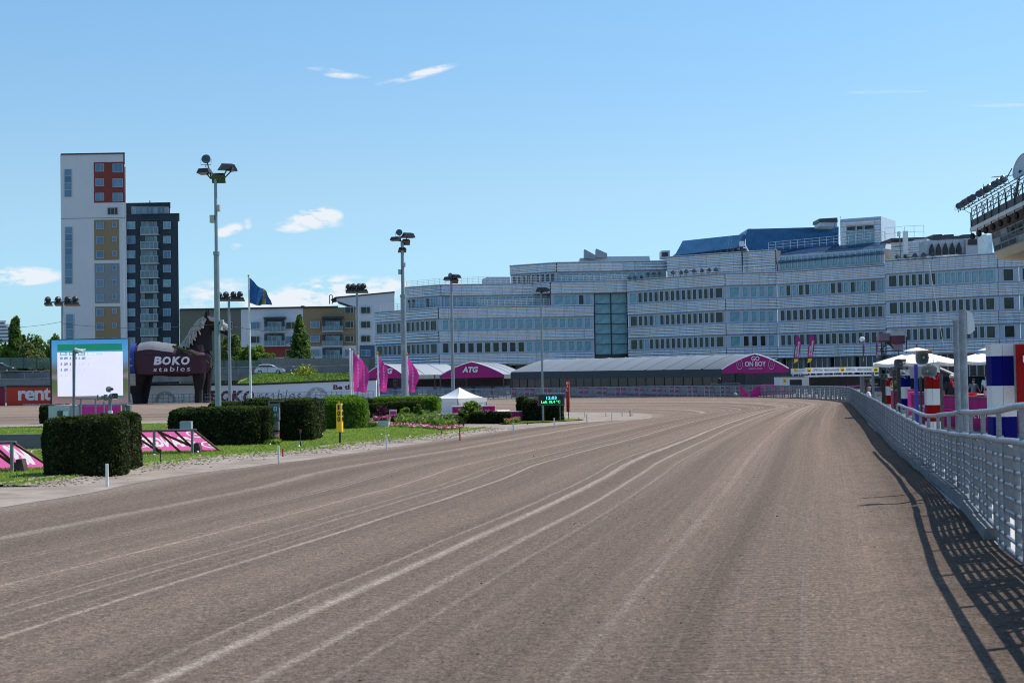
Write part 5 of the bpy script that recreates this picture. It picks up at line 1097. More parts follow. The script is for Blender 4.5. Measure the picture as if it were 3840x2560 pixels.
# ================= FLOWER BED, PLANTERS, ROSES
pk1 = mat('pink blossom', (.62, .12, .28), .7, 0, .3, 6); pk2 = mat('deep red blossom', (.45, .01, .07), .7, 0, .3, 6); pk3 = mat('pale pink blossom', (.72, .36, .46), .7, 0, .2, 6)
def bed(name, label, cat, poly, n, h, mats, size, flower=(), nf=0, fsize=.08, group=None):
    P3 = [G(x, y) for x, y in poly]; ys = [p.y for p in P3]; xs = [p.x for p in P3]; base = V((sum(xs)/len(xs), sum(ys)/len(ys), .04)); t = thing(name, label, cat, base, group)
    def samp(k, hh):
        o = []
        while len(o) < k:
            a = random.uniform(min(xs), max(xs)); b_ = random.uniform(min(ys), max(ys)); c_ = False; j = len(P3)-1
            for i in range(len(P3)):
                if (P3[i].y > b_) != (P3[j].y > b_) and a < (P3[j].x-P3[i].x)*(b_-P3[i].y)/(P3[j].y-P3[i].y)+P3[i].x: c_ = not c_
                j = i
            if c_: o.append((a, b_, .05+hh*random.random()**.6*(.6+.6*abs(mnoise.noise(V((a*.9, b_*.5, 0)))))))
        return np.array(o)
    p = samp(n, h); leaves('foliage', p, np.tile([0, -.4, .8], (n, 1)), size, mats, parent=t, jitter=.7)
    if nf: p = samp(nf, h); p[:, 2] = np.maximum(p[:, 2], h*.75)+.02; leaves('blossom', p, np.tile([0, -.6, .8], (nf, 1)), fsize, list(flower), parent=t, jitter=.4, aspect=1.1)
    return t
bed('flower_bed', 'wide bed of green perennials edged by pink flowers beside the curved hedge', 'flower bed', [(1490, 1585), (1600, 1572), (1700, 1590), (1720, 1606), (1650, 1612), (1560, 1600), (1480, 1600)], 5200, .5, [lf_light, lf_mid, lf_olive], .11, (pk3, lf_light), 120)
bed('flower_border', 'low border of pink and crimson flowers along the front of the flower bed', 'flowers', [(1462, 1594), (1560, 1598), (1650, 1607), (1736, 1605), (1735, 1612), (1655, 1618), (1600, 1612), (1462, 1604)], 1500, .16, [lf_mid, lf_olive], .08, (pk1, pk2, pk3), 1200, .075)
bed('flower_bed', 'small patch of crimson flowers in front of the right magenta banner', 'flower bed', [(1890, 1590), (1945, 1582), (1950, 1586), (1896, 1592)], 900, .3, [lf_mid, lf_light], .08, (pk2, pk1), 220, .07)
def planter(label, x0, yt, x1, yb, fl_h, D=None, depth=.6):
    p = G((x0+x1)/2, yb); D = p.y; t = thing('planter', label, 'planter', V((p.x, D, 0)), 'flower planters beside the leafy hedge'); slab('box', x0, yt, x1, yb, D, depth, white_p, t)
    slab('rim', x0-2, yt-1, x1+2, yt+2, D-.03, depth+.06, white_pl, t)
    a, b_ = P(x0, yt, D), P(x1, yt, D); n = 500; q = np.stack([rng.uniform(a.x, b_.x, n), rng.uniform(D, D+depth, n), a.z+rng.uniform(0, fl_h, n)], 1); leaves('foliage', q, np.tile([0, -.5, .8], (n, 1)), .09, [lf_mid, lf_light], parent=t)
    q = np.stack([rng.uniform(a.x-.05, b_.x+.05, n), rng.uniform(D-.1, D+depth, n), a.z+rng.uniform(fl_h*.3, fl_h*1.1, n)], 1); leaves('blossom', q, np.tile([0, -.7, .6], (n, 1)), .075, [pk1, pk3, pk2], parent=t, jitter=.4, aspect=1.1); return t
planter('white concrete planter heaped with pink flowers beside the low dark hedge', 1403, 1577, 1457, 1604, .20)
planter('low white planter edge behind the pink flower patch', 1362, 1574, 1402, 1580, .05)
bed('flower_bed', 'small square bed of pink flowers between leafy hedge and white planter', 'flower bed', [(1362, 1592), (1404, 1592), (1418, 1606), (1360, 1606)], 900, .35, [lf_light, lf_mid], .09, (pk1, pk3), 350, .075)
q = MB(); p = P(1432, 1560, G(1430, 1604).y+.3); q2 = []
leaves('cordyline', np.array([[p.x+rng.normal(0, .08), p.y, p.z+rng.uniform(-.1, .35)] for _ in range(120)]), rng.normal(size=(120, 3)), .09, mat('purple spiky leaf', (.16, .05, .08), .6), label='tall purple spiky plant rising from the white planter', cat='plant', aspect=6, at=(p.x, p.y, p.z-.3))
GR = 'rose bushes by the flower bed'
for (cx, yt, yb, hw, lb_, D) in ((1515, 1525, 1582, 27, 'rose bush with red blooms right of the small pink sign', 72), (1567, 1516, 1575, 21, 'pale green rose bush in front of the wide trimmed hedge', 72)):
    b0 = V((P(cx, yb, D).x, D, 0)); tree(b0, P(cx, yt, D).z, hw*D/FPX, P(cx, yt, D).z*.8, lb_, [lf_light, lf_mid], cat='bush', nclump=16, per=60, leaf=.1, name='rose_bush', group=GR)
b0 = V((P(1775, 1560, 69.8).x, 69.8, 0)); tree(b0, P(1775, 1503, 69.8).z, .5, 1.0, 'leggy rose bush in front of the web address banner', [lf_light, lf_mid], cat='bush', nclump=12, per=40, leaf=.09, name='rose_bush', group=GR)
b0 = V((P(1745, 1560, 69.6).x, 69.6, 0)); tree(b0, P(1745, 1505, 69.6).z, .4, .9, 'rose bush left of the other one before the web address banner', [lf_light, lf_mid], cat='bush', nclump=10, per=36, leaf=.09, name='rose_bush', group=GR)
t = thing('small_sign', 'small white framed pink sign standing by the rose bush', 'sign', (P(1475, 1565, 71).x, 71, 0)); slab('sign_frame', 1460, 1535, 1487, 1564, 71, .08, white_p, t); slab('sign_plate', 1463, 1541, 1487, 1564, 70.95, .04, pink, t)
Fr, ww, hh = pframe(1463, 1541, 1487, 1564, 70.9); text('ANN', Fr, .04, hh*.1, ww*.8, hh*.35, white_p, t, bold=.02)
# ================= LAMP MASTS
def wedge(M):   # trapezoidal sports floodlight, glass facing -Y and down
    q = MB(); f = [(-.42, -.28, -.02), (.42, -.28, -.02), (.42, .30, -.20), (-.42, .30, -.20)]; b_ = [(-.30, -.18, .22), (.30, -.18, .22), (.26, .16, .20), (-.26, .16, .20)]
    q.loft([[M @ V(p) for p in f], [M @ V(p) for p in b_]]); q.cm = 1; q.quad(*[M @ (V(p)+V((0, -.004, -.012))) for p in f][::-1]); q.cm = 0; return q
def mast(label, cx, ytop, ybase, D, r, heads, lean=0.0, thickfrom=None, extras=(), group='lamp masts on the infield', zb=None, upper=None):
    top = P(cx, ytop, D); z0 = 0.0; b0 = V((top.x, D, z0)); t = thing('lamp_mast', label, 'lamp mast', b0, group)
    q = MB(); zk = P(cx, thickfrom, D).z if thickfrom else 0
    if thickfrom:
        q.tube([b0, b0+V((0, 0, (zk-z0)*.5)), V((b0.x, D, zk))], r, 14, r2=r*.86); q.tube([V((b0.x, D, zk)), top], upper or r*.62, 12, r2=(upper or r*.62)*.9); q.tube([V((b0.x, D, zk-.12)), V((b0.x, D, zk+.06))], r*1.02, 14)
    else: q.tube([b0, top], r, 12, r2=r*.7)
    q.out('pole', mat('mast steel', (.26, .31, .34), .5, .4, .12, 2), t, smooth=False)
    for (kind, dx, dy, s, yaw, pitch) in heads:
        c = P(cx+dx, ytop+dy, D); M = Matrix.Translation(c) @ Matrix.Rotation(yaw, 4, 'Z') @ Matrix.Rotation(pitch, 4, 'X') @ Matrix.Scale(s, 4)
        if kind == 'w': o = wedge(M)
        else:
            o = flood_round(.42); o.v = [tuple(M @ V(v)) for v in o.v]
        o.out('floodlight', [body_m, lens_m], t); q = MB(); q.tube([c+V((0, .1, 0)), V(((c.x+top.x)/2, D+.1, top.z+.05)), top], .035, 5); q.out('bracket_arm', dark_m, t)
    for (x0, y0, x1, y1) in extras: slab('junction_box', x0, y0, x1, y1, D-.2, .3, mat('box grey', (.42, .43, .42), .5), t)
    return t
mast('tallest lamp mast with four floodlights behind the long dark hedge', 808, 672, 1600, 71, .155, [('r', -35, -75, 0.55, 0, -.2), ('w', -40, -28, 0.84, -.3, .2), ('w', 45, -42, 1.00, .5, .35), ('w', 12, -6, 0.80, .1, -.6), ('w', 62, -36, 0.64, 1.2, .3)], thickfrom=948, extras=((786, 806, 802, 834), (812, 768, 823, 791), (825, 1198, 836, 1216), (820, 1216, 830, 1238)), upper=.085)
mast('second tall lamp mast rising between the magenta flags', 1508, 905, 1600, 104, .22, [('r', -11, -33, 0.58, 0, -.2), ('w', -25, -8, 0.88, -.3, .2), ('w', 22, -20, 1.12, .5, .3), ('w', 14, 2, 0.72, .2, -.5), ('w', 0, 32, 0.72, .2, -.2)], thickfrom=1108, extras=((1493, 1010, 1503, 1028), (1512, 985, 1520, 1000), (1505, 1292, 1520, 1314)), upper=.13)
mast('slender lamp mast standing behind the white peaked tent', 1692, 1052, 1600, 100, .135, [('r', -3, -20, 0.41, .5, -.2), ('w', -10, -6, 0.80, -.3, .2), ('w', 18, -14, 0.80, .5, .4), ('w', 12, 0, 0.64, .2, -.4)], thickfrom=1198, upper=.09)
mast('thin lamp post carrying the clock display', 2028, 1098, 1582, 69.5, .055, [('w', 4, -10, .75, 0, .3), ('w', 16, -10, .55, .5, .3)], thickfrom=1218, upper=.04)
def multi(label, cx, ytop, D, r, xs, yb_):
    top = P(cx, ytop, D); b0 = V((top.x, D, 0)); t = thing('lamp_mast', label, 'lamp mast', b0, 'lamp masts on the infield'); q = MB(); q.tube([b0, top], r, 10, r2=r*.6); q.out('pole', MATS['mast steel'], t)
    a, b_ = P(xs[0], yb_, D), P(xs[-1], yb_-4, D); q = MB(); q.tube([a, b_], .05, 5); q.out('crossbar', dark_m, t)
    for i, x in enumerate(xs):
        c = P(x, yb_-11-(i/len(xs))*3, D); M = Matrix.Translation(c) @ Matrix.Rotation(pi+random.uniform(-.9, .9), 4, 'Z') @ Matrix.Scale(.58*D/95, 4); o = flood_round(.36); o.v = [tuple(M @ V(v)) for v in o.v]; o.out('floodlight', [body_m, lens_m], t)
        c = P(x+3, yb_+6, D); M = Matrix.Translation(c) @ Matrix.Scale(.62*D/95, 4); o = wedge(M); o.out('floodlight', [body_m, lens_m], t)
multi('lamp mast with a row of small floodlights above the large screen', 233, 1132, 96, .11, (179, 217, 254, 282), 1134)
multi('lamp mast with four paired floodlights right of the giant horse head', 858, 1112, 96, .13, (822, 847, 876, 900), 1116)
multi('lamp mast with a floodlight crossbar above the magenta flags, before the white corner block', 1338, 1084, 100, .13, (1308, 1325, 1346, 1363), 1086)
# cctv mast and horn mast by the screen
t = thing('camera_mast', 'tall thin mast with white surveillance camera in front of the large screen', 'camera mast', (P(277, 1600, 40).x, 40, 0)); q = MB(); q.tube([V((P(275, 1500, 40).x, 40, 0)), P(276, 1312, 40)], .036, 8); q.tube([P(281, 1310, 39.95), V((P(280, 1500, 40).x, 39.95, 1.2))], .02, 6); q.out('pole', galv, t)
q = MB(); q.tube([P(277, 1312, 40), P(279, 1180, 40)], .009, 5); q.out('thin_mast', galv, t); q = MB(); q.tube([P(283, 1311, 40), P(312, 1319, 39.8)], .05, 10); q.out('camera', white_pl, t); slab('camera_hood', 282, 1308, 316, 1312, 39.9, .12, white_p, t); slab('camera_bracket', 281, 1318, 292, 1325, 40, .05, galv, t)
t = thing('platform_railing', 'steel platform railing behind the nearest hedge below the screen', 'railing', (P(320, 1600, 41).x, 41, 0)); q = MB()
for x in (274, 303, 358, 390): q.tube([V((P(x, 1500, 41).x, 41, 0)), P(x, 1495 if x < 380 else 1505, 41)], .022, 6)
q.tube([P(272, 1495, 41), P(366, 1495, 41)], .018, 6); q.out('rail', galv, t)
def horn(q, c, yaw, L=.42, w=.30, h=.22, pitch=0.0, r0=.05):
    """horn loudspeaker: flared rectangular mouth towards -Y before rotation; returns builder"""
    M = Matrix.Translation(c) @ Matrix.Rotation(yaw, 4, 'Z') @ Matrix.Rotation(pitch, 4, 'X')
    def rg(y, a, b_, p=.6): return [M @ V((a*math.copysign(abs(cos(2*pi*k/16))**p, cos(2*pi*k/16)), y, b_*math.copysign(abs(sin(2*pi*k/16))**p, sin(2*pi*k/16)))) for k in range(16)]
    q.loft([rg(L*.5, r0*.9, r0*.9, 1), rg(L*.42, r0*1.7, r0*1.7, 1), rg(L*.12, r0*1.8, r0*1.8, 1), rg(L*.08, w*.27, h*.28, .9), rg(-L*.2, w*.38, h*.38), rg(-L*.42, w*.5, h*.5), rg(-L*.45, w*.53, h*.53), rg(-L*.43, w*.47, h*.47), rg(-L*.18, w*.33, h*.33), rg(L*.05, w*.16, h*.16, .9)], caps=True); return q, M, rg
horn_m = mat('grey loudspeaker', (.16, .18, .175), .45, .1, .12, 4)
def hornpart(c, yaw, parent, **k):
    q, M, rg = horn(MB(), c, yaw, **k); o = q.out('horn_speaker', horn_m, parent, smooth=False); q = MB(); L = k.get('L', .42); q.ell(M @ V((0, -L*.08, 0)), (.035*L/.42, .05*L/.42, .035*L/.42), 8, 5, M.to_3x3()); q.out('horn_cone', mat('pale cone', (.5, .5, .5), .5), o); return o
t = thing('loudspeaker_post', 'post with two grey horn loudspeakers and a camera in front of the screen', 'loudspeaker', (P(411, 1600, 42).x, 42, 0)); slab('post', 407, 1490, 417, 1700, 42, .07, galv, t); slab('control_box', 404, 1540, 419, 1566, 41.9, .1, white_p, t)
hornpart(P(424, 1485, 42), .75, t, L=.26, w=.20, h=.17); hornpart(P(385, 1490, 42), -1.1, t, L=.32, w=.22, h=.16); hornpart(P(412, 1459, 42), .9, t, L=.20, w=.12, h=.08)
# wires
def wire(name, label, pts, r=.012, n=16, sag=.4):
    q = MB(); a, b_ = V(pts[0]), V(pts[1]); o = [a+(b_-a)*(i/n)+V((0, 0, -sag*4*(i/n)*(1-i/n))) for i in range(n+1)]; q.tube(o, r, 4, caps=False); return tag(q.out(name, black_m), label, 'cable')
wire('overhead_cable', 'thin black cable from the left lamp mast across the towers to the tallest mast', (P(232, 1212, 96), P(812, 1215, 71)), sag=-.0+.25, r=.012); wire('overhead_cable', 'thin black cable from the tallest mast to the crossbar mast by the flags', (P(818, 1215, 71), P(1340, 1245, 100)), sag=.3, r=.014)
wire('overhead_cable', 'thin black cable coming in from the left edge to the leftmost lamp mast', (P(-60, 1225, 110), P(232, 1206, 96)), sag=.2)
# ================= FLAGS
t = thing('flag_pole', 'white flag pole with blue and yellow flag beside the long dark hedge', 'flag pole', (P(938, 1500, 80).x, 80, 0)); q = MB(); q.tube([V((P(941, 1500, 80).x, 80, 0)), P(932, 1036, 80)], .075, 10, r2=.04); q.out('pole', white_p, t); q = MB(); q.ell(P(932, 1033, 80), (.06, .06, .06)); q.out('finial', mat('brass', (.5, .3, .08), .3, .8), t)
flag_b = mat('blue flag cloth', (.02, .12, .40), .7, 0, .1, 1); flag_y = mat('yellow flag cloth', (.62, .50, .04), .7, 0, .08, 1)
def clothgrid(pts, nu, nv, fn):
    """bilinear patch of four pixel corners (tl,tr,br,bl) at D with ripple"""
    q = MB(); rings = []
    for i in range(nu+1):
        u = i/nu; r_ = []
        for j in range(nv+1): v_ = j/nv; a = [pts[0][k]*(1-u)*(1-v_)+pts[1][k]*u*(1-v_)+pts[2][k]*u*v_+pts[3][k]*(1-u)*v_ for k in (0, 1)]; r_.append(fn(a[0], a[1], u, v_))
        rings.append(r_)
    q.loft(rings, caps=False, closed=False); return q
rip = lambda x, y, u, v_: P(x, y+10*sin(u*3)*u, 80)+V((0, .35*sin(u*7+v_*1.5)*u, 0))
clothgrid([(935, 1040), (985, 1080), (978, 1140), (937, 1136)], 14, 6, rip).out('flag', flag_b, t, smooth=True); clothgrid([(985, 1080), (998, 1090), (1000, 1142), (978, 1140)], 6, 6, lambda x, y, u, v_: P(x, y+10*sin(3)*1, 80)+V((0, .35*sin(7+v_*1.5+u*2), 0))).out('flag_stripe', flag_y, t, smooth=True)
clothgrid([(998, 1090), (1018, 1126), (1018, 1141), (1000, 1142)], 6, 6, lambda x, y, u, v_: P(x, y+1.4, 80)+V((0, .35*sin(9+v_*1.5+u*3), 0))).out('flag', flag_b, t, smooth=True)
q = MB(); c = P(985, 1108, 79.6); q.loft([[c+V((r_*cos(a), 0, r_*sin(a))) for r_ in (.20, .14)] for a in [2*pi*k/20 for k in range(21)]], caps=False, closed=False); q.out('flag_emblem', flag_b, t)
fl_i = 0
def pink_flag(label, xt, yt, xb, yb, fx1, fy0, fy1, D, fold=.2):
    t = thing('banner_flag', label, 'flag', (P(xb, yb, D).x, D, 0), 'magenta banner flags on white poles'); q = MB(); b0 = V((P(xb, yb, D).x, D, 0)); q.tube([b0, P(xt, yt+8, D)], .065, 8, r2=.05); q.out('pole', white_p, t)
    q = MB(); q.ell(P(xt, yt+2, D), (.08, .08, .12), 8, 6); q.out('finial', MATS['brass'], t)
    sh = lambda y: xt+(xb-xt)*(y-yt)/(yb-yt)+4
    fn = lambda x, y, u, v_: P(x+fold*9*sin(v_*5)*u, y, D)+V((0, .28*sin(u*3.2+v_*4+D)*u, 0))
    clothgrid([(sh(fy0), fy0), (fx1-4, fy0+44), (fx1, fy1), (sh(fy1), fy1-4)], 10, 14, fn).out('flag', magenta, t, smooth=True)
    Fr, ww, hh = pframe(sh(fy1)+8, fy0+36, fx1-10, fy1-18, D-.32); text('elitloppet', Fr, ww*.12, 0, ww*.72, hh, white_p, t, bold=-.01, rot=1, spacing=1.1)
    return t
pink_flag('magenta flag on the second white pole of the left pair', 1319, 1305, 1324, 1490, 1360, 1318, 1470, 95); pink_flag('magenta flag partly hidden behind the leftmost one', 1342, 1321, 1349, 1490, 1381, 1334, 1474, 98, .5)
pink_flag('magenta flag in the middle between crossbar mast and tall mast', 1415, 1322, 1423, 1512, 1455, 1335, 1470, 93, .3); pink_flag('magenta flag right of the second tall mast', 1525, 1326, 1531, 1507, 1565, 1339, 1471, 92, .9)
t = thing('flag_pole', 'bare white pole directly left of the leftmost magenta flag', 'flag pole', (P(1316, 1480, 99).x, 99, 0)); q = MB(); q.tube([V((P(1316, 1480, 99).x, 99, 0)), P(1312, 1318, 99)], .06, 8); q.ell(P(1312, 1312, 99), (.08, .08, .12), 8, 6); q.out('pole', white_p, t)
# ================= WHITE PEAKED TENT AND MAGENTA BANNERS
DTt = 88.0; t = thing('party_tent', 'white peaked party tent standing beside the leafy hedge', 'tent', (P(1720, 1550, DTt).x, DTt, 0))
pk = P(1708, 1452, DTt+1.8); fl_ = P(1717, 1494, DTt); fr_ = P(1824, 1488, DTt+1.2); bl_ = P(1624, 1492, DTt+2.2); br_ = V((fr_.x+bl_.x-fl_.x, fr_.y+bl_.y-fl_.y, fl_.z))
zt2 = fl_.z; crn = [V((c.x, c.y, zt2)) for c in (bl_, fl_, fr_, br_)]; cen = sum(crn, V((0, 0, 0)))/4; pkp = V((cen.x, cen.y, pk.z))
q = MB(); n = 9
for k in range(4):
    a, b_ = crn[k], crn[(k+1) % 4]; rings = []
    for i in range(n+1):
        u = i/n; s_ = 1-u; zz = zt2+(pkp.z-zt2)*(u**1.45); r_ = []
        for j in range(7): e_ = a+(b_-a)*(j/6); p = cen+(e_-cen)*s_; r_.append(V((p.x, p.y, zz-.10*sin(pi*j/6)*sin(pi*u)*1.0)))
        rings.append(r_)
    q.loft(rings, caps=False, closed=False)
q.out('roof', canvas_w, t, smooth=False)
for k, nm in ((0, 'side_wall'), (1, 'front_wall'), (2, 'side_wall'), (3, 'back_wall')):
    a, b_ = crn[k], crn[(k+1) % 4]; q = MB(); rings = []; nrm_ = V(((b_-a).y, -(b_-a).x, 0)).normalized(); m_ = 60
    for i in range(m_+1): u = i/m_; p = a+(b_-a)*u; o_ = nrm_*(.035*sin(u*pi*(10 if k == 1 else 2))); rings.append([p+V((0, 0, -.04))-nrm_*0, p+V((0, 0, -.3))+o_*.7, V((p.x, p.y, .02))+o_*1.3])
    q.loft(rings, caps=False, closed=False); q.out(nm, canvas_w, t, smooth=True)
    q = MB(); rings = []
    for i in range(m_+1): u = i/m_; p = a+(b_-a)*u+nrm_*.05; rings.append([p+V((0, 0, .02)), p+V((0, 0, -.24-.035*abs(sin(u*pi*12))))])
    q.loft(rings, caps=False, closed=False); q.out('valance', canvas_w, t)
q = MB()
for c in crn: q.tube([V((c.x, c.y, 0)), c], .03, 6)
q.out('tent_leg', galv, t)
def banner(label, x0, y0, x1, y1, D, s, tx, m_=magenta, tm=white_p, group='magenta web address banners', depth=.25, name='banner_board', y0r=0):
    t = thing(name, label, 'banner', (P((x0+x1)/2, y1, D).x, D, 0), group); a, b_ = P(x0, (y0+y1)/2, D), P(x1, (y0+y1)/2, D); z0, z1 = P((x0+x1)/2, y1, D).z, P((x0+x1)/2, y0, D).z; q = MB(); nfold = int((x1-x0)/7); rings = []; zb = min(z0, .1)
    for i in range(nfold*4+1): u = i/(nfold*4); x = a.x+(b_.x-a.x)*u; yo = .018*sin(u*nfold*2*pi); rings.append([V((x, D+yo, z1)), V((x, D+yo, zb))])
    q.loft(rings, caps=False, closed=False); q.out('cloth', m_, t, smooth=True); q = MB(); q.box(a.x, b_.x, D+.04, D+depth, zb, z1-.01); q.out('frame', m_, t); q = MB(); q.box(a.x-.03, b_.x+.03, D-.03, D+depth+.02, z1, z1+.04); q.out('top_rail', white_p, t)
    if s: Fr = frame(P(x0, y1, D-.05), P(x1, y1, D-.05)); x, z, w_, h = onboard(Fr, D, *tx); text(s, Fr, x, z, w_, h, tm, t, bold=-.012)
    return t
banner('magenta banner reading elitloppet.se in front of the white tent', 1696, 1524, 1856, 1552, 72.5, 'elitloppet.se', (1721, 1529, 1837, 1552))
banner('lower left magenta banner strip beneath the web address banner', 1640, 1553, 1722, 1580, 72, '', None); banner('magenta banner ending in the letters astar at the right', 1850, 1544, 1966, 1586, 71, 'hästar', (1895, 1556, 1953, 1576))
t = thing('awning', 'pale pink slanting cover behind the right magenta banner', 'awning', (P(1890, 1560, 73).x, 73, 0)); q = MB(); q.prism([P(1858, 1545, 72.9), P(1920, 1545, 72.9), P(1910, 1537, 73.3), P(1858, 1538, 73.3)][::-1], (0, .8, 0)); q.out('cover', mat('pale pink cloth', (.75, .5, .56), .7), t)
# ================= CLOCK DISPLAY, FINISH POST, 100 MARKER, RACE DISPLAY
DC = 69.0; t = thing('clock_display', 'black electronic board showing 12:03 and Luft 18,4 °C', 'display', (P(2066, 1580, DC).x, DC, 0)); slab('display_case', 2016, 1477, 2117, 1520, DC-.1, .3, mat('display case', (.10, .13, .14), .5, .3), t); slab('display_roof', 2014, 1474, 2119, 1478, DC-.2, .45, galv, t)
slab('display_face', 2020, 1482, 2113, 1516, DC-.13, .04, mat('black display face', (.008, .010, .014), .3), t); slab('display_leg', 2099, 1520, 2102, 1577, DC, .05, galv, t)
Fr = frame(P(2016, 1520, DC-.14), P(2117, 1520, DC-.14))
for s, bx, mm in (('12:03', (2049, 1485, 2087, 1497), em('display cyan', (.10, .62, .85), 1.6)), ('Luft 18,4 °C', (2030, 1500, 2101, 1513), em('display green', (.06, .80, .25), 1.6))): x, z, w_, h = onboard(Fr, DC, *bx); text(s, Fr, x, z, w_, h, mm, t, bold=.015)
DM = G(2132, 1574).y; t = thing('finish_post', 'red three-sided finish post with white letters spelling MÅL', 'finish post', (P(2130, 1574, DM).x, DM, 0)); slab('post', 2131, 1544, 2134, 1574, DM, .05, black_m, t)
q = MB(); a = P(2123, 1484, DM); w1 = P(2137, 1484, DM).x-a.x; z0, z1 = P(2130, 1544, DM).z, P(2130, 1430, DM).z; q.prism([V((a.x, DM-.05, z0)), V((a.x+w1*.75, DM-.09, z0)), V((a.x+w1, DM+.05, z0)), V((a.x+w1*.3, DM+.13, z0))], (0, 0, z1-z0)); q.out('panel', red_p, t); slab('cap', 2127, 1423, 2132, 1429, DM, .08, red_p, t)
Fr = frame(V((a.x, DM-.05, 0)), V((a.x+w1*.75, DM-.09, 0)))
for s, y in (('M', 1431), ('Å', 1443), ('L', 1456)): text(s, Fr, w1*.12, P(2130, y+10, DM).z, w1*.52, (10 if s != 'Å' else 12)*DM/FPX, white_p, t, bold=.04)
slab('foot_clamp', 2135, 1530, 2138, 1544, DM-.1, .1, white_p, t)
D1 = G(1274, 1668).y; t = thing('distance_marker', 'yellow distance marker with black numerals 100 and an orange lamp', 'distance marker', (P(1274, 1668, D1).x, D1, 0)); slab('post', 1271, 1618, 1278, 1670, D1, .05, black_m, t)
a = P(1261, 1560, D1); b_ = P(1281, 1560, D1); c_ = P(1286.5, 1560, D1+.22); z0, z1 = P(1274, 1619, D1).z, P(1274, 1513, D1).z; d_ = V((a.x+.06, D1+.22, 0)); q = MB(); q.prism([V((a.x, D1-.03, z0)), V((b_.x, D1-.03, z0)), V((c_.x, c_.y, z0)), V((d_.x, d_.y, z0))], (0, 0, z1-z0)); q.out('panel', yellow_p, t)
Fr = frame(V((a.x, D1-.03, 0)), V((b_.x, D1-.03, 0))); F2_ = frame(V((b_.x, D1-.03, 0)), V((c_.x, c_.y, 0))); w1 = b_.x-a.x; w2 = (V((c_.x, c_.y))-V((b_.x, D1-.03))).length
for s, y in (('1', 1518), ('0', 1541), ('0', 1562)): z = P(1270, y+18, D1).z; h = 18*D1/FPX; text(s, Fr, w1*(.22 if s == '0' else .3), z, w1*(.55 if s == '0' else .35), h, black_m, t, bold=.03); text(s, F2_, w2*.25, z, w2*.5, h, black_m, t, bold=.0)
q = MB(); q.tube([P(1271, 1513, D1)+V((0, .08, 0)), P(1271, 1504, D1)+V((0, .08, 0))], .025, 8, r2=.018); q.out('lamp', orange_p, t)
DRd = G(1020, 1664).y; t = thing('race_display', 'grey electronic race display above a strip of coloured start numbers', 'display', (P(1020, 1664, DRd).x, DRd, 0)); slab('housing', 1002, 1504, 1058, 1507, DRd-.15, .4, dark_m, t)
slab('frame_post', 1002, 1506, 1006, 1664, DRd, .06, dark_m, t); slab('frame_post', 1041, 1506, 1046, 1664, DRd, .06, dark_m, t); slab('display_case', 1006, 1514, 1047, 1575, DRd-.1, .2, mat('display grey', (.22, .26, .28), .5, .2), t); slab('display_face', 1010, 1518, 1043, 1571, DRd-.13, .04, mat('display face olive', (.10, .125, .11), .4), t)
slab('display_case', 1006, 1578, 1045, 1613, DRd-.1, .2, MATS['display grey'], t); slab('display_face', 1010, 1583, 1042, 1607, DRd-.13, .04, mat('display pale', (.24, .26, .22), .5), t); slab('side_box', 998, 1571, 1003, 1586, DRd-.05, .1, galv, t)
Fr = frame(P(1000, 1560, DRd-.15), P(1050, 1560, DRd-.15)); x, z, w_, h = onboard(Fr, 0, 1026, 1524, 1038, 1541); text('03', Fr, x, z, w_, h, em('display dim blue', (.10, .36, .50), .6), t); x, z, w_, h = onboard(Fr, 0, 1016, 1549, 1041, 1564); text('LOPP 1', Fr, x, z, w_, h, em('display dim teal', (.07, .25, .26), .5), t)
cols = [(.75, .5, .02), (.02, .06, .35), (.5, .02, .02), (.02, .02, .02), (.7, .7, .7), (.35, .45, .6), (.75, .25, .03), (.25, .03, .3), (.08, .35, .08), (.6, .1, .35), (.6, .1, .03), (.75, .2, .05)]
for i in range(12):
    x0 = 993+i*4.5; slab('number_plate', x0, 1622-i*.35, x0+4.3, 1654-i*.5, DRd-.1, .04, mat('start number colour %s' % 'abcdefghijkl'[i], cols[i], .6), t)
    x, z, w_, h = onboard(Fr, 0, x0+.8, 1631-i*.4, x0+3.6, 1645-i*.4); text(str(i+1), Fr, x, z, w_, h, white_p if i not in (4,) else black_m, t, bold=.02)
bed('plant', 'low leafy plant at the foot of the race display', 'plant', [(996, 1662), (1052, 1662), (1045, 1672), (990, 1672)], 260, .14, [lf_light, lf_mid], .12)
# white pylons and red stakes along the inside edge
def stake(label, x, yt, yb, m_, w, name='rail_marker', cat='marker post', group='white marker posts along the inner track edge', lean=-.01):
    p = G(x, yb); t = (P(x, yt, p.y)-p); q = MB(); wz = w*p.y/FPX/2; ring = lambda c, s: [c+V((-wz*s, -wz, 0)), c+V((wz*s, -wz, 0)), c+V((wz*s, wz*.6, 0)), c+V((-wz*s, wz*.6, 0))]
    q.loft([ring(p+V((0, 0, -.02)), 1), ring(p+V((0, 0, t.z)), .92)]); o = q.out(name, m_, at=p); o.rotation_euler = (random.uniform(-.03, .03), lean+random.uniform(-.015, .015), 0); return tag(o, label, cat, group)
wl = ['nearest white marker post at the track edge, by the block hedge', 'white marker post left of the short red stake', 'white marker post below the yellow 100 marker and planter', 'white marker post in front of the row of upright bushes', 'white marker post just before the clock display', 'first white marker post right of the finish post', 'small white marker post beyond the finish post, farther back', 'leftmost white marker post of the far group on the gravel tip', 'lowest white marker post of the far group', 'third white marker post of the far group', 'rightmost white marker post of the far group']
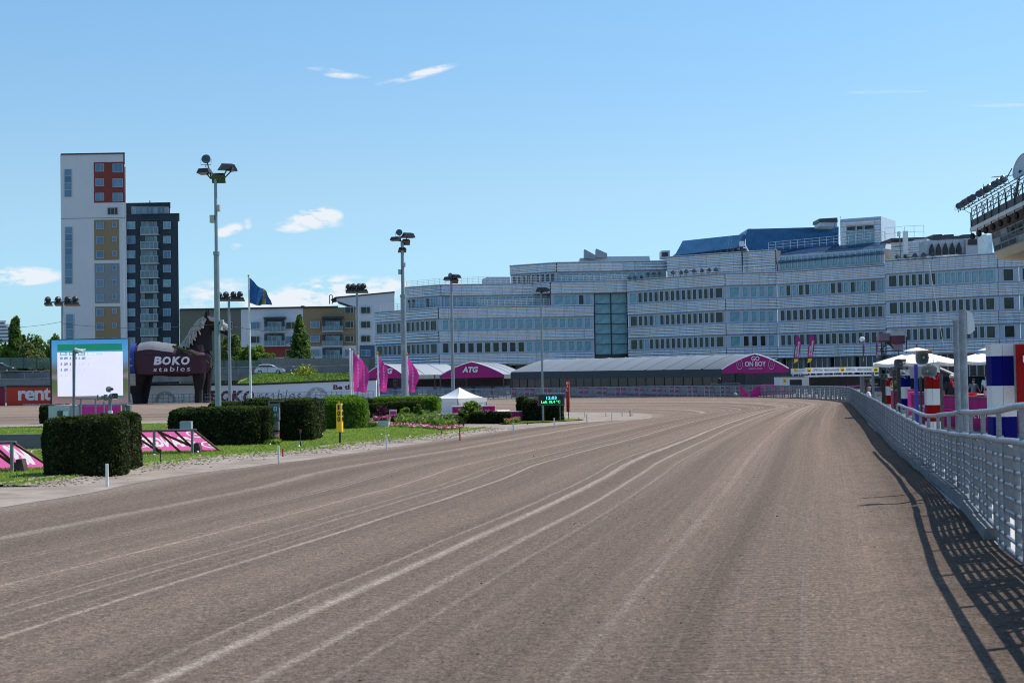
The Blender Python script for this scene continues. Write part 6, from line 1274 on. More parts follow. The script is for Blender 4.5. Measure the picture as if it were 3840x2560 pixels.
for lb_, (x, yt, yb, w_) in zip(wl, [(402, 1738, 1823, 10), (1046, 1671, 1738, 7.5), (1450, 1629, 1686, 6.5), (1925, 1586, 1627, 5.5), (2079, 1566, 1604, 5), (2201, 1554, 1586, 4.5), (2193, 1544, 1564, 3.5), (2272, 1539, 1562, 4), (2294, 1543, 1573, 4), (2333, 1534, 1561, 4), (2370, 1534, 1559, 4)]): stake(lb_, x, yt, yb, white_pl, w_)
for lb_, (x, yt, yb, w_) in zip(['short red stake right of the second white marker post', 'small red stake on the lawn edge by the flower bed', 'tall red stake on the gravel below the flower bed', 'small red stake on the grass verge left of the clock display', 'tiny red stake behind the finish post', 'thin dark red stake in the far group of marker posts'], [(1061, 1680, 1712, 5), (1656, 1615, 1634, 4), (1725, 1603, 1651, 5), (1978, 1581, 1592, 4), (2171, 1564, 1577, 3), (2363, 1539, 1561, 3.5)]): stake(lb_, x, yt, yb, red_p, w_, name='red_stake', cat='stake', group='red stakes along the inner track edge')
for lb_, (x, yt, yb) in zip(['small black and red sensor post in front of the sponsor frame', 'small black and red sensor post on a base plate left of the 100 marker'], [(602, 1684, 1742), (1127, 1611, 1679)]):
    p = G(x, yb); h = P(x, yt, p.y).z; t = thing('sensor_post', lb_, 'sensor post', p, 'sensor posts at the lawn edge'); q = MB(); q.tube([p, p+V((0, 0, h))], .018, 8); q.out('post', black_m, t); q = MB(); q.box(p.x-.03, p.x+.03, p.y-.04, p.y+.03, h*.82, h); q.out('sensor_head', dark_m, t); q = MB(); q.box(p.x-.032, p.x+.032, p.y-.042, p.y+.032, h*.97, h+.01); q.out('red_cap', red_p, t); q = MB(); q.tube([p+V((0, 0, h*.35)), p+V((0, 0, h*.42))], .0195, 8); q.out('band', galv, t)
    if x > 1000: q = MB(); q.box(p.x-.25, p.x+.05, p.y-.1, p.y+.1, .045, .075); q.out('base_plate', galv, t)
# ================= A-FRAME SPONSOR BOARDS, seen from behind
spk = leaf_bsdf(mat('pink sponsor board', (.60, .14, .30), .6, 0, .1, .8), (.34, .07, .30), .6); cream = leaf_bsdf(mat('cream lettering', (.75, .66, .62), .6), (.38, .38, .58), .6)
def aframe(label, xl, xr, yt, yb, xf, s, posts, diag, group='pink sponsor frames on the lawn'):
    """vertical posts at the camera side, board leaning away behind them, xf = foot of the sloping right leg"""
    D = G((posts[-1]), yb).y; zt_ = P(posts[-1], yt, D).z; t = thing('sponsor_frame', label, 'sponsor board', (P((xl+xr)/2, yb, D).x, D, 0), group); dp = 1.15
    a = P(xl, yb, D).x; b_ = P(xr, yb, D).x; xf_ = P(xf, yb, D).x
    A0 = V((a, D, zt_)); B0 = V((b_, D, zt_))
    ga, gb, gc, gd = V((a, D+.02, zt_)), V((b_, D+.02, zt_)), V((xf_-.02, D+dp, .1)), V((a, D+dp, .1)); nu, nv2 = 220, 56
    if s:
        tm = textmesh(s[0], .05); tm.calc_loop_triangles(); cv = np.array([v.co[:2] for v in tm.vertices]); lo, hi = cv.min(0), cv.max(0); cv = (cv-lo)/(hi-lo); cv[:, 0] = 1-cv[:, 0]
    UU, VV = np.meshgrid((np.arange(nu)+.5)/nu, (np.arange(nv2)+.5)/nv2, indexing='ij'); msk_ = np.zeros(UU.shape, bool)
    if s:
        tu = (UU*1.0-s[1])/(s[2]-s[1]); tv3 = ((1-VV)-s[3])/(s[4]-s[3])
        for tri in tm.loop_triangles:
            A_, B_, C_ = cv[tri.vertices[0]], cv[tri.vertices[1]], cv[tri.vertices[2]]; dd_ = lambda P_, Q_: (tu-P_[0])*(Q_[1]-P_[1])-(tv3-P_[1])*(Q_[0]-P_[0]); s1_, s2_, s3_ = dd_(A_, B_), dd_(B_, C_), dd_(C_, A_); msk_ |= ((s1_ >= 0) & (s2_ >= 0) & (s3_ >= 0)) | ((s1_ <= 0) & (s2_ <= 0) & (s3_ <= 0))
    if s and len(s[0]) > 3:
        for cu, cv2 in ((.93, .80), (.05, .35), (.96, .25)): rr_ = np.hypot((UU-cu)*(b_-a)/1.4, (1-VV-cv2)); msk_ |= (rr_ < .17) & (rr_ > .13) | (rr_ < .04)
    q = MB(); q.loft([[(ga+(gb-ga)*(i/nu))*(1-k/nv2)+(gd+(gc-gd)*(i/nu))*(k/nv2) for k in range(nv2+1)] for i in range(nu+1)], caps=False, closed=False); q.m = msk_.ravel().astype(int).tolist(); q.out('board', [spk, cream], t)
    q = MB(); q.box(a, b_+.05, D-.06, D+.1, zt_, zt_+.035); q.out('top_rail', galv, t)
    for x in posts: X = P(x, yb, D).x; q = MB(); q.box(X-.035, X+.035, D-.05, D+.02, .03, zt_); q.out('post', mat('grey painted timber', (.20, .23, .23), .7, 0, .2, 4), t)
    for (x0, x1) in diag: p0 = V((P(x0, yt, D).x, D+.04, zt_-.03)); p1 = V((P(x1, yb, D).x, D+.75, .06)); q = MB(); q.tube([p0, p1], .038, 4); q.out('brace', wood_b, t)
    q = MB(); q.tube([V((b_, D+.03, zt_-.02)), V((xf_, D+dp-.05, .05))], .04, 4); q.out('sloping_leg', wood_b, t)
    if False:
        (txt, u0, u1, v0, v1) = s; o0 = V((a, D, zt_)); X = V((b_-a, 0, 0)); S = V((0, dp, .1-zt_)); ux = X.normalized(); us = -S.normalized(); M = Matrix(((ux.x, us.x*0, us.x, 0), (ux.y, 0, us.y, 0), (ux.z, 0, us.z, 0), (0, 0, 0, 1))); ny = us.cross(ux); M = Matrix(((ux.x, ny.x, us.x, a), (ux.y, ny.y, us.y, D+dp), (ux.z, ny.z, us.z, .1), (0, 0, 0, 1))); text(txt, M, X.length*u0, S.length*v0, X.length*(u1-u0), S.length*(v1-v0), cream, t, bold=.05, mirror=True, off=.035)
        for cu, cv in (((.93, .80), (.06, .3)) if len(txt) > 3 else ()):
            q = MB(); q.loft([[M @ V((X.length*cu+r_*cos(2*pi*k/20), -.03, S.length*cv+r_*sin(2*pi*k/20))) for r_ in (.17, .155)] for k in range(21)], caps=False, closed=False); q.out('printed_ring', cream, t)
    for x in (posts[-1]+(12 if len(posts) > 1 else 20),):
        X = P(x, yb, D).x; q = MB(); q.loft([[V((X-.13*k_, D+.1, z)), V((X+.13*k_, D+.1, z)), V((X+.13*k_, D+.4, z)), V((X-.13*k_, D+.4, z))] for z, k_ in ((.03, 1), (.2, .85), (.36, .5))]); q.out('ballast_weight', mat('rubber ballast', (.075, .045, .05), .8, 0, .3, 3), t)
    return t
aframe('right pink sponsor frame with mirrored lettering between the hedges', 488, 730, 1612, 1705, 798, ('GRÄNGES', .10, .80, .18, .78), (579, 722), ((522, 580), (592, 655), (655, 720), (592, 745), (480, 578)))
aframe('left pink sponsor frame with large cream letters at the picture edge', -60, 52, 1659, 1776, 148, ('NS', .45, .98, .1, .9), (46,), ((-30, 40), (-60, 34)))
t = thing('utility_box', 'small grey utility box on top behind the right sponsor frame', 'utility box', (P(695, 1610, 48).x, 48, 0)); slab('box', 674, 1580, 716, 1612, 48, .3, mat('pale blue grey box', (.30, .38, .42), .6), t); slab('stand', 684, 1612, 706, 1690, 48.1, .2, dark_m, t)
q = MB(); D = G(75, 1690).y; q.box(P(-300, 1650, D).x, P(160, 1650, D).x, D, D+.3, 0, P(75, 1628, D).z); tag(q.out('low_wall', mat('grey wall render', (.11, .125, .13), .8, 0, .1, .5, .1, 10)), 'low smooth grey wall on the infield at the left edge', 'wall')
q = MB(); q.quad((P(-300, 1690, D).x, D-1.6, .056), (P(175, 1690, D).x, D-1.6, .056), (P(175, 1690, D).x, D+.1, .056), (P(-300, 1690, D).x, D+.1, .056)); tag(q.out('gravel_strip', mgrav, at=(-12, D, .05)), kind='structure')
# ================= TENTS ALONG THE BEND
tent_r = mat('grey tent roofing', (.26, .29, .32), .6, .0, .08, .25, .2, 2); tent_dk = mat('dark tent wall', (.020, .026, .032), .6, 0, .3, .6, .4, 2); tent_win = mat('brown tinted tent window', (.055, .045, .042), .15, 0, .4, .5); seam = mat('roof seam', (.28, .30, .32), .6)
def arch(u):   # 0..1 across, curved gable profile, 0 at eaves, 1 at ridge
    v = 1-abs(2*u-1); return min(1, 1.18*v-.18*v**3+.02*sin(pi*v))**.92
def gable_tent(name, label, L0, L1, D0, D1, yE0, yE1, yR0, length, dirx, wall_h, fabric, nseg=4, logo=None, group='tents along the bend'):
    """gable front from pixel L0 to L1 (distance D0,D1); roof runs back along dirx (metres x,y)"""
    A = P(L0, yE0, D0); B = P(L1, yE1, D1); ze = (A.z+B.z)/2; zr2 = P((L0+L1)/2, yR0, (D0+D1)/2).z
    t = thing(name, label, 'tent', V((A.x, A.y, 0)), group); Fr = frame(A, B); w = (B.xy-A.xy).length; dv = V((dirx[0], dirx[1], 0))
    pr = [(u, arch(u)) for u in [i/16 for i in range(17)]]
    pt = lambda u, z, s: Fr @ V((w*u, 0, z))+dv*s
    q = MB(); q.loft([[pt(u, ze+(zr2-ze)*v_, s) for u, v_ in pr] for s in [i/nseg for i in range(nseg+1)]], caps=False, closed=False); q.out('roof', tent_r, t, smooth=True)
    for i in range(nseg+1): q = MB(); q.tube([pt(u, ze+(zr2-ze)*v_+.02, i/nseg) for u, v_ in pr], .05, 5); q.out('roof_seam', seam if i else white_p, t)
    q = MB(); top = [pt(u, ze+(zr2-ze)*v_-.03, -.0)-dv.normalized()*.04 for u, v_ in pr]; q.prism([pt(0, ze-.35, 0)-dv.normalized()*.04, pt(1, ze-.35, 0)-dv.normalized()*.04]+top[::-1], dv.normalized()*.06); q.out('gable', fabric, t)
    return t, Fr, w, ze, zr2, pt
brick_m = mat('dark brick', (.075, .045, .045), .9, 0, .3, 4, .3, 20)
def atg(label, x0, x1, yE, yR, tx, rx, D):
    t, Fr, w, ze, zr2, pt = gable_tent('event_tent', label, x0, x1, D, D, yE, yE, yR, 8, (rx, 15), 2.5, magenta_d, 3)
    if tx: Fg = frame(P(x0, yE, D-.12), P(x1, yE, D-.12)); x, z, w_, h = onboard(Fg, D, *tx); text('ATG', Fg, x, z, w_, h, white_p, t, bold=.05, shear=.22, off=.05)
    q = MB()
    for s in (0, .5, 1):
        for u in (0, 1): q.tube([pt(u, 0, s)*1.0, pt(u, ze, s)], .09, 6)
    q.out('tent_leg', dark_m, t); q = MB(); q.loft([[pt(1, ze, s), pt(1, ze-.5, s)] for s in (0, 1)], caps=False, closed=False); q.out('side_valance', mat('slate valance', (.12, .15, .16), .7), t); return t
atg('left magenta gabled betting tent partly hidden by the flags', 1368, 1512, 1407, 1364, (1412, 1380, 1472, 1402), 6.6, 168); atg('right magenta gabled betting tent with large white letters, beside the long tent', 1651, 1888, 1405, 1357, (1733, 1374, 1793, 1397), 2.5, 165)
bw = thing('brick_wall', 'dark brick wall in the shade behind the two betting tents', 'wall', (P(1650, 1450, 181).x, 181, 0)); q = MB(); zb = P(1650, 1402, 181).z; q.box(P(1475, 1450, 181).x, P(1915, 1450, 181).x, 181.1, 181.5, 0, zb); q.out('mortar', mat('mortar', (.10, .09, .085), .95), bw)
q = MB(); xw0, xw1 = P(1475, 1450, 181).x, P(1915, 1450, 181).x; row = 0; z = .05
while z < zb-.2:
    x = xw0+(row % 2)*.35
    while x < xw1-.7: q.box(x, x+.66, 181.06-random.random()*.02, 181.15, z, z+.24); x += .7
    z += .28; row += 1
tag(q.out('bricks', brick_m, bw), kind='stuff')
# long tent with the GO ON BOY gable at its right end
tl = thing('long_tent', 'long grey roofed marquee with dark window walls and a magenta gable at its right end', 'marquee', (P(2300, 1480, 158).x, 158, 0), 'tents along the bend')
WLt = V((P(1918, 1420, 164).x, 164, 0)); WR = V((P(2707, 1420, 143).x, 143, 0)); GR_ = V((P(2957, 1420, 143).x, 143.0, 0)); zeL = P(1918, 1396, 164).z; zeR = P(2707, 1385, 143).z; zrR = P(2835, 1326, 143).z
bk = GR_-WR; pr = [(i/16, arch(i/16)) for i in range(17)]
ns = 12
def lp(u, v_, s): b0 = WR+(WLt-WR)*s; b0 = b0+bk*u*(1+s*.25)+V((0, 6*u*s, 0)); return V((b0.x, b0.y, (zeR+(zeL-zeR)*s)+(zrR-zeR)*v_*(1-.05*s)))
for i in range(ns): q = MB(); q.loft([[lp(u, v_-(.03*sin(pi*((k)/6))), (i+k/6)/ns) for u, v_ in pr] for k in range(7)], caps=False, closed=False); q.out('roof_panel', mat('slate grey tent roof', (.20, .225, .25), .6, 0, .08, .25, .2, 2), tl, smooth=True)
q = MB()
for i in range(ns+1): q.tube([lp(u, v_, i/ns)+V((0, 0, .0)) for u, v_ in pr], .03, 5)
q.out('roof_seam', mat('dark roof seam', (.13, .15, .17), .6), tl)
q = MB(); q.loft([[lp(0, 0, s)+V((-.02, -.1, .05)), lp(0, 0, s)+V((-.02, -.1, -.75))] for s in [k/12 for k in range(13)]], caps=False, closed=False); q.out('eaves_valance', mat('dark valance', (.03, .045, .06), .6), tl)
for i in range(ns):
    a = WR+(WLt-WR)*(i/ns); b_ = WR+(WLt-WR)*((i+1)/ns); Fr = frame(b_, a); w = (a-b_).length; q = MB(); q.box(0, w, .1, .2, 0, 2.7); inst('wall_panel', q.mesh('wall_panel', tent_dk), tl, Fr)
    for k in (0, 1): q = MB(); q.box(w*(.04+.48*k), w*(.48+.48*k), .02, .09, .75, 2.45); inst('window', q.mesh('window', tent_win), tl, Fr)
    q = MB(); q.box(-.08, .08, -.05, .1, 0, 2.8); inst('wall_post', q.mesh('wall_post', dark_m), tl, Fr)
Fr = frame(WR, GR_); w = bk.length; q = MB(); top = [Fr @ V((w*u, -.06, zeR+(zrR-zeR)*v_)) for u, v_ in pr]; q.prism([Fr @ V((0, -.06, zeR-.42)), Fr @ V((w, -.06, zeR-.42))]+top[::-1], (0, .06, 0)); q.out('gable', magenta_d, tl)
q = MB(); q.tube(top, .07, 6); q.out('gable_edge', white_p, tl)
q = MB(); nn = 60; q.loft([[Fr @ V((w*i/nn, .05*sin(i*1.1)+.03*sin(i*2.7), 0)), Fr @ V((w*i/nn, .03*sin(i*1.1), zeR-.35))] for i in range(nn+1)], caps=False, closed=False); q.out('front_curtain', mat('black tent curtain', (.025, .032, .038), .45, 0, .3, .8), tl, smooth=True)
q = MB(); q.box(P(2760, 1420, 143).x, P(2790, 1420, 143).x, 142.86, 142.9, 0, zeR-.4); q.out('doorway', black_m, tl)
for s, bx, bo in (('GO', (2817, 1335, 2847, 1353), .02), ('ON BOY', (2793, 1354, 2871, 1374), .02), ('FÖRKÖPTA PLATSER', (2807, 1378, 2858, 1384), 0)):
    x, z, w_, h = onboard(Fr, 143, *bx); text(s, Fr @ Matrix.Translation((0, -.1, 0)), x, z, w_, h, white_p, tl, bold=bo)
for cx in (2773, 2892):
    x, z, w_, h = onboard(Fr, 143, cx-11, 1347, cx+11, 1385); Fg = Fr @ Matrix.Translation((0, -.1, 0))
    q = MB(); q.loft([[Fg @ V((x+w_/2+w_/2*r_*cos(2*pi*k/20), 0, z+h/2+h/2*r_*sin(2*pi*k/20))) for r_ in (1, .93)] for k in range(21)], caps=False, closed=False); q.out('emblem_ring', white_p, tl); text('G', Fg, x+w_*.28, z+h*.28, w_*.44, h*.44, mat('pale magenta', (.5, .2, .35), .6), tl, bold=0)
# ================= BANNERED CROWD BARRIERS
sky_b = mat('light blue banner', (.16, .32, .58), .65, 0, .15, .6); navy_b = mat('dark blue banner', (.02, .06, .22), .65, 0, .1, .6)
gbn = 'blue bannered crowd barriers in front of the brick wall'
pos = ['leftmost', 'second', 'third', 'fourth', 'fifth', 'sixth', 'seventh', 'eighth', 'rightmost']
bx_ = [1258, 1330, 1405, 1478, 1553, 1628, 1700, 1770, 1842, 1914]
for i in range(9):
    a = P(bx_[i]+3, 1490, 170); b_ = P(bx_[i+1]-2, 1490, 170); Fr = frame(a, b_); w = (a.xy-b_.xy).length; t = thing('crowd_barrier', pos[i]+(' from left' if 0 < i < 8 else '')+' of the blue bannered barriers before the tents', 'barrier', (a.x, a.y, 0), gbn)
    zt3 = P(1500, 1455, 170).z; q = MB(); q.box(0, w, 0, .05, .1, zt3); q.out
    inst('banner', q.mesh('banner', sky_b), t, Fr); q = MB(); q.box(-.08, .3, -.03, 0, .1, zt3); inst('banner_edge', q.mesh('banner_edge', navy_b), t, Fr)
    q = MB(); q.box(.3, w, -.02, 0, .35, .5); inst('banner_stripe', q.mesh('banner_stripe', white_pl), t, Fr)
    if i >= 2 and i != 3: text('ATG', Fr, w*.4, zt3*.55, w*.35, .34, yellow_p, t, bold=.05, off=.04)
    q = MB()
    for k in range(13): q.tube([Fr @ V((w*k/12, -.06, .1)), Fr @ V((w*k/12, -.06, zt3+.08))], .014, 3)
    q.tube([Fr @ V((0, -.06, zt3+.08)), Fr @ V((w, -.06, zt3+.08))], .022, 4); q.out('barrier_bars', galv, t)
t = thing('banner_fence', 'long deep magenta banner running along the foot of the long marquee', 'banner', (WR.x, WR.y-1.5, 0)); Fr = frame(WLt+V((0, -1.2, 0)), WR+V((1.5, -1.2, 0))); w = (WLt-WR).length; q = MB(); nn = 160
q.loft([[Fr @ V((w*i/nn, .03*sin(i*.9), .1)), Fr @ V((w*i/nn, .03*sin(i*.9+.4), P(2300, 1452, 155).z))] for i in range(nn+1)], caps=False, closed=False); q.out('cloth', mat('deep magenta banner', (.22, .008, .12), .7, 0, .15, .6), t, smooth=True)
zb_ = P(2300, 1452, 155).z
for i in range(14): text('elitloppet', Fr, w*(.01+i/14.2), zb_*.55, w*.034, zb_*.2, mat('dull pink lettering', (.26, .03, .15), .7), t, bold=-.01, off=.08)
# pink banner stairs and equipment behind the fence at the bend
t = thing('banner_stairs', 'bright pink banners sloping down like stairs behind the fence at the bend', 'banner', (P(2900, 1480, 130).x, 130, 0)); DPk = 132
for pts in ([(2862, 1440), (2978, 1440), (2978, 1478), (2862, 1478)], [(2862, 1441), (2862, 1478), (2838, 1488), (2810, 1488), (2818, 1466), (2840, 1448)], [(2770, 1447), (2778, 1447), (2806, 1478), (2806, 1488), (2785, 1488)]): q = MB(); q.prism([P(x, y, DPk) for x, y in pts][::-1], (0, .05, 0)); q.out('cloth', pink, t)
Fr = frame(P(2850, 1470, DPk-.03), P(2980, 1470, DPk-.03)); x, z, w_, h = onboard(Fr, DPk, 2864, 1450, 2975, 1464); text('peppaloppet', Fr, x, z, w_, h, white_p, t, bold=.0)
t = thing('banner_fence', 'pale purple bannered barriers beyond the bend beside the merchandise stand', 'banner', (P(3120, 1450, 135).x, 135, 0)); pur = mat('pale purple banner', (.38, .12, .32), .7, 0, .2, 1)
for a, b_ in ((3080, 3172), (3190, 3232)): slab('cloth', a, 1436, b_, 1450, 135, .05, pur, t); slab('barrier_bar', a-2, 1434, b_+2, 1436, 134.9, .06, galv, t)
q = MB(); q.prism([P(3172, 1436, 135), P(3178, 1436, 135), P(3190, 1449, 135), P(3184, 1450, 135)], (0, .05, 0)); q.out('cloth', pur, t)
t = thing('equipment_bench', 'row of pale tables and benches behind the fence bend', 'bench', (P(3100, 1460, 118).x, 128, 0))
for i, (a, b_, y) in enumerate(((2985, 3060, 1452), (3065, 3140, 1454), (3145, 3215, 1458), (3000, 3090, 1466), (3100, 3200, 1470))): slab('bench_top', a, y, b_, y+3, 126, .5, [mat('tan board', (.42, .32, .22), .7), white_pl][i % 2], t); slab('bench_leg', a+4, y+3, a+6, 1490, 126.1, .1, dark_m, t); slab('bench_leg', b_-6, y+3, b_-4, 1490, 126.1, .1, dark_m, t)
# photographer's scaffold rail by the tent
t = thing('gantry_rail', 'low steel gantry with a dark lamp head in front of the marquee gable', 'gantry', (P(2720, 1490, 135).x, 135, 0)); slab('beam', 2669, 1436, 2776, 1439, 135, .2, galv, t)
for x in (2670, 2721, 2775): slab('gantry_post', x-1, 1433, x+1, 1490, 135, .15, galv, t)
q = MB(); c = P(2697, 1424, 135); q.ell(c, (.18, .18, .22)); q.box(c.x-.15, c.x+.15, 134.9, 135.2, c.z-.35, c.z-.1); q.out('lamp_head', black_m, t)
t = thing('equipment_cover', 'white wrapped bundle on the ground behind the fence bend', 'bundle', (P(2760, 1490, 134).x, 134, 0)); q = MB(); q.ell(P(2758, 1480, 134), (.2, .2, .2)); q.out('wrap', concrete, t)
# ================= MERCHANDISE STAND
ms = thing('merchandise_stand', 'white merchandise trailer with long roof sign and yellow logo squares', 'kiosk', (P(3040, 1470, 128).x, 128, 0)); DMs = 129
slab('sign_board', 2967, 1381, 3030, 1402, DMs+.4, .2, white_p, ms); slab('sign_board', 3020, 1376, 3296, 1397, DMs, .2, white_p, ms); slab('awning', 3028, 1405, 3296, 1411, DMs-1.2, 1.6, white_p, ms); slab('body_wall', 2923, 1413, 3028, 1445, DMs, 2.6, white_pl, ms); slab('opening', 2962, 1423, 3007, 1445, DMs-.06, .1, black_m, ms); slab('opening', 3032, 1412, 3296, 1445, DMs+.3, .3, mat('stand interior', (.015, .018, .02), .5, 0, .6, 1.5), ms); slab('body_wall', 3028, 1411, 3034, 1445, DMs-.05, 2.6, white_pl, ms)
slab('roof_edge', 2923, 1411, 3030, 1414, DMs-.1, 2.8, galv, ms)
for x in (2976, 3003, 3038, 3060, 3090, 3125, 3160, 3200, 3240, 3280): slab('sign_leg', x-1, 1396, x+1, 1408, DMs+.1, .1, white_p, ms)
Fr = frame(P(3000, 1390, DMs-.03), P(3296, 1390, DMs-.03)); txt_g = mat('grey sign lettering', (.12, .12, .13), .6)
def tt(s, bx, mm, **k): x, z, w_, h = onboard(Fr, DMs, *bx); text(s, Fr, x, z, w_, h, mm, ms, **k)
for (x0, y0, x1, y1) in ((2978, 1381, 2988, 1394), (3027, 1379, 3041, 1397), (3153, 1376, 3166, 1394), (3277, 1375, 3290, 1393), (2938, 1420, 2948, 1434)): slab('logo_square', x0, y0, x1, y1, DMs-.05, .05, yellow_p, ms); tt('NCK', (x0+1.5, (y0+y1)/2+1, x1-1.5, y1-4), black_m, bold=.05, off=.1)
for s, bx in (('OFFICIAL', (3048, 1383, 3086, 1393)), ('MERCHANDISE', (3091, 1383, 3147, 1392)), ('OFFICIAL', (3173, 1382, 3209, 1391)), ('MERCHANDISE', (3214, 1381, 3269, 1391)), ('MERCHANDISE', (2990, 1387, 3020, 1392))): tt(s, bx, txt_g, bold=0)
def feather(label, xb, yb, xt, yt, D, wpx, s='', m_=magenta_d):
    t = thing('feather_flag', label, 'flag', (P(xb, yb, D).x, D, 0), 'tall merchandise feather flags'); q = MB(); q.tube([V((P(xb, yb, D).x, D, 0)), P(xb, yb, D), P(xt-1, yt+6, D), P(xt+1, yt, D)], .03, 5); q.out('pole', dark_m, t)
    n = 14; q = MB(); q.cm = 0; rings = [[P(xb+(xt-xb)*u, yb+(yt-yb)*u, D), P(xb+(xt-xb)*u+wpx*(.75+.35*sin(u*2.2) if u < .8 else .75+.35*sin(1.76)-(u-.8)*2.2), yb-(0 if u > 0 else 5)+(yt-yb)*u+2, D)+V((0, .1*sin(u*9), 0))] for u in [.16+.84*i/n for i in range(n+1)]]; q.loft(rings, caps=False, closed=False); q.out('flag', m_, t)
    q = MB(); q.loft([[P(xb+(xt-xb)*u, yb+(yt-yb)*u, D), P(xb+(xt-xb)*u+wpx*(.75+.35*sin(u*2.2)), yb-8*(1-u/.16)+(yt-yb)*u, D)] for u in (0, .08, .16)], caps=False, closed=False); q.out('flag_foot', yellow_p, t)
    if s:
        Fg, ww, hh = pframe(xb+3, yt+24, xb+wpx-1, yb-24, D-.15); sh_ = (P(xt, yt, D).x-P(xb, yb, D).x)/(P(xt, yt, D).z-P(xb, yb, D).z)
        for k, wd in enumerate(('OFFICIAL', 'MERCHANDISE')):
            o = text(wd, Fg, ww*(.08+.48*k), hh*.02, ww*.4, hh*(.7 if k == 0 else .98), white_p, t, bold=.02, rot=1)
            for v in o.data.vertices: v.co.x += (v.co.z+o.parent.location.z-P(xb, yb-24, D).z)*sh_
    return t
feather('left magenta feather flag beside the marquee gable', 2976, 1363, 2985, 1257, 150, 19, 'x'); feather('right one of the two large magenta feather flags', 3027, 1362, 3037, 1253, 150, 19, 'x')
feather('thin purple feather flag seen edge on left of the control boxes', 3236, 1359, 3238, 1268, 140, 4, ''); feather('second thin edge-on feather flag on the left of the control box scaffold', 3286, 1345, 3287, 1262, 140, 4, '')
q = MB(); q.ell(P(3230, 1272, 139.8), (.2, .15, .25)); q.ell(P(3236, 1270, 139.8), (.18, .15, .2)); tag(q.out('street_lamp_head', white_pl), 'small white spotlights at the top of the thin purple flag', 'spotlight')
# ================= CONTROL BOX SCAFFOLD
cs = thing('control_box_scaffold', 'scaffold tower with a reddish control box and grey box above the umbrella', 'scaffold', (P(3350, 1400, 95).x, 95, 0)); DCs = 95; pkb = mat('reddish brown box', (.17, .06, .09), .7, 0, .1, 1)
slab('control_box', 3342, 1257, 3393, 1289, DCs, 1.0, pkb, cs); slab('box_lid', 3341, 1237, 3394, 1258, DCs-.1, 1.1, mat('pale box lid', (.6, .6, .6), .5), cs); slab('grey_box', 3296, 1249, 3336, 1276, DCs, .6, mat('mauve grey box', (.24, .19, .24), .6), cs); slab('lower_box', 3352, 1290, 3386, 1313, DCs+.1, .6, mat('pale mauve box', (.38, .28, .33), .6), cs); slab('box_plinth', 3296, 1276, 3334, 1283, DCs, .6, pkb, cs)
q = MB()
for x in (3305, 3322, 3370, 3399): q.tube([V((P(x, 1300, DCs).x, DCs+.3, 0)), P(x, 1262, DCs+.3)], .035, 6)
for y in (1282, 1315, 1345): q.tube([P(3290, y, DCs+.3), P(3402, y, DCs+.3)], .03, 6)
q.out('scaffold_tubes', dark_m, cs); q = MB()
for k in range(4): q.tube([P(3312+k*4, 1345, DCs-.05), P(3302+k*3, 1310, DCs-.05), P(3312+k*4, 1288, DCs-.05), P(3335, 1283+k*3, DCs-.05), P(3352, 1308, DCs-.05)], .025, 5)
q.out('cables', black_m, cs)
# ================= PARASOLS
def parasol(label, cx, ya, yr, hwp, D, pole_yb, rot=.5):
    top = P(cx, ya, D); R_ = hwp*D/FPX; zr3 = P(cx, yr, D).z; t = thing('parasol', label, 'parasol', V((top.x, D, 0)), 'white parasols behind the fence'); cen = V((top.x, D, 0)); H = top.z-zr3
    q = MB(); n = 8; K = 8; rings = []
    for i in range(1, K+1):
        u = i/K; ring = []
        for k in range(n*4):
            a = rot+2*pi*k/(n*4); f = (k % 4)/4; rr = R_*u*(1-.055*sin(pi*f)); zz = top.z-.12-(H-.12)*u**1.05-.10*u*sin(pi*f)*.8; ring.append(V((cen.x+rr*cos(a), cen.y+rr*sin(a), zz)))
        rings.append(ring)
    q.loft(rings, caps=False); q.out('canopy', mat('parasol canvas', (.82, .79, .77), .75, 0, .04, 1, .15, 4), t)
    q = MB(); rings = [[V((cen.x+R_*u*(1-.04*sin(pi*(k % 4)/4))*cos(rot+2*pi*k/32), cen.y+R_*u*(1-.04*sin(pi*(k % 4)/4))*sin(rot+2*pi*k/32), top.z+.02-.30*(u/.30)**1.3*(H/1.0)*.8)) for k in range(32)] for u in (.02, .12, .22, .30)]; q.loft(rings, caps=False); q.out('top_vent', canvas_w, t)
    edge = rings; q = MB(); rim = []
    for s in (0, .14): rim.append([V((cen.x+R_*(1.0-.055*sin(pi*(k % 4)/4))*cos(rot+2*pi*k/32), cen.y+R_*(1-.055*sin(pi*(k % 4)/4))*sin(rot+2*pi*k/32), zr3-.08*sin(pi*(k % 4)/4)-s)) for k in range(32)])
    q.loft(rim, caps=False); q.out('valance', MATS['parasol canvas'], t)
    wd = mat('parasol wood', (.16, .05, .03), .5, 0, .15, 5); q = MB(); q.tube([cen, V((cen.x, cen.y, top.z+.05))], .035, 8); q.out('pole', wd, t); q = MB(); q.ell(V((cen.x, cen.y, top.z+.12)), (.05, .05, .08), 8, 6); q.out('finial', wd, t)
    for k in range(n): a = rot+2*pi*k/n; q = MB(); q.tube([V((cen.x, cen.y, top.z-.35)), V((cen.x+R_*.96*cos(a), cen.y+R_*.96*sin(a), zr3+.02))], .018, 4); q.out('rib', wd, t)
    return t
parasol('large white parasol nearest the loudspeaker columns', 3437, 1304, 1358, 168, 68, 1500, rot=.2); parasol('second white parasol behind the tall galvanised posts', 3713, 1302, 1352, 150, 71, 1500, rot=.6)
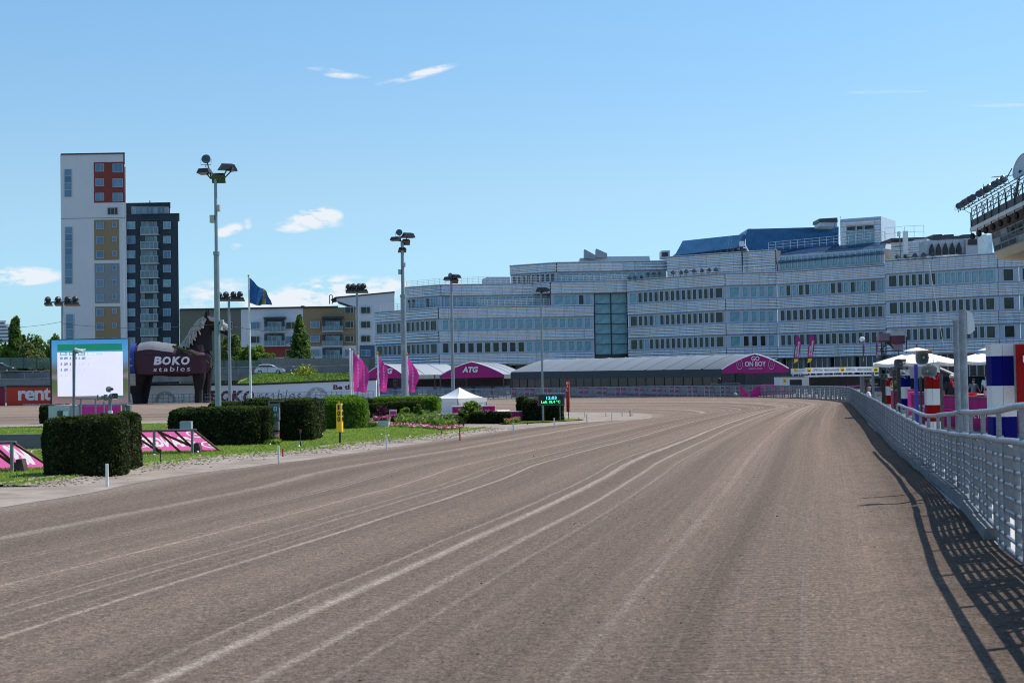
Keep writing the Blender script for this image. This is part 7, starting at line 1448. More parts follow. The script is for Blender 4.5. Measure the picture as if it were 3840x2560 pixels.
t = thing('side_canopy', 'pale fabric wall and dark awning hanging behind the blue column', 'canopy', (P(3460, 1400, 76).x, 76, 0)); q = MB(); q.prism([P(3405, 1368, 76), P(3525, 1360, 76), P(3525, 1415, 76), P(3410, 1418, 76)][::-1], (0, .05, 0)); q.out('fabric_wall', mat('shaded canvas', (.40, .37, .38), .8, 0, .1, 1, .2, 4), t); q = MB(); q.prism([P(3515, 1376, 77), P(3588, 1406, 77), P(3588, 1412, 77), P(3515, 1412, 77)][::-1], (0, 1.2, 0)); q.out('dark_awning', dark_m, t); q = MB(); q.tube([P(3518, 1377, 76.8), P(3582, 1405, 76.8)], .06, 5); q.out('awning_edge', white_p, t)
# dark kiosk fronts behind the terrace
q = MB(); q.pbox(3270, 1410, 3960, 1500, 100, 3); tag(q.out('kiosk_front', mat('dark kiosk front', (.012, .018, .025), .3, 0, .5, 1)), 'dark glazed kiosk front in the shade behind the terrace', 'kiosk')
# ================= STRIPED COLUMNS WITH LOUDSPEAKERS
cred = mat('deep red paint', (.22, .003, .004), .7, 0, .1, 2, spec=.15); cblue = mat('deep blue paint', (.001, .002, .12), .7, 0, .1, 2, spec=.12); cwht = mat('column white', (.58, .60, .60), .55, 0, .05, 2)
def column(label, x0, x1, ys, D, cols, wfrac=.5, depth=.4, ybot=None, xs=None):
    """ys: band boundaries in pixels from the top; alternating colours; two boards meet at wfrac"""
    A, B = P(x0, ys[0], D), P(x1, ys[0], D); w = B.x-A.x; t = thing('striped_column', label, 'column', V(((A.x+B.x)/2, D, 0)), 'red, white and blue striped columns'); xm = A.x+w*wfrac; zs = [P((x0+x1)/2, y, D).z for y in ys]+[0.0]
    zs = [z for z in zs if z > .0]+[0.0]
    for i in range(len(zs)-1):
        q = MB(); q.prism([V((A.x, D+.10, zs[i+1])), V((xm-.004, D-.02, zs[i+1])), V((xm-.004, D+depth, zs[i+1])), V((A.x, D+depth, zs[i+1]))], (0, 0, zs[i]-zs[i+1])); q.out('colour_band', cols[i % len(cols)], t)
        q = MB(); dz = -.012 if i else 0; q.prism([V((xm+.004, D-.02, zs[i+1])), V((B.x, D+.02, zs[i+1])), V((B.x, D+depth, zs[i+1])), V((xm+.004, D+depth, zs[i+1]))], (0, 0, zs[i]-zs[i+1]+0)); q.out('colour_band', cols[i % len(cols)], t)
    return t
column('narrow red and white striped column farthest from the camera, with two horns', 3326, 3348, [1400, 1416, 1448, 1482, 1515, 1545], 84, [cwht, cred], .4)
column('blue and white striped column second from the left, with two horns', 3381, 3413, [1385, 1408, 1450, 1494, 1535], 66, [cwht, cblue], .4)
column('red and white striped column in the middle with the largest horns', 3477, 3523, [1368, 1395, 1457, 1518, 1580, 1640], 46.5, [cwht, cred], .38)
column('wide blue and white striped column nearest the camera at the right', 3722, 3808, [1288, 1334, 1446, 1562, 1650], 30, [cwht, cblue], .4, .45)
t = thing('red_sign', 'tall red sign board with a white letter U cut by the right picture edge', 'sign', (P(3840, 1400, 29.5).x, 29.5, 0)); slab('board', 3812, 1290, 3960, 1516, 29.5, .12, cred, t); slab('edge_strip', 3809, 1291, 3812, 1516, 29.52, .1, galv, t); slab('post', 3830, 1500, 3845, 2000, 29.65, .1, galv, t)
Fr = frame(P(3812, 1400, 29.45), P(3960, 1400, 29.45)); x, z, w_, h = onboard(Fr, 29, 3836, 1332, 3890, 1368); text('U', Fr, x, z, w_, h, white_p, t, bold=.05)
q = MB(); 
def blackpost(label, x0, x1, yt, D, m_=black_m, name='black_post', lean=0):
    a, b_ = P(x0, yt, D), P(x1, yt, D); q = MB(); q.box(a.x, b_.x, D, D+.08, 0, a.z); return tag(q.out(name, m_), label, 'post', 'posts between the striped columns')
blackpost('round blue pole left of the middle red and white column', 3429, 3441, 1367, 47, blue_p, 'blue_pole'); blackpost('black pole just right of the round blue pole', 3450, 3457, 1412, 48); blackpost('black post between the two left striped columns', 3363, 3376, 1378, 60); blackpost('thin black post right of the farthest striped column', 3349, 3353, 1390, 62)
blackpost('dark slanting board directly right of the middle striped column', 3526, 3536, 1400, 47.2, dark_m, 'dark_board'); blackpost('black equipment cabinet left of the farthest striped column', 3303, 3326, 1423, 86); blackpost('thin black camera stand left of the striped columns', 3288, 3292, 1440, 88)
horns = [('upper horn loudspeaker on the farthest striped column', 3323, 1378, 83, -.9, .36, .3, .25), ('lower horn loudspeaker on the farthest striped column', 3316, 1411, 83, -.35, .5, .42, .30), ('upper horn loudspeaker on the blue column', 3379, 1362, 65, -.75, .55, .42, .38), ('lower horn loudspeaker on the blue column', 3372, 1398, 65, -.9, .75, .55, .34), ('largest upper horn loudspeaker on the middle red and white column', 3466, 1340, 45.5, -.55, .58, .40, .42), ('largest lower horn loudspeaker below the upper one on the middle column', 3476, 1391, 45.5, .12, .36, .52, .34)]
for lb_, x, y, D, yaw, L_, w_, h_ in horns:
    c = P(x, y, D); t = thing('horn_loudspeaker', lb_, 'loudspeaker', c, 'grey horn loudspeakers on the striped columns'); hornpart(c, yaw, t, L=L_, w=w_, h=h_)
    q = MB(); q.box(c.x+w_*.25, c.x+w_*.45, D-.1, D+.15, c.z-h_*.6, c.z-h_*.5); q.tube([c+V((w_*.3, 0, -h_*.5)), c+V((w_*.55, .1, -h_*.75))], .02, 5); q.tube([c+V((w_*.35, 0, h_*.2)), c+V((w_*.75, -.05, -.05)), c+V((w_*.6, 0, -h_*.8))], .008, 4); q.out('mounting_bracket', galv, t)
for lb_, x0, x1, y, D in (('orange lamp on the upper horn of the farthest column', 3329, 3342, 1371, 84), ('orange lamp on the upper horn of the blue column', 3382, 3398, 1350, 66), ('orange lamp above the largest horn', 3471, 3495, 1317, 46)): p = P((x0+x1)/2, y, D); t = thing('warning_lamp', lb_, 'lamp', p, 'orange lamps on the loudspeakers'); slab('lens', x0, y-4, x1, y+1, D, .12, orange_p, t); slab('lamp_base', x0+1, y+1, x1-1, y+8, D+.02, .07, dark_m, t)
# tall galvanised posts at the fence
def gpost(label, x, w, yt, yb, extra=None, D=None):
    p = G(x, yb) if D is None else V((P(x, yb, D).x, D, 0)); top = P(x, yt, p.y); r = w*p.y/FPX/2; t = thing('steel_post', label, 'post', p, 'galvanised steel posts along the fence'); tx_ = p.x+(top.x-P(x, yb-30, p.y).x)*.0; q = MB(); q.tube([p, V((p.x-.0, p.y, top.z))], r, 12); q.out('pole', galv, t, smooth=False)
    q = MB(); q.tube([V((p.x, p.y, top.z-.02)), V((p.x, p.y, top.z+.03))], r*1.12, 12); q.tube([V((p.x, p.y, top.z*.86)), V((p.x, p.y, top.z*.86+.04))], r*1.1, 12); q.out('collar', galv, t)
    if extra: c = V((p.x+r*1.2, p.y, top.z-.18)); q = MB(); q.loft([[c+V((x_, 0, z_)) for x_, z_ in ((0, .19), (.08, .17), (.12, .05), (.13, -.14), (.05, -.2), (0, -.2))], [c+V((x_, .2, z_)) for x_, z_ in ((0, .19), (.08, .17), (.12, .05), (.13, -.14), (.05, -.2), (0, -.2))]]); q.out('lamp_shield', mat('pale shield', (.45, .5, .54), .5, .1), t)
    return t
gpost('tallest galvanised post with a curved shield at its top, by the fence', 3628, 29, 1168, 1930, True, D=24.2); gpost('slightly shorter galvanised post left of the tallest one', 3602, 23, 1206, 1885, D=25.6)
gpost('short galvanised post at the fence right of the seated man', 3278, 10, 1397, 1600, D=60); gpost('short galvanised post group left one beyond the seated man', 3231, 7, 1412, 1566, D=76); gpost('short galvanised post directly beside the left one of the distant pair', 3241, 6, 1413, 1572, D=72)
q = MB(); q.tube([P(3535, 1155, 60)+V((0, 0, -1.6)), P(3482, 980, 60)], .008, 4); tag(q.out('guy_wire', white_p), 'thin white guy wire hanging in front of the office windows', 'wire')
# ================= MAGENTA TERRACE WALL, TABLES
t = thing('terrace_banner', 'long magenta banner wall of the restaurant terrace behind the fence', 'banner', (P(3650, 1620, 47).x, 47, 0)); A, B = P(3418, 1500, 58), P(3900, 1500, 44); Fr = frame(A, B); w = (B.xy-A.xy).length; zt4 = P(3650, 1488, 50.6).z; nn = 120
q = MB(); q.loft([[Fr @ V((w*i/nn, .02*sin(i*.8)+.02*mnoise.noise(V((i*.3, 0, 0))), .12)), Fr @ V((w*i/nn, .012*sin(i*.8), zt4*.62)), Fr @ V((w*i/nn, .0, zt4))] for i in range(nn+1)], caps=False, closed=False); q.out('cloth', mat('magenta terrace cloth', (.27, .004, .115), .8, 0, .12, .8, .2, 4, spec=.2), t, smooth=True)
q = MB(); q.box(0, w, .05, .1, .1, zt4); inst('backing', q.mesh('backing', magenta_d), t, Fr); q = MB(); q.box(0, w, -.05, .12, zt4, zt4+.03); inst('top_rail', q.mesh('top_rail', wood_b), t, Fr); q = MB(); q.tube([Fr @ V((w*i/30, -.03, zt4*.63-.06*abs(sin(i*.6)))) for i in range(31)], .012, 4); q.out('rope', pink, t)
x, z, w_, h = onboard(Fr, 50, 3652, 1546, 3790, 1576); text('elitloppet', Fr, x, z, w_, h, white_p, t, bold=-.015); x, z, w_, h = onboard(Fr, 50, 3440, 1528, 3482, 1546); q = MB(); q.box(x-.1, x+w_+.05, -.04, -.02, z-.05, z+h+.1); inst('logo_patch', q.mesh('logo_patch', mat('lilac patch', (.5, .35, .6), .6)), t, Fr); text('ATG', Fr, x, z, w_, h, magenta_d, t, bold=.04, shear=.2, off=.05)
q = MB(); q.prism([V((A.x+.3, A.y+.4, .02)), V((B.x, B.y+.4, .02)), V((B.x+9, B.y+22, .02)), V((A.x+4, A.y+22, .02))], (0, 0, .22)); tag(q.out('terrace_deck', mat('terrace deck boards', (.22, .18, .15), .8, 0, .2, 3)), kind='structure')
def tabletop(label, x0, x1, y, D, m_): t = thing('terrace_table', label, 'table', (P((x0+x1)/2, y, D).x, D, .24), 'tables on the terrace'); slab('tabletop', x0, y, x1, y+3, D, .8, m_, t); slab('leg', x0+3, y+3, x0+5, y+30, D+.2, .08, dark_m, t); slab('leg', x1-5, y+3, x1-3, y+30, D+.2, .08, dark_m, t)
tabletop('terrace table with bottles and glasses behind the magenta wall', 3655, 3725, 1478, 53, white_pl); tabletop('terrace table under a magenta cloth left of the standing man', 3420, 3478, 1470, 62, pink)
t = thing('red_bowl', 'red plastic bowl on the terrace table edge', 'bowl', P(3645, 1480, 53)); q = MB(); rg = lambda z, r_: [V((P(3645, 1480, 53).x+r_*cos(2*pi*k/16), 53+r_*sin(2*pi*k/16), z)) for k in range(16)]; zz = P(3645, 1486, 53).z; q.loft([rg(zz, .08), rg(zz+.1, .2), rg(zz+.14, .26), rg(zz+.12, .22)]); q.out('bowl', mat('red plastic', (.6, .01, .05), .4), t)
for i, (x, lb_) in enumerate(((3693, 'pink bottle standing in the ice bucket on the terrace table'), (3711, 'second pink bottle right of the ice bucket'))):
    c = P(x, 1482, 52.8); q = MB(); rg = lambda z, r_: [V((c.x+r_*cos(2*pi*k/10), c.y+r_*sin(2*pi*k/10), c.z+z)) for k in range(10)]; q.loft([rg(0, .04), rg(.16, .04), rg(.22, .015), rg(.32, .014)]); tag(q.out('bottle', mat('rose glass', (.55, .12, .2), .15), at=c), lb_, 'bottle', 'bottles on the terrace table')
c = P(3700, 1484, 52.7); q = MB(); rg = lambda z, r_: [V((c.x+r_*cos(2*pi*k/14), c.y+r_*sin(2*pi*k/14), c.z+z)) for k in range(14)]; q.loft([rg(0, .08), rg(.18, .11), rg(.18, .10), rg(.02, .07)]); tag(q.out('ice_bucket', mat('clear bucket', (.6, .55, .58), .15, .3), at=c), 'clear ice bucket on the terrace table', 'bucket')
b0 = V((P(3367, 1470, 82).x, 82, .2)); tree(b0, P(3367, 1420, 82).z-.2, .42, 1.2, 'potted bush of pink and white flowers between the striped columns', [lf_mid, lf_light, pk3], cat='plant', nclump=14, per=60, leaf=.1, name='flower_bush')
# ================= GRANDSTAND AT THE RIGHT EDGE
gs = thing('grandstand', 'grandstand roof corner with dark fascia, sloping windows and beige wall at the right edge', 'grandstand', (40, 110, 0)); dvec = V((-.118, -1, 0)).normalized(); tv_ = V((1, -.118, 0)).normalized(); E0 = V((P(3640, 828, 110).x, 110, 0)); Lg = 75
def gx_(t_, z, s): return E0+tv_*t_+dvec*s+V((0, 0, z))
zf1 = P(3640, 828, 110).z; zf0 = P(3641, 869, 110).z; zw1 = P(3720, 877, 110).z; zw0 = P(3727, 945, 110).z; zb0 = P(3735, 975, 110).z
def gprism(name, prof, m_, s0=0, s1=Lg): q = MB(); q.prism([gx_(a, z, s0) for a, z in prof], dvec*(s1-s0)); return q.out(name, m_, gs)
gprism('fascia', [(0, zf1), (0, zf0+.25), (.25, zf0+.25), (.25, zf1)][::-1], mat('dark brown fascia', (.045, .035, .035), .6, .1, .15, 1)); gprism('fascia_strip', [(-.08, zf0+.28), (-.08, zf0), (.3, zf0), (.3, zf0+.28)][::-1], mat('pale fascia strip', (.55, .54, .52), .5, .2)); gprism('soffit', [(.3, zf0), (1.6, zw1), (8, zw1), (8, zf1), (.3, zf1-.1)][::-1], mat('dark soffit', (.05, .035, .030), .8))
gprism('beige_wall', [(1.75, zw0), (1.95, zb0), (6, zb0-.3), (6, zw0)][::-1], mat('beige wall', (.45, .37, .25), .8, 0, .05, .3)); gprism('undercroft', [(4.0, zb0-.3), (4.0, 0), (9, 0), (9, zb0-.3)][::-1], mat('stand undercroft', (.04, .045, .05), .3, .1, .5, .5)); gprism('interior', [(2.1, zw0), (2.1, zw1), (8, zw1), (8, zw0)][::-1], mat('stand interior dark', (.03, .035, .035), .5))
for k in range(30):
    for j in range(3):
        s = k*2.5; f0, f1 = j/3, (j+1)/3; q = MB(); za, zb2 = zw0+(zw1-zw0)*f0, zw0+(zw1-zw0)*f1; ta, tb = 1.75-.15*f0, 1.75-.15*f1
        if k < 16: q.quad(gx_(ta, za+.04, s+.05), gx_(tb, zb2-.04, s+.05), gx_(tb, zb2-.04, s+2.45), gx_(ta, za+.04, s+2.45)); q.out('window_pane', [glass_d, mat('stand glass pale', (.20, .27, .28), .12, 0, .4, 2), glass_d, glass_g][(k*3+j) % 4], gs)
q = MB()
for k in range(17): q.tube([gx_(1.74, zw0, k*2.5), gx_(1.58, zw1, k*2.5)], .05, 4)
for j in range(4): q.tube([gx_(1.74-.15*j/3, zw0+(zw1-zw0)*j/3, 0), gx_(1.74-.15*j/3, zw0+(zw1-zw0)*j/3, 40)], .05, 4)
q.out('window_grid', galv, gs)
q = MB()
for k in range(16): q.tube([gx_(.1, zf1-.8, k*1.9), gx_(.1, zf1+1.0, k*1.9)], .04, 5)
for zz in (.35, .7, 1.0): q.tube([gx_(.1, zf1+zz, 0), gx_(.1, zf1+zz, 30)], .035, 5)
for k in range(15): q.tube([gx_(.1, zf1, k*1.9), gx_(.1, zf1+1.0, (k+1)*1.9)], .025, 4); q.tube([gx_(.1, zf1+.5, k*1.9), gx_(-.5, zf1+.9, k*1.9)], .025, 4)
q.tube([gx_(-.5, zf1+.9, -.3), gx_(-.5, zf1+.9, 30)], .035, 5); q.out('roof_railing', dark_m, gs)
for k in range(8): q = MB(); c = gx_(-.05, zf0-.15, .3+k*2.4); q.tube([c+V((0, 0, 1.6)), c], .04, 5); q.ell(c+V((.1, 0, -.25)), (.22, .2, .28), 8, 6); q.out('hanging_lamp', black_m, gs)
for k in range(13):
    s = [-1.5, -.5, .5, 1.5, 2.6, 3.8, 6.0, 7.2, 8.4, 9.6, 11.2, 12.6, 14.0][k]; c = gx_(-.55, zf1+1.35+.12*s*0, s); o = bpy.data.objects.new('floodlight', flm); C.objects.link(o); o.location = c; o.rotation_euler = (R(-25), 0, R(random.choice((-50, -30, 10, 160)))); o.scale = (.85,)*3; WL[o.name] = c
    tag(o, 'round floodlight on the grandstand roof edge, '+['leftmost', 'second from left', 'third from left', 'fourth from left', 'fifth from left', 'sixth from left', 'seventh from left', 'eighth from left', 'ninth from left', 'tenth from left', 'third from right', 'second from right', 'rightmost'][k], 'floodlight', 'floodlights on the grandstand roof')
t = thing('satellite_dish', 'large pale dish shaped antenna rising above the grandstand roof', 'antenna', gx_(1, zf1, 11)); cdi = P(3832, 625, 98); q = MB(); Mz = Matrix.Translation(cdi) @ Matrix.Rotation(-1.25, 4, 'Z') @ Matrix.Rotation(-.35, 4, 'X'); rgs = lambda r_, y: [Mz @ V((r_*.72*cos(2*pi*k/28), y, r_*.95*sin(2*pi*k/28))) for k in range(28)]
q.loft([rgs(.05, .35), rgs(.4, .3), rgs(.8, .12), rgs(1.05, -.08), rgs(1.05, -.12), rgs(.78, .07), rgs(.4, .24), rgs(.05, .29)], caps=True); q.out('dish', mat('dish white', (.55, .60, .64), .5, 0, .08, 1), t, smooth=True); q = MB(); q.tube([cdi+V((0, .3, -.2)), gx_(.8, zf1, 11)], .1, 8); q.tube([P(3795, 632, 98), P(3764, 688, 98)], .04, 5); q.tube([P(3718, 665, 98), P(3800, 657, 98)], .03, 5); q.out('dish_support', dark_m, t)
q = MB(); q.tube([P(3688, 745, 105), P(3688, 690, 105)], .02, 4); tag(q.out('whip_antenna', dark_m), 'thin vertical whip antenna above the grandstand roof corner', 'antenna')
# ================= PEOPLE
def capsule(q, a, b_, ra, rb, n=10):
    a, b_ = V(a), V(b_); d = (b_-a); L_ = d.length; dn = d/L_; pts = [a-dn*ra*.6, a-dn*ra*.0]+[a+d*(i/4) for i in (1, 2, 3)]+[b_, b_+dn*rb*.6]; rr = [ra*.6, ra, ra+(rb-ra)*.25, ra+(rb-ra)*.5, ra+(rb-ra)*.75, rb, rb*.6]; q.tube(pts, rr[0], n, r2=None) if False else q.tube(pts, rr, n)
_tube = MB.tube
def tube2(s, pts, r, n=8, caps=True, r2=None):
    if isinstance(r, (list, tuple)):
        k0 = len(s.v); _tube(s, pts, 1.0, n, caps); m = len(pts)
        for i in range(m):
            p = V(pts[i])
            for j in range(n): v = V(s.v[k0+i*n+j]); s.v[k0+i*n+j] = tuple(p+(v-p)*r[i])
        return s
    return _tube(s, pts, r, n, caps, r2)
MB.tube = tube2
def person(label, base, H, yaw, J, colors, cap=None, hair=None, grp='people behind the fence', sleeves=.5, sunglasses=False, scarf=None):
    """J: joint positions in body space (x right, y back, z up) as fractions of height; body one remeshed surface, clothes as shells"""
    t = thing('person', label, 'person', base, grp); Mz = Matrix.Translation(base) @ Matrix.Rotation(yaw, 4, 'Z')
    w = lambda p: Mz @ (V(p)*H); shirt, pants, skin = colors; r = lambda f: f*H
    q = MB()
    capsule(q, w(J['hip']), w(J['chest']), r(.085), r(.095), 12); capsule(q, w(J['chest']), w(J['neck']), r(.09), r(.035), 12); capsule(q, w(J['neck']), w(J['head']), r(.034), r(.034)); q.ell(w(J['head']), (r(.046), r(.055), r(.066)), 14, 10, Mz.to_3x3()); q.ell(w(V(J['head'])+V((0, -.053, -.008))), (r(.008), r(.012), r(.014)), 8, 6)
    for s in (-1, 1):
        S = V(J['sh'+('L' if s < 0 else 'R')]); E = V(J['el'+('L' if s < 0 else 'R')]); Wr = V(J['wr'+('L' if s < 0 else 'R')]); Hp = V(J['hip'])+V((.05*s, 0, -.01)); K = V(J['kn'+('L' if s < 0 else 'R')]); F = V(J['ft'+('L' if s < 0 else 'R')])
        capsule(q, w(J['chest']), w(S), r(.07), r(.038)); capsule(q, w(S), w(E), r(.034), r(.025)); capsule(q, w(E), w(Wr), r(.025), r(.016)); d = (Wr-E).normalized(); hnd = Wr+d*.035; capsule(q, w(Wr), w(hnd), r(.016), r(.02))
        for k in range(4): off = V(((k-1.5)*.010, 0, 0)); capsule(q, w(hnd+off), w(hnd+off+d*(.042-.004*abs(k-1.5))+V((0, -.008, 0))), r(.0065), r(.005), 6)
        capsule(q, w(hnd+V((-.012*s, -.01, 0))), w(hnd+V((-.022*s, -.022, 0))+d*.012), r(.0065), r(.005), 6)
        capsule(q, w(Hp), w(K), r(.055), r(.035)); capsule(q, w(K), w(F), r(.034), r(.022)); capsule(q, w(F), w(F+V((0, -.08, -.02))), r(.026), r(.022))
        q.ell(w(V(J['head'])+V((.047*s, 0, -.004))), (r(.008), r(.012), r(.018)), 6, 6)
    o = q.out('body', skin, t, smooth=True); md = o.modifiers.new('fuse', 'REMESH'); md.mode = 'VOXEL'; md.voxel_size = .016; md.use_smooth_shade = True; sm_ = o.modifiers.new('soft', 'SMOOTH'); sm_.iterations = 3; sm_.factor = .5
    q = MB(); capsule(q, w(V(J['hip'])+V((0, 0, .02))), w(J['chest']), r(.095), r(.105), 12); capsule(q, w(J['chest']), w(V(J['neck'])+V((0, 0, -.02))), r(.10), r(.048), 12)
    for s in 'LR': S = V(J['sh'+s]); E = V(J['el'+s]); capsule(q, w(J['chest']), w(S), r(.08), r(.047)); capsule(q, w(S), w(S+(E-S)*(sleeves if sleeves <= 1 else 1)), r(.043), r(.038)); (sleeves > 1 and capsule(q, w(E), w(V(J['wr'+s])), r(.035), r(.026)))
    o = q.out('shirt', shirt, t, smooth=True); md = o.modifiers.new('fuse', 'REMESH'); md.mode = 'VOXEL'; md.voxel_size = .016; md.use_smooth_shade = True
    q = MB()
    for s, nm in ((-1, 'L'), (1, 'R')): Hp = V(J['hip'])+V((.05*s, 0, -.01)); capsule(q, w(Hp), w(V(J['kn'+nm])), r(.064), r(.046)); capsule(q, w(V(J['kn'+nm])), w(V(J['ft'+nm])+V((0, 0, .02))), r(.045), r(.035))
    capsule(q, w(V(J['hip'])+V((-.03, 0, 0))), w(V(J['hip'])+V((.03, 0, 0))), r(.08), r(.08)); o = q.out('trousers', pants, t, smooth=True); md = o.modifiers.new('fuse', 'REMESH'); md.mode = 'VOXEL'; md.voxel_size = .018; md.use_smooth_shade = True
    q = MB()
    for s in 'LR': F = V(J['ft'+s]); capsule(q, w(F+V((0, .01, -.02))), w(F+V((0, -.09, -.028))), r(.03), r(.024))
    q.out('shoe', black_m, t, smooth=True)
    hd = V(J['head'])
    for s in (-1, 1): q = MB(); q.ell(w(hd+V((.018*s, -.049, .006))), (r(.007), r(.004), r(.005)), 8, 6); q.out('eye', black_m, t)
    q = MB(); q.ell(w(hd+V((0, -.050, -.032))), (r(.015), r(.004), r(.004)), 8, 5); q.out('mouth', mat('lip', (.35, .12, .10), .6), t)
    if hair: q = MB(); q.ell(w(hd+V((0, .008, .014))), (r(.050), r(.056), r(.060)), 14, 10, Mz.to_3x3()); q.out('hair', hair, t, smooth=True)
    if cap:
        q = MB(); q.ell(w(hd+V((0, .002, .030))), (r(.053), r(.062), r(.048)), 14, 8, Mz.to_3x3()); q.prism([w(hd+V((x_, y_, .026))) for x_, y_ in ((-.042, -.045), (-.03, -.095), (0, -.105), (.03, -.095), (.042, -.045))][::-1], (0, 0, .012)); q.out('cap', cap, t)
    if sunglasses:
        for s in (-1, 1): q = MB(); q.ell(w(hd+V((.022*s, -.058, .034))), (r(.016), r(.006), r(.012)), 10, 6); q.out('sunglass_lens', black_m, t)
    if scarf: q = MB(); q.tube([w(V(J['neck'])+V((.05*cos(a), .035*sin(a)-.01, -.01))) for a in [k*pi/6 for k in range(13)]], r(.02), 8); q.tube([w(V(J['neck'])+V((0, -.07, -.02))), w(V(J['chest'])+V((.02, -.11, .0)))], r(.02), 8); q.out('scarf', scarf, t)
    return t
ST = dict(hip=(0, 0, .53), chest=(0, 0, .72), neck=(0, .005, .83), head=(0, -.01, .93), shL=(-.105, 0, .80), shR=(.105, 0, .80), elL=(-.15, .01, .63), elR=(.15, .01, .63), wrL=(-.165, -.03, .49), wrR=(.165, -.03, .49), knL=(-.055, -.01, .28), knR=(.055, -.01, .28), ftL=(-.06, .02, .045), ftR=(.06, .02, .045))
p = P(3568, 1404, 55.5); person('man in black shirt, red scarf and white cap with sunglasses standing behind the magenta wall', V((p.x, 55.5, .24)), p.z-.24, -.15, dict(ST, elL=(-.17, .0, .64), elR=(.16, -.02, .64), wrL=(-.15, -.05, .5), wrR=(.1, -.1, .52)), (mat('black shirt', (.015, .016, .02), .7), mat('black trousers', (.02, .02, .022), .8), mat('sunburnt skin', (.42, .12, .08), .55)), cap=white_p, sunglasses=True, scarf=mat('red scarf', (.4, .01, .03), .7), sleeves=.8)
p = P(3650, 1421, 75); person('man in grey T-shirt and dark cap walking with arms held out from his sides', V((p.x, 75, .24)), p.z-.24+.02, .05, dict(ST, elL=(-.19, .01, .65), elR=(.19, .01, .65), wrL=(-.235, -.02, .52), wrR=(.235, -.02, .52)), (mat('grey shirt', (.20, .24, .27), .8), mat('khaki trousers', (.22, .20, .16), .8), skin_m), cap=mat('dark cap', (.03, .03, .03), .8), sleeves=.8)
SE = dict(hip=(0, 0, .30), chest=(.0, .02, .50), neck=(0, .0, .61), head=(0, -.02, .71), shL=(-.105, 0, .58), shR=(.105, 0, .58), elL=(-.14, -.06, .42), elR=(.14, -.06, .42), wrL=(-.08, -.2, .36), wrR=(.08, -.2, .36), knL=(-.06, -.24, .30), knR=(.06, -.24, .30), ftL=(-.06, -.25, .05), ftR=(.06, -.25, .05))
p = P(3257, 1468, 78); sb = V((p.x, 78, max(0.02, p.z-.78*1.75+.0))); person('bald man in a white T-shirt sitting just behind the fence, facing right', sb, 1.75, 1.2, SE, (white_p, mat('dark shorts', (.03, .035, .05), .8), skin_m), sleeves=.6)
q = MB(); q.box(sb.x-.3, sb.x+.35, 77.7, 78.3, .02, sb.z+.44); tag(q.out('seat_box', dark_m), 'dark box seat under the man in the white T-shirt', 'seat')
p = P(3266, 1423, 92); person('camera operator with grey hair in dark blue clothes beyond the galvanised posts', V((p.x, 92, .02)), p.z, .9, dict(ST, elR=(.14, -.12, .72), wrR=(.08, -.2, .8), elL=(-.12, -.12, .72), wrL=(-.06, -.2, .8)), (mat('dark blue jacket', (.02, .03, .07), .8), MATS['black trousers'], skin_m), hair=mat('grey hair', (.3, .27, .22), .8), sleeves=2)
t = thing('tripod_camera', 'dark video camera on a tripod beside the operator with grey hair', 'camera', (P(3246, 1440, 91).x, 91, 0)); slab('camera_body', 3240, 1424, 3258, 1434, 91, .3, black_m, t); q = MB(); c = P(3249, 1434, 91.1)
for a in (0, 2.1, 4.2): q.tube([c, V((c.x+.4*cos(a), c.y+.4*sin(a), 0))], .02, 5)
q.out('tripod', black_m, t)
# chimneys of detail near the near fence: padlock and hose
q = MB(); p = fat(s_at_y(17.0)); q.tube([V((p.x+.1, p.y+.2, .62)), V((p.x+.14, p.y+.1, .45)), V((p.x+.12, p.y-.1, .2)), V((p.x+.2, p.y-.2, .02))], .012, 6); tag(q.out('cable', black_m), 'black cable hanging down behind the nearest fence bay', 'cable')

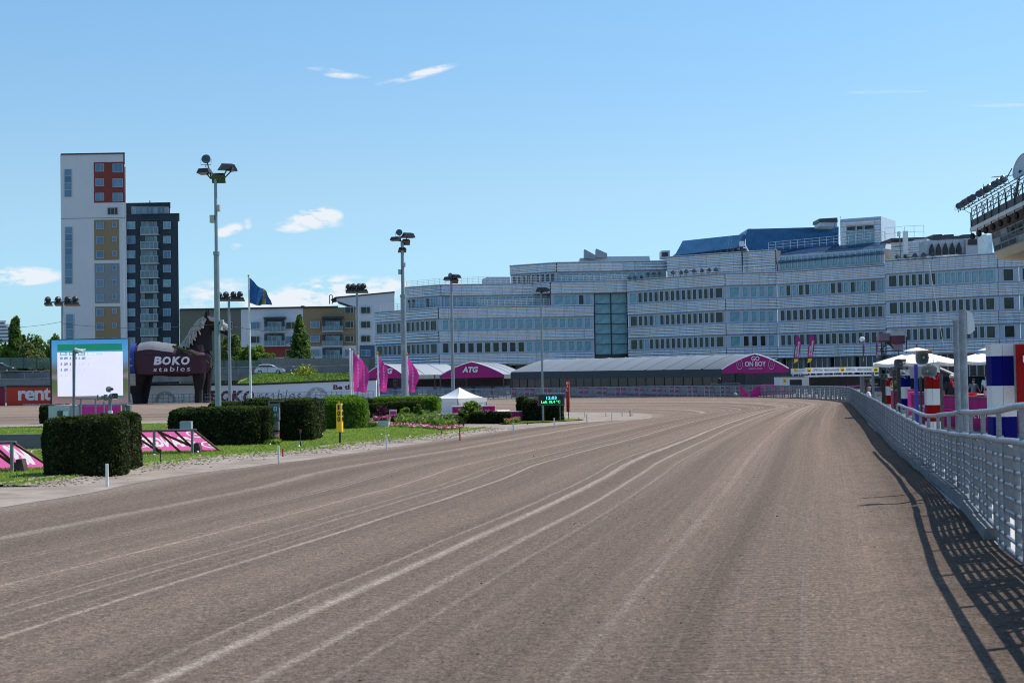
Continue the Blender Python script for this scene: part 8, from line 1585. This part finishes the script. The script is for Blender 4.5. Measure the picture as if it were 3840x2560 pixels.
# clutter on the apron between the columns
def crate(label, x0, y0, x1, y1, D, m_, name='equipment_case'):
    t = thing(name, label, 'case', (P((x0+x1)/2, y1, D).x, D, 0), 'equipment between the striped columns'); zb5 = 0.02; a, b_ = P(x0, y0, D), P(x1, y0, D); q = MB(); q.box(a.x, b_.x, D, D+.5, zb5, a.z); q.out('case_body', m_, t); q = MB(); q.box(a.x-.02, b_.x+.02, D-.02, D+.52, a.z, a.z+.03); q.out('case_lid', galv, t); q = MB(); q.box((a.x+b_.x)/2-.08, (a.x+b_.x)/2+.08, D-.04, D, a.z-.2, a.z-.16); q.out('handle', dark_m, t)
crate('dark blue equipment case left of the farthest striped column', 3262, 1452, 3300, 1500, 84, mat('case blue', (.02, .04, .10), .5)); crate('pale grey equipment case in front of the dark blue one', 3284, 1470, 3306, 1500, 80, mat('case grey', (.35, .36, .38), .5)); crate('crimson case between the two left striped columns', 3350, 1466, 3380, 1500, 70, mat('case crimson', (.42, .01, .10), .6)); crate('pink cloth covered box beside the blue striped column', 3414, 1462, 3428, 1500, 63, pink)
t = thing('banner_fence', 'low magenta cloth screen behind the two left striped columns', 'banner', (P(3340, 1480, 88).x, 88, 0)); q = MB(); a, b_ = P(3296, 1462, 88), P(3420, 1462, 88); q.loft([[V((a.x+(b_.x-a.x)*i/40, 88+.03*sin(i), .05)), V((a.x+(b_.x-a.x)*i/40, 88+.02*sin(i*1.3), a.z))] for i in range(41)], caps=False, closed=False); q.out('cloth', MATS['magenta terrace cloth'], t, smooth=True)
p = P(3392, 1412, 86); person('person in a pink top standing far behind the blue striped column', V((P(3361, 1412, 86).x, 86, .02)), 1.72, 2.6, ST, (pink, MATS['black trousers'], skin_m), hair=mat('brown hair', (.06, .035, .02), .8), sleeves=.8)
p = P(3700, 1420, 84); person('person in a white shirt standing far back between parasol pole and wide column', V((P(3698, 1420, 84).x, 84, .24)), 1.62, -.5, dict(ST, elR=(.14, -.05, .64), wrR=(.06, -.16, .62)), (white_p, MATS['dark shorts'], skin_m), hair=MATS['brown hair'], sleeves=.8)
